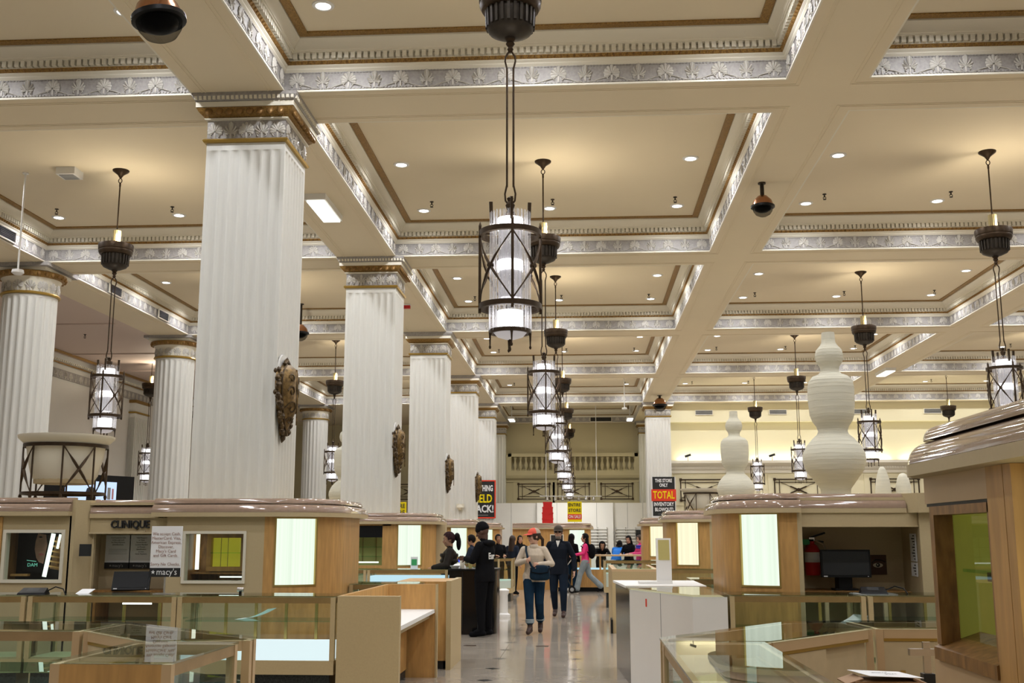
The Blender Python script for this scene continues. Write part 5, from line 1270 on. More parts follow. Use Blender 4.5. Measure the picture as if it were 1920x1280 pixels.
def caged_urn(x, y, z, s, label):
    t = thing('caged_urn', label, 'planter', (x, y, z), 'caged urns on the kiosks')
    MB().lathe([(.001, .20 * s), (.32 * s, .21 * s), (.38 * s, .30 * s), (.43 * s, .50 * s), (.455 * s, .66 * s), (.50 * s, .70 * s), (.555 * s, .75 * s), (.56 * s, .78 * s), (.51 * s, .78 * s), (.46 * s, .70 * s)], 32, cap=False).build('urn', 'colcream', t, 40, local=True)
    MB().lathe([(.30 * s, .20 * s), (.345 * s, .205 * s), (.35 * s, .27 * s)], 24).build('urn_foot', 'khaki', t, 40, local=True)
    for zz, h in ((.655, .02), (.085, .016)):
        MB().lathe([(.47 * s, (zz - h) * s), (.49 * s, (zz - h) * s), (.49 * s, (zz + h) * s), (.47 * s, (zz + h) * s), (.47 * s, (zz - h) * s)], 32, cap=False).build('cage_ring', 'bronze', t, 30, local=True)
    for i in range(8):
        a = R(22 + 45 * i); c = (.48 * s * math.cos(a), .48 * s * math.sin(a))
        MB().tube([(*c, .65 * s), (*c, .08 * s), (*c, .05 * s), (*c, .0)], [.011 * s, .011 * s, .022 * s, .007 * s], 6).build('cage_upright', 'bronze', t, local=True)
        if i % 2 == 0:
            for q in (0, 1):
                pts = []
                for k in range(7):
                    f = k / 6; aa = a + f * R(45); zz = .64 - .55 * f if q == 0 else .09 + .55 * f; pts.append((.48 * s * math.cos(aa), .48 * s * math.sin(aa), zz * s))
                MB().tube(pts, [.008 * s, .008 * s, .018 * s, .018 * s, .018 * s, .008 * s, .008 * s], 5).build('cage_brace', 'bronze', t, local=True)
caged_urn(-6.17, 12.75, 2.0, .98, 'cream urn in a bronze wire cage on the lettered kiosk')
p = at(1315, 930, 28.6); caged_urn(p.x, 28.6, 2.03, .95, 'cream urn in a bronze wire cage beside the inventory sign')

# ================================================================= signs
def board(name, label, x0, x1, y, z0, z1, m, cat='sign', th=.02, edge=None, group=None):
    t = thing(name, label, cat, ((x0 + x1) / 2, y, z0), group)
    MB().box(x0, y, z0, x1, y + th, z1).build('board', m, t, 0)
    if edge:
        w_ = edge[1]; frame_rect('border', edge[0], t, x0 + w_, x1 - w_, z0 + w_, z1 - w_, y - .012, y, w_)
    return t
yS = Cy(4) - .49
t = board('sale_sign', 'black sale sign with orange border and yellow lettering, partly hidden by a column', -4.62, -3.54, yS - .03, 2.27, 3.81, 'ink', edge=('redsign', .05))
for tx, z, m, s in (('NOTHING', 3.47, 'paper', .33), ('HELD', 3.05, 'yellow', .46), ('BACK!', 2.64, 'paper', .40)):
    text('lettering', tx, s, m, t, (-4.06, yS - .045, z), bold=.012, fit={'NOTHING': .80, 'HELD': .74, 'BACK!': .86}[tx])
MB().box(-4.4, yS - .045, 2.39, -3.85, yS - .04, 2.41).build('small_print', 'grey', t, 0)
yS = Cy(4) - .49
t = board('sale_sign', 'black and red sale sign hung on the far column beside the cream wall', 2.76, 3.72, yS - .03, 2.28, 3.92, 'paper')
MB().box(2.80, yS - .038, 2.36, 3.69, yS - .03, 2.95).build('lower_field', 'ink', t, 0); MB().box(2.80, yS - .038, 3.42, 3.69, yS - .03, 3.92).build('upper_field', 'ink', t, 0)
MB().box(2.75, yS - .042, 2.95, 3.74, yS - .03, 3.42).build('red_field', 'redsign', t, 0)
for tx, z, m, s, q in (('THIS STORE', 3.76, 'paper', .19, .74), ('ONLY', 3.58, 'paper', .19, .74), ('TOTAL', 3.18, 'yellow', .42, .72), ('INVENTORY', 2.82, 'paper', .21, .72), ('BLOWOUT!', 2.61, 'paper', .20, .76)):
    text('lettering', tx, s, m, t, (3.245, yS - .05, z), bold=.006, fit={'THIS STORE': .68, 'ONLY': .34, 'TOTAL': .86, 'INVENTORY': .80, 'BLOWOUT!': .72}[tx])
MB().box(3.0, yS - .045, 2.43, 3.5, yS - .04, 2.44).build('small_print', 'grey', t, 0)
def store_sign(x0, x1, y, z0, z1, label):
    t = board('sale_sign', label, x0, x1, y, z0, z1, 'yellow', group='yellow and red sale cards')
    H_ = z1 - z0; MB().box(x0 + .005, y - .006, z0 + .12 * H_, x1 - .005, y, z0 + .38 * H_).build('red_field', 'redsign', t, 0)
    c = (x0 + x1) / 2; W_ = x1 - x0
    for tx, z, m, s, q in (('ENTIRE', .83, 'ink', .30, .78), ('STORE', .56, 'ink', .30, .82), ('ON SALE', .25, 'paper', .30, .66)):
        text('lettering', tx, s * W_ * 1.05, m, t, (c, y - .012, z0 + z * H_), bold=.002, fit=.86 * W_)
    MB().box(c - .01, y + .02, z0 - .12, c + .01, y + .04, z1).build('stand_pole', 'grey', t, 0)
    MB().box(c - .12, y - .02, z0 - .12, c + .12, y + .1, z0 - .10).build('stand_foot', 'grey', t, 0)
a_, b_ = at(1064, 940, 38.1), at(1091, 978, 38.1); store_sign(a_.x, b_.x, 38.1, b_.z, a_.z, 'yellow and red sale card standing on the far kiosk')
b_ = at(762, 941, 28.7); store_sign(b_.x - .5, b_.x, 28.7, b_.z - .62 , b_.z, 'yellow and red sale card half hidden by the second square column')
# red boxes stacked on the far kiosk
a_ = at(1027, 980, 38.4)
for i, (wd, hh) in enumerate(((.37, .21), (.37, .20), (.35, .19), (.30, .17))):
    z = 1.965 + sum((.21, .20, .19, .17)[:i]); lab = ['red gift box at the bottom of the stack', 'red gift box second from the bottom of the stack', 'red gift box third from the bottom of the stack', 'red gift box on top of the stack'][i]
    t = thing('gift_box', lab + ' on the far kiosk', 'box', (a_.x, 38.4, z), 'stacked red gift boxes')
    MB().box(a_.x - wd / 2, 38.4 - wd / 2, z, a_.x + wd / 2, 38.4 + wd / 2, z + hh - .05).build('box_body', 'red', t, 0); MB().box(a_.x - wd / 2 - .01, 38.4 - wd / 2 - .01, z + hh - .05, a_.x + wd / 2 + .01, 38.4 + wd / 2 + .01, z + hh).build('lid', 'red', t, 0)

# card sign on the counter
c = at(312, 1032, 10.62); wx, z0, z1 = .305, at(300, 1081, 10.62).z, at(312, 986, 10.62).z
t = thing('card_sign', 'white payment card sign with rose lettering and black footer on the counter', 'sign', (c.x, 10.62, 1.04))
MB().box(c.x - wx / 2, 10.61, z0, c.x + wx / 2, 10.625, z1).build('board', 'paper', t, 0); MB().box(c.x - wx / 2, 10.606, z0, c.x + wx / 2, 10.612, z0 + .085).build('footer', 'ink', t, 0)
for i, tx in enumerate(('We accept Cash,', 'MasterCard, Visa,', 'American Express,', 'Discover,', "Macy's Card", 'and Gift Cards.', '', 'Sorry No Checks.')):
    if tx: text('lettering', tx, .041, 'roseink', t, (c.x, 10.606, z1 - .075 - i * .0415), depth=.0005, sx=.98)
def star(t, x, y, z, r, m='paper'):
    pts = []
    for i in range(10):
        a = PI / 2 + PI * i / 5; rr = r if i % 2 == 0 else r * .4; pts.append((x + rr * math.cos(a), y, z + rr * math.sin(a)))
    MB().add(pts + [(p_[0], y + .001, p_[2]) for p_ in pts], [tuple(range(10)), tuple(range(19, 9, -1))]).build('star', m, t, 0)
text('lettering', "macy's", .085, 'paper', t, (c.x + .02, 10.603, z0 + .045), depth=.0005, sx=.92); star(t, c.x - .115, 10.602, z0 + .045, .022)
MB().box(c.x - .008, 10.615, 1.04, c.x + .008, 10.63, z0 + .1).build('stem', 'steel', t, 0); MB().box(c.x - .09, 10.56, 1.04, c.x + .09, 10.68, 1.047).build('foot', 'steel', t, 0)
# two cards in the niche
for k, (u0, u1) in enumerate(((198, 241), (243, 284))):
    a_, b_ = at(u0, 1003, 12.46), at(u1, 1066, 12.46)
    t = thing('niche_card', ['grey card with four short lines above fine print in the niche', 'grey card with long narrow block of print at the back of the niche'][k], 'sign', ((a_.x + b_.x) / 2, 12.47, b_.z), 'cards in the niche')
    MB().box(a_.x, 12.48, b_.z, b_.x, 12.498, a_.z).build('board', 'paper', t, 0); MB().box(a_.x, 12.474, b_.z, b_.x, 12.48, b_.z + .07).build('footer', 'ink', t, 0)
    cx = (a_.x + b_.x) / 2
    lines = (('Card Issued in USA', 'is the only card', 'for Macy Payment', '(Identification).') if k == 0 else ('Valid Passport', 'or State', 'Issued Driver', 'License Needed', 'to Present', 'Identification', 'at time', 'Cards Payment.'))
    for i, tx in enumerate(lines): text('lettering', tx, .022, 'ink', t, (cx, 12.476, a_.z - .03 - i * .026), depth=.0003)
    if k == 0:
        for i in range(5): MB().box(a_.x + .04, 12.477, a_.z - .16 - i * .014, b_.x - .04, 12.479, a_.z - .157 - i * .014).build('print_line', 'grey', t, 0)
    text('lettering', "macy's", .05, 'grey', t, (cx + .01, 12.471, b_.z + .035), depth=.0003); star(t, cx - .075, 12.47, b_.z + .035, .014, 'grey')
def monitor(cx, cy, cz, wd, hh, tilt, rz, zb, label, scr='dkgrey'):
    t = thing('monitor', label, 'monitor', (cx, cy, zb))
    mx = Matrix.Translation((cx, cy, cz)) @ Matrix.Rotation(rz, 4, 'Z') @ Matrix.Rotation(tilt, 4, 'X')
    def q(x0, y0, z0, x1, y1, z1, name, m):
        b = MB().box(x0, y0, z0, x1, y1, z1); r = MB().merge(b, mx); r.build(name, m, t, 0)
    q(-wd / 2, 0, -hh / 2, wd / 2, .04, hh / 2, 'case', 'black'); q(-wd / 2 + .018, -.003, -hh / 2 + .025, wd / 2 - .018, 0, hh / 2 - .018, 'screen', scr)
    q(-wd / 2 + .02, -.004, -hh / 2 + .006, -wd / 2 + .06, -.001, -hh / 2 + .016, 'maker_plate', 'paper'); q(wd / 2 - .04, -.004, -hh / 2 + .008, wd / 2 - .03, -.001, -hh / 2 + .014, 'power_light', 'paper')
    MB().prism([(cx - .07, cy + .05), (cx + .07, cy + .05), (cx + .09, cy + .16), (cx - .09, cy + .16)], zb, cz).build('neck', 'black', t, 0)
    MB().box(cx - .12, cy, zb, cx + .12, cy + .22, zb + .02).build('foot', 'black', t, 0)
p = at(1586, 1056, 12.1); monitor(p.x, 12.1, p.z, .52, .29, R(-4), 0, 1.02, 'black touchscreen computer monitor in the niche beside the fire extinguisher')
p = at(245, 1088, 12.1); monitor(p.x, 12.12, p.z, .40, .22, R(-28), R(12), 1.0, 'black tilted computer monitor in the niche under the lettering', 'black')
t = thing('niche_table', 'dark work shelf inside the niche under the lettering', 'shelf', (-5.03, 12.5, 0)); MB().box(-5.44, 12.1, .96, -4.63, 12.49, 1.0).build('top', 'maple_dk', t, 0)
for x in (-5.44, -4.66): MB().box(x, 12.12, 0, x + .03, 12.48, .96).build('leg_panel', 'maple_dk', t, 0)
MB().box(-5.40, 12.12, .5, -4.68, 12.48, .54).build('lower_shelf', 'maple_dk', t, 0)
p = at(160, 1031, 11.88); t = tag(MB().box(p.x - .06, 11.86, p.z - .065, p.x + .06, 11.899, p.z + .065).build('wall_box', 'dkgrey', smooth=0), 'small dark box fixed to the jamb left of the lettered niche', 'box')
# fire extinguisher
p = at(1516, 1055, 12.52); x, y = p.x + .04, 12.5
t = thing('fire_extinguisher', 'red fire extinguisher hanging in the computer niche', 'fire extinguisher', (x, y, at(1512, 1078, 12.5).z)); z0 = at(1512, 1078, 12.5).z
MB().lathe([(.001, 0), (.075, .0), (.082, .02), (.082, .27), (.06, .32), (.03, .34), (.03, .37)], 20, (x, y, z0)).build('cylinder', 'red', t); MB().lathe([(.083, .14), (.083, .25)], 20, (x, y, z0), cap=False).build('label_band', 'paper', t)
MB().box(x - .03, y - .02, z0 + .37, x + .03, y + .02, z0 + .41).build('valve', 'steel', t, 0); MB().bar((x - .01, y, z0 + .41), (x + .15, y, z0 + .46), .02).build('lever', 'black', t, 0); MB().bar((x - .01, y, z0 + .38), (x + .13, y, z0 + .36), .018).build('handle', 'black', t, 0)
MB().tube([(x + .03, y - .02, z0 + .38), (x + .12, y - .03, z0 + .34), (x + .15, y - .03, z0 + .22), (x + .13, y - .04, z0 + .15)], .012, 6).build('hose', 'steel', t)
MB().box(x - .16, y - .02, z0 + .33, x + .02, y - .01, z0 + .39).build('green_tag', 'greenbox', t, 0)
# eye poster
a_, b_ = at(1629, 1040, 12.57), at(1664, 1077, 12.57); cx, cz = (a_.x + b_.x) / 2, (a_.z + b_.z) / 2
mat('browncard', (.10, .045, .025), .5, var=.3, scale=6); mat('eyewhite', (.55, .50, .40), .4)
t = thing('eye_poster', 'small brown poster of an eye at the back of the computer niche', 'poster', (cx, 12.58, b_.z))
MB().box(a_.x, 12.58, b_.z, b_.x, 12.597, a_.z).build('card', 'browncard', t, 0)
ey = [(cx + .055 * math.cos(q) , 12.577, cz - .005 + .025 * math.sin(q)) for q in [2 * PI * i / 16 for i in range(16)]]; MB().add(ey, [tuple(range(16))]).build('eye_white', 'eyewhite', t, 0)
MB().cyl((cx, 12.574, cz - .003), (cx, 12.577, cz - .003), .022, n=14).build('iris', 'ink', t, 0); MB().cyl((cx - .004, 12.572, cz), (cx - .004, 12.574, cz), .009, n=10).build('pupil_glint', 'eyewhite', t, 0)
MB().tube([(cx - .065, 12.576, cz + .02), (cx - .02, 12.576, cz + .055), (cx + .04, 12.576, cz + .05), (cx + .08, 12.576, cz + .03)], .006, 4).build('brow', 'ink', t)
# notes on the jamb of the niche
for k, (v0, v1) in enumerate(((1000, 1052), (1054, 1080))):
    a_, b_ = at(1711, v0, 12.05), at(1727, v1, 12.05)
    t = thing('pinned_note', ['long white printed list pinned in the computer niche', 'short white printed note pinned under the long list'][k], 'note', (3.43, 12.1, b_.z), 'notes by the niche')
    MB().add([(3.471, 11.88, b_.z), (3.491, 12.17, b_.z), (3.491, 12.17, a_.z), (3.471, 11.88, a_.z), (3.474, 11.88, b_.z), (3.494, 12.17, b_.z), (3.494, 12.17, a_.z), (3.474, 11.88, a_.z)], [(0, 1, 2, 3), (4, 7, 6, 5), (0, 4, 5, 1), (1, 5, 6, 2), (2, 6, 7, 3), (3, 7, 4, 0)]).build('sheet', 'paper', t, 0)
    N = int((a_.z - b_.z) / .03)
    for i in range(N):
        z = b_.z + .02 + i * .03; f0, f1 = .2, .4 + .35 * ((i * 7) % 5) / 5
        P_ = lambda f, dz_: (3.471 + .02 * f - .003, 11.88 + .29 * f, z + dz_)
        MB().add([P_(f0, 0), P_(f1, 0), P_(f1, .012), P_(f0, .012)], [(0, 1, 2, 3)]).build('print_line', 'ink', t, 0)
# card readers and phone
def terminal(x, y, z, rz, label):
    t = thing('card_terminal', label, 'card reader', (x, y, z), rz=rz)
    MB().add([(-.13, -.09, 0), (.13, -.09, 0), (.13, .09, 0), (-.13, .09, 0), (-.12, -.08, .02), (.12, -.08, .02), (.11, .07, .06), (-.11, .07, .06)], [(0, 3, 2, 1), (4, 5, 6, 7), (0, 1, 5, 4), (1, 2, 6, 5), (2, 3, 7, 6), (3, 0, 4, 7)]).build('case', 'black', t, 0, local=True)
    MB().add([(-.06, -.04, .033), (.05, -.04, .033), (.05, .05, .058), (-.06, .05, .058)], [(0, 1, 2, 3)]).build('screen', 'dkgrey', t, 0, local=True)
    MB().tube([(.12, .02, .03), (.2, .0, .07), (.28, -.03, .05), (.31, -.06, .0)], .006, 5).build('cable', 'black', t, local=True)
    return t
p = at(48, 1112, 10.3); terminal(p.x, 10.45, 1.04, R(12), 'black card terminal with a curling cable on the angled counter')
p = at(1640, 1108, 11.1); terminal(p.x, 11.15, 1.04, R(-8), 'black card terminal on a white tray near the fire extinguisher')
p = at(1640, 1108, 11.1); t = tag(MB().box(p.x - .2, 11.02, 1.04, p.x + .2, 11.3, 1.052).build('tray', 'white', smooth=0), 'flat white tray under the card terminal by the niche', 'tray')
t.location.z = -.013
p = at(451, 1105, 10.6); t = thing('clamp_knob', 'small dark clamp with a knob standing on the counter', 'clamp', (p.x, 10.6, 1.04))
MB().box(p.x - .012, 10.59, 1.04, p.x + .012, 10.61, 1.09).build('post', 'black', t, 0); MB().cyl((p.x - .03, 10.6, 1.085), (p.x + .03, 10.6, 1.085), .02, n=10).build('knob', 'steel', t)
p = at(160, 1107, 10.7); t = tag(MB().obox((p.x, 10.7, 1.06), (.13, .16, .004), Matrix.Rotation(R(14), 4, 'X')).build('paper_slip', 'paper', smooth=0), 'small paper slip lying on the counter below the jamb', 'paper')
t.location.z = -.004
# curling papers inside counters
def curl(x, y, z, wd, L, rz, label, m='paper'):
    t = thing('loose_paper', label, 'paper', (x, y, z), rz=rz); vs = []; k = 8
    for i in range(k + 1):
        f = i / k; yy = L * (f - .5); zz = .002 + .10 * (1 - f) ** 2
        for s in (-1, 1): vs.append((s * wd / 2, yy, zz))
    MB().add(vs, [(2 * i, 2 * i + 1, 2 * i + 3, 2 * i + 2) for i in range(k)]).build('sheet', m, t, 40, local=True)
curl(-3.15, 10.62, .808, .20, .34, R(80), 'curling white paper inside the glowing deck counter')
curl(2.55, 11.1, .734, .25, .3, R(110), 'curling white paper inside the counter below the monitor')
# TV beyond the kiosk
a_ = at(80, 884, 21.6); d_ = at(252, 897, 23.7); zt = a_.z; zb = 2.1
t = thing('television', 'black television showing a bright blue-white picture behind the caged urn', 'television', ((a_.x + d_.x) / 2, 22.8, 1.0))
def plank(p0, p1, z0, z1, th, name, m):
    d = Vector((p1[0] - p0[0], p1[1] - p0[1])).normalized(); nr = Vector((-d.y, d.x)) * th
    MB().prism([p0, p1, (p1[0] + nr.x, p1[1] + nr.y), (p0[0] + nr.x, p0[1] + nr.y)], z0, z1).build(name, m, t, 0)
P_ = lambda f, o=0: (a_.x + (d_.x - a_.x) * f + o * .4, a_.y + (d_.y - a_.y) * f - o)
plank(P_(0), P_(1), 1.75, zt, .08, 'case', 'black'); plank(P_(.24, .006), P_(.80, .006), 1.85, zt - .14, .004, 'screen', 'e_screen')
plank(P_(.47, .012), P_(.57, .012), 1.85, zt - .36, .004, 'picture_figure', 'ink'); plank(P_(.58, .012), P_(.63, .012), 1.85, zt - .52, .004, 'picture_arm', 'pinkline')
plank(P_(.70, .012), P_(.735, .012), 2.35, zt - .26, .004, 'picture_text', 'grey'); plank(P_(.75, .012), P_(.77, .012), 2.36, zt - .28, .004, 'picture_mark', 'pinkline')
plank(P_(.45, -.08), P_(.55, -.08), 0, 1.8, .06, 'stand', 'black'); plank(P_(.3, -.02), P_(.7, -.02), 0, .05, .3, 'stand_foot', 'black')
MB().lathe([(.001, .12), (.09, .08), (.12, 0), (.09, -.09), (.001, -.12)], 12, (P_(.52)[0], P_(.52, .03)[1], zt - .37)).build('picture_head', 'ink', t)

# ================================================================= drinks and small things on the black cabinet
def cup(x, y, z, r, h, m, label, lid=None):
    t = thing('drink_cup', label, 'cup', (x, y, z), 'cups on the black cabinet')
    MB().lathe([(r * .75, 0), (r, h)], 14, (x, y, z)).build('cup_body', m, t); MB().lathe([(r * 1.05, h), (r * 1.05, h + .012), (r * .9, h + .02)], 14, (x, y, z)).build('lid', lid or m, t)
p = at(866, 1068, 18.5); cup(p.x, 18.55, 1.05, .045, .145, 'colcream', 'tall cream drink cup on the black cabinet')
p = at(880, 1068, 18.6); cup(p.x, 18.75, 1.05, .035, .10, 'olivepanel', 'shorter yellowish cup next to the tall cream one', 'paper')
p = at(853, 1070, 18.5); t = thing('glass_bowl', 'small clear bowl on the black cabinet', 'bowl', (p.x, 18.5, 1.05)); MB().lathe([(.05, 0), (.085, .05), (.08, .05), (.045, .005)], 16, (p.x, 18.5, 1.05)).build('bowl', 'white', t)
p = at(860, 1064, 18.8); t = thing('napkin_pile', 'crumpled white napkin pile behind the cups', 'napkins', (p.x, 18.85, 1.05)); MB().lathe([(.12, 0), (.11, .04), (.07, .07), (.001, .08)], 9, (p.x, 18.85, 1.05)).build('napkin', 'paper', t, 0)
mat('blueball', (.03, .06, .7), .3, emit=(.05, .1, 1), es=.6)
p = at(863, 1051, 19.0); t = thing('blue_ball_stick', 'bright blue ball on a thin stick behind the cups', 'toy', (p.x, 19.0, 1.05)); MB().lathe([(.001, -.035), (.028, -.02), (.035, 0), (.028, .02), (.001, .035)], 12, (p.x, 19.0, p.z)).build('ball', 'blueball', t); MB().cyl((p.x, 19.0, 1.05), (p.x, 19.0, p.z), .006, n=6).build('stick', 'white', t)
p = at(788, 1052, 19.4); t = thing('green_card_stand', 'small green and white card on the glass counter by the side shelf', 'sign', (p.x, 18.7, 1.04)); MB().box(p.x - .06, 18.7, 1.04, p.x + .06, 18.715, 1.24).build('card', 'paper', t, 0); MB().box(p.x - .045, 18.695, 1.10, p.x + .045, 18.70, 1.20).build('green_print', 'greenbox', t, 0)
# short white post on the floor
p = at(938, 1155, 22.2); t = thing('white_post', 'short white ribbed post standing on the aisle floor', 'post', (-1.60, 22.3, 0))
MB().lathe([(.13, 0), (.13, .05), (.085, .08), (.08, .42), (.10, .46), (.11, .52), (.06, .55)], 18, (-1.60, 22.3, 0)).build('body', 'white', t)
# chrome stand, carton with paper, roll in the foreground ring
p = at(1737, 1225, 6.1); x, y, z = p.x, 6.1, 0
t = thing('chrome_stand', 'chrome cross-shaped display stand inside the counter ring', 'stand', (x, y, 0))
MB().box(x - .018, y - .012, 0, x + .018, y + .012, p.z + .06).build('upright', 'steel', t, 0); MB().box(x - .09, y - .02, p.z - .01, x + .10, y + .02, p.z + .025).build('cross_bar', 'steel', t, 0)
MB().box(x - .15, y - .15, 0, x + .15, y + .15, .02).build('foot', 'steel', t, 0); MB().box(x - .03, y - .03, p.z - .16, x + .03, y + .03, p.z - .10).build('slider', 'dkgrey', t, 0)
p = at(1655, 1268, 5.4); x, y = p.x, 5.4
t = thing('carton', 'brown carton on a low stool inside the counter ring', 'box', (x, y, .45)); mat('card', (.36, .22, .12), .7)
MB().box(x - .15, y - .11, .45, x + .15, y + .11, p.z - .01).build('box_body', 'card', t, 0)
for s in (-1, 1): MB().obox((x + s * .15, y, p.z - .012), (.08, .2, .006), Matrix.Rotation(R(18 * s), 4, 'Y')).build('flap', 'card', t, 0)
t = thing('stool', 'low dark stool under the brown carton', 'stool', (x, y, 0)); MB().box(x - .17, y - .14, .41, x + .17, y + .14, .45).build('seat', 'maple_dk', t, 0)
for sx in (-1, 1):
    for sy in (-1, 1): MB().box(x + sx * .14 - .015, y + sy * .11 - .015, 0, x + sx * .14 + .015, y + sy * .11 + .015, .41).build('leg', 'maple_dk', t, 0)
t = thing('loose_paper', 'white sheet lying on top of the brown carton', 'paper', (x, y, p.z)); MB().obox((x + .01, y, p.z + .012), (.26, .24, .002), Matrix.Rotation(R(12), 4, 'Z') @ Matrix.Rotation(R(3), 4, 'Y')).build('sheet', 'paper', t, 0)
text('lettering', 'Returns', .03, 'ink', t, (x - .02, y + .02, p.z + .016), (0, 0, R(12)), depth=.0002); text('lettering', 'Misc', .03, 'ink', t, (x + .03, y - .03, p.z + .016), (0, 0, R(12)), depth=.0002)
p = at(1796, 1240, 6.5); t = thing('paper_roll', 'cream paper roll standing beside the chrome stand', 'roll', (p.x, 6.5, 0)); MB().lathe([(.10, 0), (.10, at(1766, 1206, 6.2).z)], 20, (p.x, 6.5, 0)).build('roll', 'lam_rose', t); MB().lathe([(.03, .0), (.03, .02)], 10, (p.x, 6.5, at(1766, 1206, 6.2).z - .015)).build('core', 'card', t)
# little spot cameras on the ledge, dark picture on the display wall
for u, l in ((1290, 'tiny camera on the ledge near the inventory sign column'), (1448, 'tiny camera on the ledge near the gourd lanterns')):
    p = at(u, 862, BY - .32); t = thing('ledge_camera', l, 'camera', (p.x, BY - .32, 4.6), 'ledge cameras'); MB().cyl((p.x, BY - .32, 4.60), (p.x, BY - .32, 4.78), .02, n=6).build('stem', 'steel', t); MB().bar((p.x - .12, BY - .3, 4.76), (p.x + .12, BY - .34, 4.84), .09).build('body', 'dkgrey', t, 0)
a_, b_ = at(1180, 993, 50.4), at(1192, 1010, 50.4); t = tag(MB().box(a_.x + .3, 50.45, b_.z, b_.x + .35, 50.58, a_.z).build('dark_picture', 'dkgrey', smooth=0), 'dark framed picture on the pale display wall', 'picture')
# ================================================================= people
import numpy as np
mat('skin', (.50, .27, .18), .5); mat('skin_dk', (.10, .05, .032), .5); mat('skin_lt', (.58, .34, .24), .5); mat('skin_md', (.36, .19, .115), .5)
mat('lip', (.30, .09, .08), .5); mat('hair_br', (.035, .018, .010), .5); mat('hair_bk', (.008, .007, .007), .5); mat('hair_gr', (.16, .13, .11), .6)
mat('knit', (.58, .49, .38), .85, var=.12, scale=30, bump=.3, bscale=90); mat('denim', (.013, .036, .068), .8, var=.45, scale=6, bump=.2, bscale=60); mat('denim_lt', (.27, .32, .34), .8, var=.3, scale=6)
mat('denim_dk', (.012, .02, .035), .8, var=.3, scale=6); mat('jacket_navy', (.010, .013, .020), .6); mat('black_cloth', (.006, .006, .007), .8); mat('boots', (.045, .022, .016), .5); mat('navy_bag', (.012, .028, .048), .55, var=.3, scale=12)
mat('coral', (.70, .10, .06), .7); mat('cap_mesh', (.42, .34, .26), .8); mat('cap_dk', (.06, .045, .03), .7, var=.4, scale=20); mat('puffer', (.022, .018, .014), .45, var=.3, scale=12); mat('headwrap', (.045, .02, .022), .7, var=.7, scale=60)
mat('pink_cloth', (.72, .03, .17), .7); mat('blue_cloth', (.01, .17, .62), .7); mat('multi_a', (.62, .05, .18), .7); mat('multi_b', (.04, .04, .42), .7); mat('teewhite', (.70, .68, .64), .7); mat('navy_soft', (.02, .025, .04), .7); mat('beige_cloth', (.42, .30, .22), .8); mat('yellow_cloth', (.8, .5, .02), .6)
for k_ in ('black_cloth', 'jacket_navy', 'puffer', 'navy_soft', 'denim_dk', 'denim', 'headwrap', 'hair_bk', 'navy_bag'): M[k_].node_tree.nodes['Principled BSDF'].inputs['Specular IOR Level'].default_value = .06
BASE = dict(pelvis=(0, 0, .93), waist=(0, 0, 1.08), chest=(0, 0, 1.27), neck=(0, .012, 1.43), head=(0, -.01, 1.575),
            shl=(.175, .01, 1.385), shr=(-.175, .01, 1.385), ell=(.225, .03, 1.12), elr=(-.225, .03, 1.12), wrl=(.235, -.05, .885), wrr=(-.235, -.05, .885),
            hil=(.09, 0, .90), hir=(-.09, 0, .90), knl=(.095, -.015, .50), knr=(-.095, -.015, .50), anl=(.095, .025, .10), anr=(-.095, .025, .10), tol=(.10, -.14, .035), tor=(-.10, -.14, .035))
def capsule(mb, a, b, ra, rb, n=10):
    a, b = Vector(a), Vector(b); d = b - a
    if d.length < 1e-5: d = Vector((0, 0, .001))
    u = d.normalized(); path = []; rr = []
    for i in range(4): q = PI / 2 * i / 4; path.append(a - u * (ra * math.cos(q))); rr.append(max(.0008, ra * math.sin(q)))
    path += [a, a.lerp(b, .5), b]; rr += [ra, (ra + rb) / 2, rb]
    for i in range(3, -1, -1): q = PI / 2 * i / 4; path.append(b + u * (rb * math.cos(q))); rr.append(max(.0008, rb * math.sin(q)))
    mb.tube(path, rr, n)
def ellip(mb, c, r, rot=None, n=16, m=10):
    vs = []; rot = rot or Matrix()
    for i in range(m + 1):
        th = PI * i / m
        for j in range(n):
            ph = 2 * PI * j / n; v = Vector((r[0] * math.sin(th) * math.cos(ph), r[1] * math.sin(th) * math.sin(ph), r[2] * math.cos(th)))
            vs.append(Vector(c) + rot.to_3x3() @ v)
    fs = [(i * n + j, (i + 1) * n + j, (i + 1) * n + (j + 1) % n, i * n + (j + 1) % n) for i in range(m) for j in range(n)]
    mb.add(vs, fs)
def head_frame(J, turn, nod): return Matrix.Translation(Vector(J['head']) + Vector((0, 0, .004))) @ Matrix.Rotation(turn, 4, 'Z') @ Matrix.Rotation(nod, 4, 'X') @ Matrix.Scale(1.06, 4)
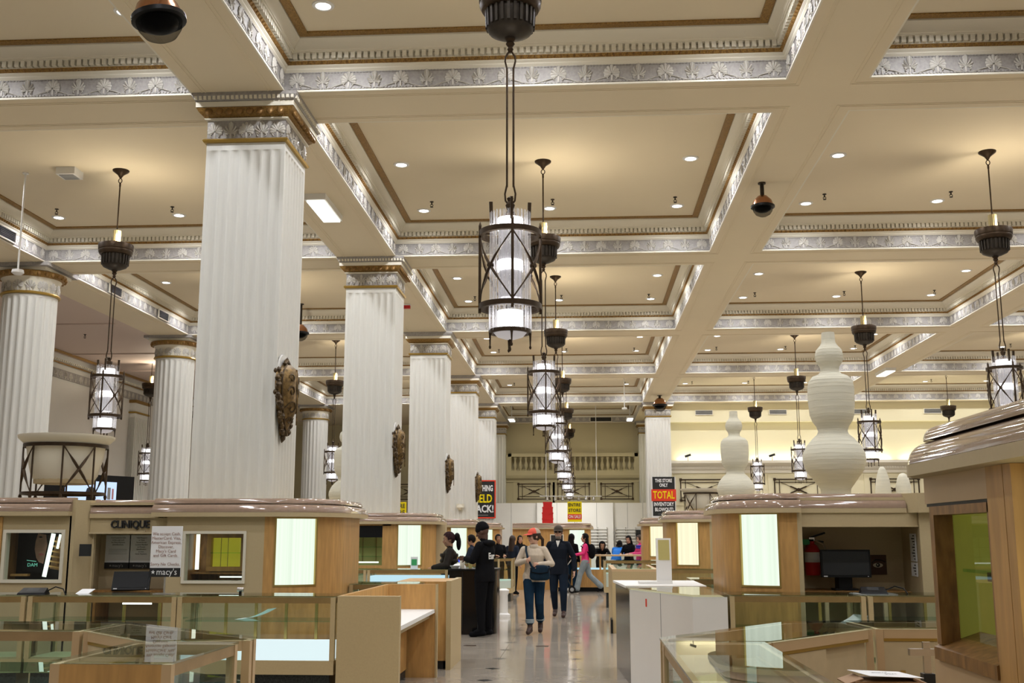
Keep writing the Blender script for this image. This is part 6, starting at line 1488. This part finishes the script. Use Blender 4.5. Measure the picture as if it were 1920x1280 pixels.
def person(label, loc, rz=0, s=1.0, J=None, mats=('skin', 'black_cloth', 'denim_dk', 'black_cloth'), turn=0, nod=0, bulk=1.0, waist=1.0, leg=1.0, flare=0, sleeve=1.0, pend=.10, hem=.86, vox=.012, face=True, hands=True, fist=False, group=None, extra=None):
    j = dict(BASE); j.update(J or {}); j = {k: Vector(v) for k, v in j.items()}
    t = thing('person', label, 'person', loc, group, rz); t.scale = (s, s, s)
    mb = MB(); prim = []
    def cap(a, b, ra, rb, tg): capsule(mb, a, b, ra, rb); prim.append((Vector(a), Vector(b), ra, rb, tg))
    def ell(c, r, tg, rot=None): ellip(mb, c, r, rot); prim.append((Vector(c), Vector(c) + Vector((0, 0, .001)), min(r), min(r), tg))
    # torso: stacked ellipses along the spine
    sp = [(j['pelvis'].lerp(j['waist'], -(.93 - hem) / .15 if hem < .93 else 0), .165 * bulk * waist + .01, .12 * bulk), (j['pelvis'], .165 * bulk * waist, .118 * bulk), (j['waist'], .145 * bulk * waist, .105 * bulk), (j['chest'], .165 * bulk, .116 * bulk), (j['shl'].lerp(j['shr'], .5) - Vector((0, 0, .03)), .145 * bulk, .092 * bulk), (j['neck'] - Vector((0, 0, .015)), .062, .06)]
    vs = []; n = 18
    side = (j['shl'] - j['shr']).normalized()
    for c, rx, ry in sp:
        fwd = Vector((0, 0, 1)).cross(side)
        for i in range(n):
            a = 2 * PI * i / n; vs.append(c + side * (rx * math.cos(a)) + fwd * (ry * math.sin(a)))
    k = len(sp); fs = [(i * n + q, i * n + (q + 1) % n, (i + 1) * n + (q + 1) % n, (i + 1) * n + q) for i in range(k - 1) for q in range(n)] + [tuple(range(n - 1, -1, -1)), tuple(range((k - 1) * n, k * n))]
    mb.add(vs, fs)
    for (c0, rx0, ry0), (c1, rx1, ry1) in zip(sp[:-1], sp[1:]):
        for q in (-.45, 0, .45): prim.append((c0 + side * rx0 * q, c1 + side * rx1 * q, ry0 * .95, ry1 * .95, 1))
    for L, sg in (('l', 1), ('r', -1)):
        sh, el, wr = j['sh' + L], j['el' + L], j['wr' + L]
        sh = sh + Vector((-sg * .008, 0, -.028)); cap(j['neck'].lerp(sh, .30) - Vector((0, 0, .03)), sh, .052, .056 * bulk, 1)
        cap(sh, el, .055 * bulk * sleeve, .046 * bulk * sleeve, 1); cap(el, el.lerp(wr, .9), .047 * bulk * sleeve, .036 * bulk * sleeve, 1)
        d = (wr - el).normalized(); cap(wr - d * .01, wr + d * .02, .024, .024, 0)
        # hand: palm, four fingers, thumb
        up = Vector((0, 0, 1)); ac = d.cross(up); ac = ac.normalized() if ac.length > .2 else Vector((0, -1, 0))
        if abs(d.z) > .8: ac = Vector((0, -1, 0)); nrm = Vector((-sg, 0, 0))
        else: ac = Vector((0, 0, 1)) if fist else ac; nrm = d.cross(ac).normalized()
        if fist and abs(d.z) <= .8: nrm = d.cross(ac).normalized() * (1 if L == 'r' else -1)
        pc = wr + d * .055; 
        for q in (-.022, 0, .022): cap(wr + d * .02 + ac * q * .8, wr + d * .085 + ac * q, .016, .015, 0)
        if hands:
            for fi, (q, ln) in enumerate(((-.033, .062), (-.011, .074), (.011, .070), (.033, .055))):
                b = wr + d * .09 + ac * q; cu = .75 if fist else .35
                m1 = b + (d * (1 - cu * .5) + nrm * cu).normalized() * ln * .5; m2 = m1 + (d * (1 - cu * 1.3) + nrm * cu * 1.5).normalized() * ln * .5
                cap(b, m1, .0095, .0085, 0); cap(m1, m2, .0085, .0070, 0)
            b = wr + d * .035 - ac * .028; m1 = b + (d * .6 - ac * .65 + nrm * .4).normalized() * .042; cap(b, m1, .012, .0095, 0); cap(m1, m1 + (d * .9 + nrm * .4).normalized() * .03, .0095, .0075, 0)
        hi, kn, an, to = j['hi' + L], j['kn' + L], j['an' + L], j['to' + L]
        cap(hi, kn, .092 * bulk * leg, .066 * bulk * leg, 2); cap(kn, an + (kn - an) * pend, .066 * leg * bulk, (.052 + flare) * leg, 2); 
        if flare: cap(kn.lerp(an, .6), an + (kn - an) * (pend - .03), .06 * leg + flare * .7, .06 * leg + flare, 2)
        cap(an, an + (kn - an) * (pend + .04), .044, .048, 3); hl = an + (an - to).normalized() * .035 - Vector((0, 0, .055)); hl.z = max(hl.z, .035) if an.z < .12 else hl.z
        cap(hl, to, .042, .040, 3); cap(an, an.lerp(to, .55), .046, .043, 3)
    # neck and head
    hf = head_frame(j, turn, nod); P = lambda x, y, z: hf @ Vector((x, y, z))
    cap(j['neck'] - Vector((0, 0, .04)), P(0, .02, -.06), .053, .05, 0)
    r3 = hf.to_3x3().to_4x4()
    ell(P(0, .012, .025), (.074, .093, .098), 0, r3); ell(P(0, -.018, -.045), (.057, .066, .072), 0, r3); ell(P(0, -.055, -.092), (.028, .026, .022), 0, r3)
    cap(P(0, -.082, .012), P(0, -.103, -.022), .009, .014, 0); ell(P(0, -.082, -.058), (.024, .014, .012), 0, r3)
    for sg in (1, -1): ell(P(sg * .074, .012, -.005), (.012, .02, .03), 0, r3); ell(P(sg * .04, -.062, -.025), (.022, .02, .02), 0, r3)
    # union into one continuous surface
    tmp = bpy.data.objects.new('tmp', mb.mesh('tmp', 'skin', 0)); col.objects.link(tmp)
    md = tmp.modifiers.new('r', 'REMESH'); md.mode = 'VOXEL'; md.voxel_size = vox
    sm = tmp.modifiers.new('s', 'SMOOTH'); sm.factor = .5; sm.iterations = 2
    dg = bpy.context.evaluated_depsgraph_get(); me = bpy.data.meshes.new_from_object(tmp.evaluated_get(dg)); bpy.data.objects.remove(tmp)
    nf = len(me.polygons); ce = np.empty(nf * 3); me.polygons.foreach_get('center', ce); ce = ce.reshape(-1, 3); best = np.full(nf, 9e9); tg = np.zeros(nf, dtype=np.int32)
    for a, b, ra, rb, g_ in prim:
        a_, b_ = np.array(a), np.array(b); ab = b_ - a_; q = np.clip(((ce - a_) @ ab) / max(1e-9, ab @ ab), 0, 1); dist = np.linalg.norm(ce - a_ - q[:, None] * ab, axis=1) - (ra + (rb - ra) * q)
        k_ = dist < best; best[k_] = dist[k_]; tg[k_] = g_
    # trousers below the hem, top above it
    tor = (tg == 1) & (ce[:, 2] < hem + .0) & (np.abs(ce[:, 0]) < .3) & (ce[:, 2] > .5)
    hand_near = np.zeros(nf, bool); tg[tor & ~hand_near] = 2
    me.materials.clear()
    for m_ in mats[:4]: me.materials.append(M[m_])
    me.polygons.foreach_set('material_index', tg); me.polygons.foreach_set('use_smooth', [True] * nf); me.update()
    ob = bpy.data.objects.new('body', me); col.objects.link(ob); ob.parent = t
    if face:
        for sg in (1, -1):
            e = MB(); ellip(e, P(sg * .031, -.079, .012), (.011, .007, .006), r3, 10, 6); eo = e.build('eye', 'eyewhite', t, 60, local=True)
            e = MB(); ellip(e, P(sg * .031, -.085, .012), (.006, .004, .006), r3, 8, 6); e.build('iris', 'ink', eo, 60, local=True)
            MB().tube([P(sg * .014, -.086, .032), P(sg * .034, -.084, .037), P(sg * .052, -.074, .031)], .004, 4).build('brow', 'hair_br', t, local=True)
        MB().tube([P(-.022, -.083, -.055), P(0, -.094, -.053), P(.022, -.083, -.055)], .005, 4).build('mouth', 'lip', t, local=True)
    return t, P, r3, j
def hair_shell(t, P, r3, m, name='hair', grow=.012, cut=.02, back=0, wd=.0, low=-.03):
    """skull cap of hair: ellipsoid without the face"""
    n, k = 20, 12; mb = MB(); vs = []; keep = []
    inv = None
    for i in range(k + 1):
        th = PI * i / k
        for q in range(n):
            ph = 2 * PI * q / n; vs.append(((.074 + grow) * math.sin(th) * math.cos(ph), .012 + (.093 + grow) * math.sin(th) * math.sin(ph), .025 + (.098 + grow) * math.cos(th)))
    fs = []
    for i in range(k):
        for q in range(n):
            f = (i * n + q, (i + 1) * n + q, (i + 1) * n + (q + 1) % n, i * n + (q + 1) % n)
            c = [sum(vs[a][d] for a in f) / 4 for d in range(3)]
            if (c[1] < -.035 and c[2] < .075) or (c[2] < low and c[1] < .03): continue
            fs.append(f)
    mb.add([P(*v) for v in vs], fs)
    if back:   # long hair down the back
        rows = 9; cols_ = 9
        for side in (0,):
            v2 = []
            for i in range(rows):
                f = i / (rows - 1); z = .03 - back * f
                for q in range(cols_):
                    a = -1 + 2 * q / (cols_ - 1); x = a * (.088 + wd * f); y = .03 + .075 * math.sqrt(max(0, 1 - a * a)) + .03 * f
                    v2.append(P(x, y, z))
            for i in range(rows):
                f = i / (rows - 1); z = .03 - back * f
                for q in range(cols_):
                    a = -1 + 2 * q / (cols_ - 1); v2.append(P(a * (.07 + wd * f), .01, z))
            nn = rows * cols_; ff = []
            for i in range(rows - 1):
                for q in range(cols_ - 1):
                    a = i * cols_ + q; ff.append((a, a + cols_, a + cols_ + 1, a + 1)); ff.append((nn + a, nn + a + 1, nn + a + cols_ + 1, nn + a + cols_))
                for q in (0, cols_ - 1): a = i * cols_ + q; ff.append((a, a + nn, a + nn + cols_, a + cols_))
            for q in range(cols_ - 1): a = (rows - 1) * cols_ + q; ff.append((a, a + nn, a + nn + 1, a + 1))
            mb.add(v2, ff)
    return mb.build(name, m, t, 60, local=True)
def cap_hat(t, P, r3, front, back, brim):
    n, k = 20, 7
    for nm, m, lo, hi in (('cap_front', front, 180, 360), ('cap_back', back, 0, 180)):
        vs = []; q_ = 11
        for i in range(k):
            th = PI / 2 * i / (k - 1) * .98
            for q in range(q_):
                ph = R(lo + (hi - lo) * q / (q_ - 1)); vs.append(P((.088) * math.sin(th + .02) * math.cos(ph), .008 + .108 * math.sin(th + .02) * math.sin(ph), .045 + .092 * math.cos(th)))
        MB().add(vs, [(i * q_ + q, (i + 1) * q_ + q, (i + 1) * q_ + q + 1, i * q_ + q + 1) for i in range(k - 1) for q in range(q_ - 1)]).build(nm, m, t, 60, local=True)
    vs = []
    for i in range(9):
        a = R(200 + 140 * i / 8); vs += [P(.084 * math.cos(a), .008 + .104 * math.sin(a), .052), P(.080 * math.cos(a), -.045 + .135 * math.sin(a), .036)]
    vs2 = [Vector(v) - Vector((0, 0, .008)) for v in vs]; nn = len(vs)
    MB().add(vs + vs2, [(2 * i, 2 * i + 1, 2 * i + 3, 2 * i + 2) for i in range(8)] + [(nn + 2 * i, nn + 2 * i + 2, nn + 2 * i + 3, nn + 2 * i + 1) for i in range(8)] + [(2 * i + 1, nn + 2 * i + 1, nn + 2 * i + 3, 2 * i + 3) for i in range(8)]).build('cap_brim', brim, t, 40, local=True)
def glasses(t, P):
    for sg in (1, -1): MB().obox(P(sg * .034, -.088, .012), (.046, .010, .028), (P(0, 0, 1) - P(0, 0, 0)).to_track_quat('Z', 'Y').to_matrix().to_4x4() if 0 else Matrix.Rotation(gl_turn[0], 4, 'Z')).build('sunglass_lens', 'ink', t, 0, local=True)
    for sg in (1, -1): MB().tube([P(sg * .06, -.088, .018), P(sg * .076, -.04, .016), P(sg * .078, .02, .012)], .004, 4).build('sunglass_arm', 'ink', t, local=True)
gl_turn = [0]
def hood(t, P, m, r=.115, name='hood'):
    n, k = 18, 11; vs = []; fs = []
    for i in range(k + 1):
        th = PI * i / k
        for q in range(n): ph = 2 * PI * q / n; vs.append((r * .92 * math.sin(th) * math.cos(ph), .022 + r * 1.06 * math.sin(th) * math.sin(ph), .005 + r * 1.2 * math.cos(th)))
    for i in range(k):
        for q in range(n):
            f = (i * n + q, (i + 1) * n + q, (i + 1) * n + (q + 1) % n, i * n + (q + 1) % n); c = [sum(vs[a][d] for a in f) / 4 for d in range(3)]
            if c[1] < -.045 and c[2] < .085: continue
            fs.append(f)
    MB().add([P(*v) for v in vs], fs).build(name, m, t, 60, local=True)
# ---- woman in the cream sweater
t, P, r3, j = person('woman in a cream sweater, coral cap and cuffed jeans walking with a navy bag', (-.83, 18.62, 0), 0, 1.0,
    dict(pelvis=(0, .02, .95), waist=(0, .02, 1.09), hil=(.09, .02, .92), hir=(-.09, .02, .92), knr=(-.075, -.13, .50), anr=(-.06, -.17, .105), tor=(-.085, -.34, .045), knl=(.085, .0, .50), anl=(.095, .24, .13), tol=(.095, .11, .04),
         elr=(-.275, -.01, 1.14), wrr=(-.115, -.175, 1.19), ell=(.295, -.01, 1.13), wrl=(.075, -.21, 1.125)), ('skin_lt', 'knit', 'denim', 'boots'), turn=R(-62), nod=R(4), bulk=1.05, leg=1.10, flare=.006, pend=.30, sleeve=1.12, hem=.84, vox=.0085, fist=True)
hair_shell(t, P, r3, 'hair_br', low=-.05); MB().tube([P(0, .10, .0), P(0, .15, -.06), P(0, .14, -.16), P(0, .12, -.22)], [.03, .03, .024, .008], 8).build('ponytail', 'hair_br', t, local=True)
gl_turn[0] = R(-62); cap_hat(t, P, r3, 'coral', 'cap_mesh', 'coral'); glasses(t, P)
MB().lathe([(.060, -.03), (.078, .0), (.074, .04), (.060, .055)], 18, (0, .0, 1.395), cap=False).build('turtleneck', 'knit', t, 50, local=True)
for L in 'lr':
    a = j['an' + L].lerp(j['kn' + L], .27); MB().lathe([(.064, -.03), (.072, -.03), (.073, .03), (.066, .035)], 16, (a.x, a.y, a.z), cap=False).build('jean_cuff', 'denim_lt', t, 50, local=True)
bagw = thing('shoulder_bag', 'navy shoulder bag carried by the woman in the cream sweater', 'bag', (-.83, 18.62, .80))
bm = MB(); ellip(bm, (0, 0, 0), (1, 1, 1), None, 28, 16)
for i, v in enumerate(bm.v):
    q = [math.copysign(abs(c_) ** .5, c_) for c_ in v]; bm.v[i] = (.105 + q[0] * .165 * (1 - .08 * q[2]), -.215 + q[1] * .06, .19 + q[2] * .125)
bm.build('bag_body', 'navy_bag', bagw, 50, local=True)
MB().tube([(-.05, -.275, .27), (-.03, -.282, .20), (.105, -.285, .18), (.24, -.282, .20), (.26, -.275, .27)], .008, 5).build('flap_edge', 'black_cloth', bagw, local=True)
MB().tube([(-.02, -.20, .27), (-.095, -.155, .42), (-.125, -.115, .54), (-.13, -.05, .615), (-.11, .05, .60), (.06, .15, .40), (.27, .0, .27), (.25, -.2, .29)], .017, 6).build('strap', 'navy_bag', bagw, local=True)
# ---- man in the dark jacket
t, P, r3, j = person('man in a dark jacket, cap and sunglasses walking behind the woman in cream', (-.50, 22.3, 0), R(-6), 1.045,
    dict(knr=(-.10, .02, .50), anr=(-.10, .22, .13), tor=(-.10, .09, .04), knl=(.10, -.10, .50), anl=(.10, -.08, .10), tol=(.11, -.25, .04), ell=(.285, .04, 1.12), wrl=(.30, -.05, .86), elr=(-.27, .04, 1.12), wrr=(-.28, -.05, .86)),
    ('skin_lt', 'jacket_navy', 'denim_dk', 'boots'), bulk=1.10, leg=1.04, sleeve=1.08, hem=.80, vox=.010)
gl_turn[0] = 0; hair_shell(t, P, r3, 'hair_br', grow=.006); cap_hat(t, P, r3, 'cap_dk', 'cap_dk', 'cap_dk'); glasses(t, P)
e = MB(); ellip(e, P(0, -.05, -.085), (.05, .045, .04), r3, 14, 8); e.build('beard', 'hair_gr', t, 60, local=True)
MB().add([(-.04, -.105, 1.43), (.04, -.105, 1.43), (0, -.142, 1.31), (-.04, -.08, 1.43), (.04, -.08, 1.43), (0, -.10, 1.31)], [(0, 2, 1), (3, 4, 5), (0, 3, 5, 2), (1, 2, 5, 4), (0, 1, 4, 3)]).build('tee_shirt', 'teewhite', t, 0, local=True)
MB().lathe([(.075, -.02), (.085, 0), (.075, .03)], 14, (0, .01, 1.42), cap=False).build('collar', 'jacket_navy', t, 60, local=True)
# ---- man in black with beanie, back half turned
t, P, r3, j = person('man in a black hooded jacket and beanie standing at the black cabinet', (-1.60, 18.02, 0), R(-118), 1.055,
    dict(elr=(-.25, -.06, 1.14), wrr=(-.13, -.28, 1.14), ell=(.25, -.06, 1.14), wrl=(.12, -.28, 1.16), neck=(0, -.01, 1.43), head=(0, -.05, 1.56), anl=(.13, .03, .10), tol=(.15, -.14, .035), anr=(-.11, .0, .10), tor=(-.12, -.17, .035)),
    ('skin_dk', 'black_cloth', 'black_cloth', 'black_cloth'), turn=R(12), nod=R(22), bulk=1.18, leg=1.05, sleeve=1.1, hem=.82, vox=.010, fist=True)
mb = MB(); vs = []; k, q_ = 7, 20
for i in range(k):
    th = PI / 2 * i / (k - 1)
    for q in range(q_): ph = 2 * PI * q / q_; vs.append(P(.087 * math.sin(th + .05) * math.cos(ph), .018 + .106 * math.sin(th + .05) * math.sin(ph), .03 + .125 * math.cos(th)))
mb.add(vs, [(i * q_ + q, (i + 1) * q_ + q, (i + 1) * q_ + (q + 1) % q_, i * q_ + (q + 1) % q_) for i in range(k - 1) for q in range(q_)]); mb.build('beanie', 'black_cloth', t, 60, local=True)
MB().lathe([(.078, -.02), (.090, 0), (.090, .035), (.078, .05)], 20, cap=False).build('tmp_roll', 'black_cloth', t, 50, local=True).matrix_local = head_frame(j, R(12), R(22)) @ Matrix.Translation((0, .016, .03)) @ Matrix.Diagonal((.98, 1.18, 1, 1))
t.children[-1].name = 'beanie_roll'
e = MB(); ellip(e, (0, .075, 1.395), (.135, .085, .055), None, 16, 8); e.build('lowered_hood', 'black_cloth', t, 60, local=True)
tm_ = textmesh('Eur', .13, .002, sx=.9, bold=.004); tm_.materials.append(M['teewhite']); o = inst(tm_, 'jacket_print', t, (.06, .158, 1.20), (PI / 2, 0, PI))
# ---- woman in puffer jacket with headwrap
t, P, r3, j = person('woman in a brown puffer jacket and patterned headwrap behind the glass counter', (at(842, 1050, 19.45).x, 19.45, 0), R(-80), .965,
    dict(elr=(-.26, -.06, 1.12), wrr=(-.16, -.30, 1.06), ell=(.26, -.06, 1.12), wrl=(.14, -.30, 1.08)), ('skin_md', 'puffer', 'black_cloth', 'black_cloth'), nod=R(10), bulk=1.28, sleeve=1.15, hem=.78, vox=.011)
hair_shell(t, P, r3, 'headwrap', 'headwrap', grow=.016, low=-.01); e = MB(); ellip(e, P(0, .15, .02), (.06, .055, .075), None, 14, 9); ellip(e, P(0, .16, -.09), (.05, .045, .13), None, 14, 9); e.build('bun', 'hair_bk', t, 60, local=True)
for z in (.90, 1.0, 1.10, 1.20, 1.30): MB().lathe([(.20, -.03), (.215, 0), (.20, .03)], 20, (0, 0, z), cap=False).build('quilt_band', 'puffer', t, 60, local=True).scale = (1.08, .80, 1)
# ---- woman in pink with stroller
px = at(1098, 1100, 31.6).x
t, P, r3, j = person('woman in a bright pink top and pale jeans pushing a stroller', (px, 31.6, 0), R(-90), .965,
    dict(pelvis=(0, 0, .94), knl=(.09, -.16, .52), anl=(.09, -.26, .10), tol=(.09, -.42, .04), knr=(-.09, .12, .50), anr=(-.09, .46, .18), tor=(-.09, .36, .06), elr=(-.23, -.06, 1.13), wrr=(-.2, -.34, 1.08), ell=(.23, -.06, 1.13), wrl=(.2, -.34, 1.08)),
    ('skin', 'pink_cloth', 'denim_lt', 'black_cloth'), bulk=1.02, leg=1.2, flare=.02, hem=.86, vox=.012, fist=True)
hair_shell(t, P, r3, 'hair_bk', back=.34, wd=.03)
bp = thing('backpack', 'black backpack on the woman in pink', 'backpack', (px, 31.6, 1.0), rz=R(-90)); e = MB(); ellip(e, (0, .185, .15), (.15, .115, .21), None, 18, 12); e.build('pack', 'black_cloth', bp, 60, local=True)
for sg in (1, -1): MB().tube([(sg * .1, .13, .33), (sg * .13, .02, .40), (sg * .12, -.12, .30), (sg * .12, .12, .08)], .016, 5).build('strap', 'black_cloth', bp, local=True)
sx = px - .62; t = thing('stroller', 'dark folding stroller with grey wheels pushed by the woman in pink', 'stroller', (sx, 31.6, 0))
for sy in (-.2, .2):
    MB().tube([(sx + .32, 31.6 + sy, 1.03), (sx + .1, 31.6 + sy, .75), (sx - .28, 31.6 + sy, .12)], .014, 6).build('handle_frame', 'steel', t); MB().tube([(sx + .0, 31.6 + sy, .62), (sx + .24, 31.6 + sy, .12)], .013, 6).build('rear_leg', 'dkgrey', t)
    for x in (sx - .28, sx + .24):
        wv = MB().cyl((x, 31.6 + sy - .02, .10), (x, 31.6 + sy + .02, .10), .10, n=18).build('wheel', 'black', t); MB().cyl((x, 31.6 + sy - .024, .10), (x, 31.6 + sy + .024, .10), .055, n=12).build('hub', 'grey', wv)
MB().bar((sx + .32, 31.4, 1.03), (sx + .32, 31.8, 1.03), .028).build('handle', 'black', t, 0); mb = MB(); ellip(mb, (sx - .02, 31.6, .45), (.22, .17, .13), None, 14, 8); mb.build('seat', 'black_cloth', t, 60)
mb = MB(); ellip(mb, (sx - .05, 31.6, .66), (.17, .18, .14), None, 14, 8); mb.build('canopy', 'navy_soft', t, 60)
# ---- others
def simple(label, u, v, Y, s, rz, mats, hairm='hair_bk', back=.0, J=None, nod=0, turn=0, bulk=1.05, extra=None, hem=.84, face=True):
    p = at(u, v, Y); t, P, r3, j = person(label, (p.x, Y, 0), rz, s, J, mats, turn=turn, nod=nod, bulk=bulk, vox=.016, hands=True, hem=hem, face=face)
    if extra == 'hood': hood(t, P, mats[1])
    elif hairm: hair_shell(t, P, r3, hairm, back=back, wd=.03)
    return t, P
LEAN = dict(waist=(0, -.06, 1.07), chest=(0, -.20, 1.20), neck=(0, -.32, 1.30), head=(0, -.40, 1.38), shl=(.175, -.27, 1.27), shr=(-.175, -.27, 1.27), ell=(.24, -.40, 1.12), elr=(-.24, -.40, 1.12), wrl=(.10, -.55, 1.10), wrr=(-.10, -.55, 1.10))
RE = dict(elr=(-.24, -.06, 1.13), wrr=(-.14, -.30, 1.12), ell=(.24, -.06, 1.13), wrl=(.12, -.30, 1.12))
simple('shopper in black top and blue jeans beside the woman in pink', 1072, 1050, 32.05, .96, R(150), ('skin', 'black_cloth', 'denim', 'teewhite'), back=.3)
simple('shopper in a black hood leaning over the maple counter, yellow item at hand', 1127, 1030, 34.0, .93, R(5), ('skin_md', 'black_cloth', 'black_cloth', 'black_cloth'), J=LEAN, nod=R(20), extra='hood')
t, P = simple('shopper in a bright blue jacket bending over the counter, back turned', 1155, 1030, 34.3, .95, R(160), ('skin', 'blue_cloth', 'black_cloth', 'black_cloth'), J=dict(LEAN), back=.10)
simple('shopper with long black hair and a face mask in black', 1179, 1030, 34.1, .93, R(-30), ('skin', 'black_cloth', 'black_cloth', 'black_cloth'), back=.36, J=RE, nod=R(18))
t, P = simple('shopper in a pink and blue patterned sweater looking down at the counter', 1200, 1030, 33.55, .94, R(-70), ('skin_lt', 'multi_a', 'denim', 'black_cloth'), hairm='hair_br', J=RE, nod=R(16))
for z in (1.36, 1.30): MB().lathe([(.150, -.03), (.178, 0), (.165, .03)], 18, (0, .0, z), cap=False).build('blue_stripe', 'multi_b', t, 60, local=True).scale = (1.15, .72, 1)
simple('shopper in dark grey with long black hair beside the warm panel kiosk', 1221, 1030, 33.2, .98, R(175), ('skin', 'navy_soft', 'black_cloth', 'black_cloth'), back=.34)
simple('long-haired shopper in beige by the mirror window kiosk', 806, 1040, 27.68, .93, R(10), ('skin', 'beige_cloth', 'black_cloth', 'black_cloth'), back=.34, J=RE, nod=R(15))
simple('shopper with a white-fronted cap behind the man in black', 934, 1030, 30.0, .95, R(20), ('skin_md', 'black_cloth', 'black_cloth', 'black_cloth'), J=RE)
simple('shopper with long dark hair and purple-black coat behind the woman in cream', 961, 1040, 30.6, .93, R(150), ('skin', 'navy_soft', 'black_cloth', 'black_cloth'), hairm='hair_br', back=.34)
simple('shopper in navy seen just left of the black beanie', 884, 1040, 25.9, .94, R(-100), ('skin_md', 'navy_soft', 'black_cloth', 'black_cloth'), J=RE, nod=R(10))
simple('dark-haired shopper glimpsed beyond the coral cap', 975, 1030, 34.6, .93, R(30), ('skin', 'black_cloth', 'denim_dk', 'black_cloth'), back=.2)
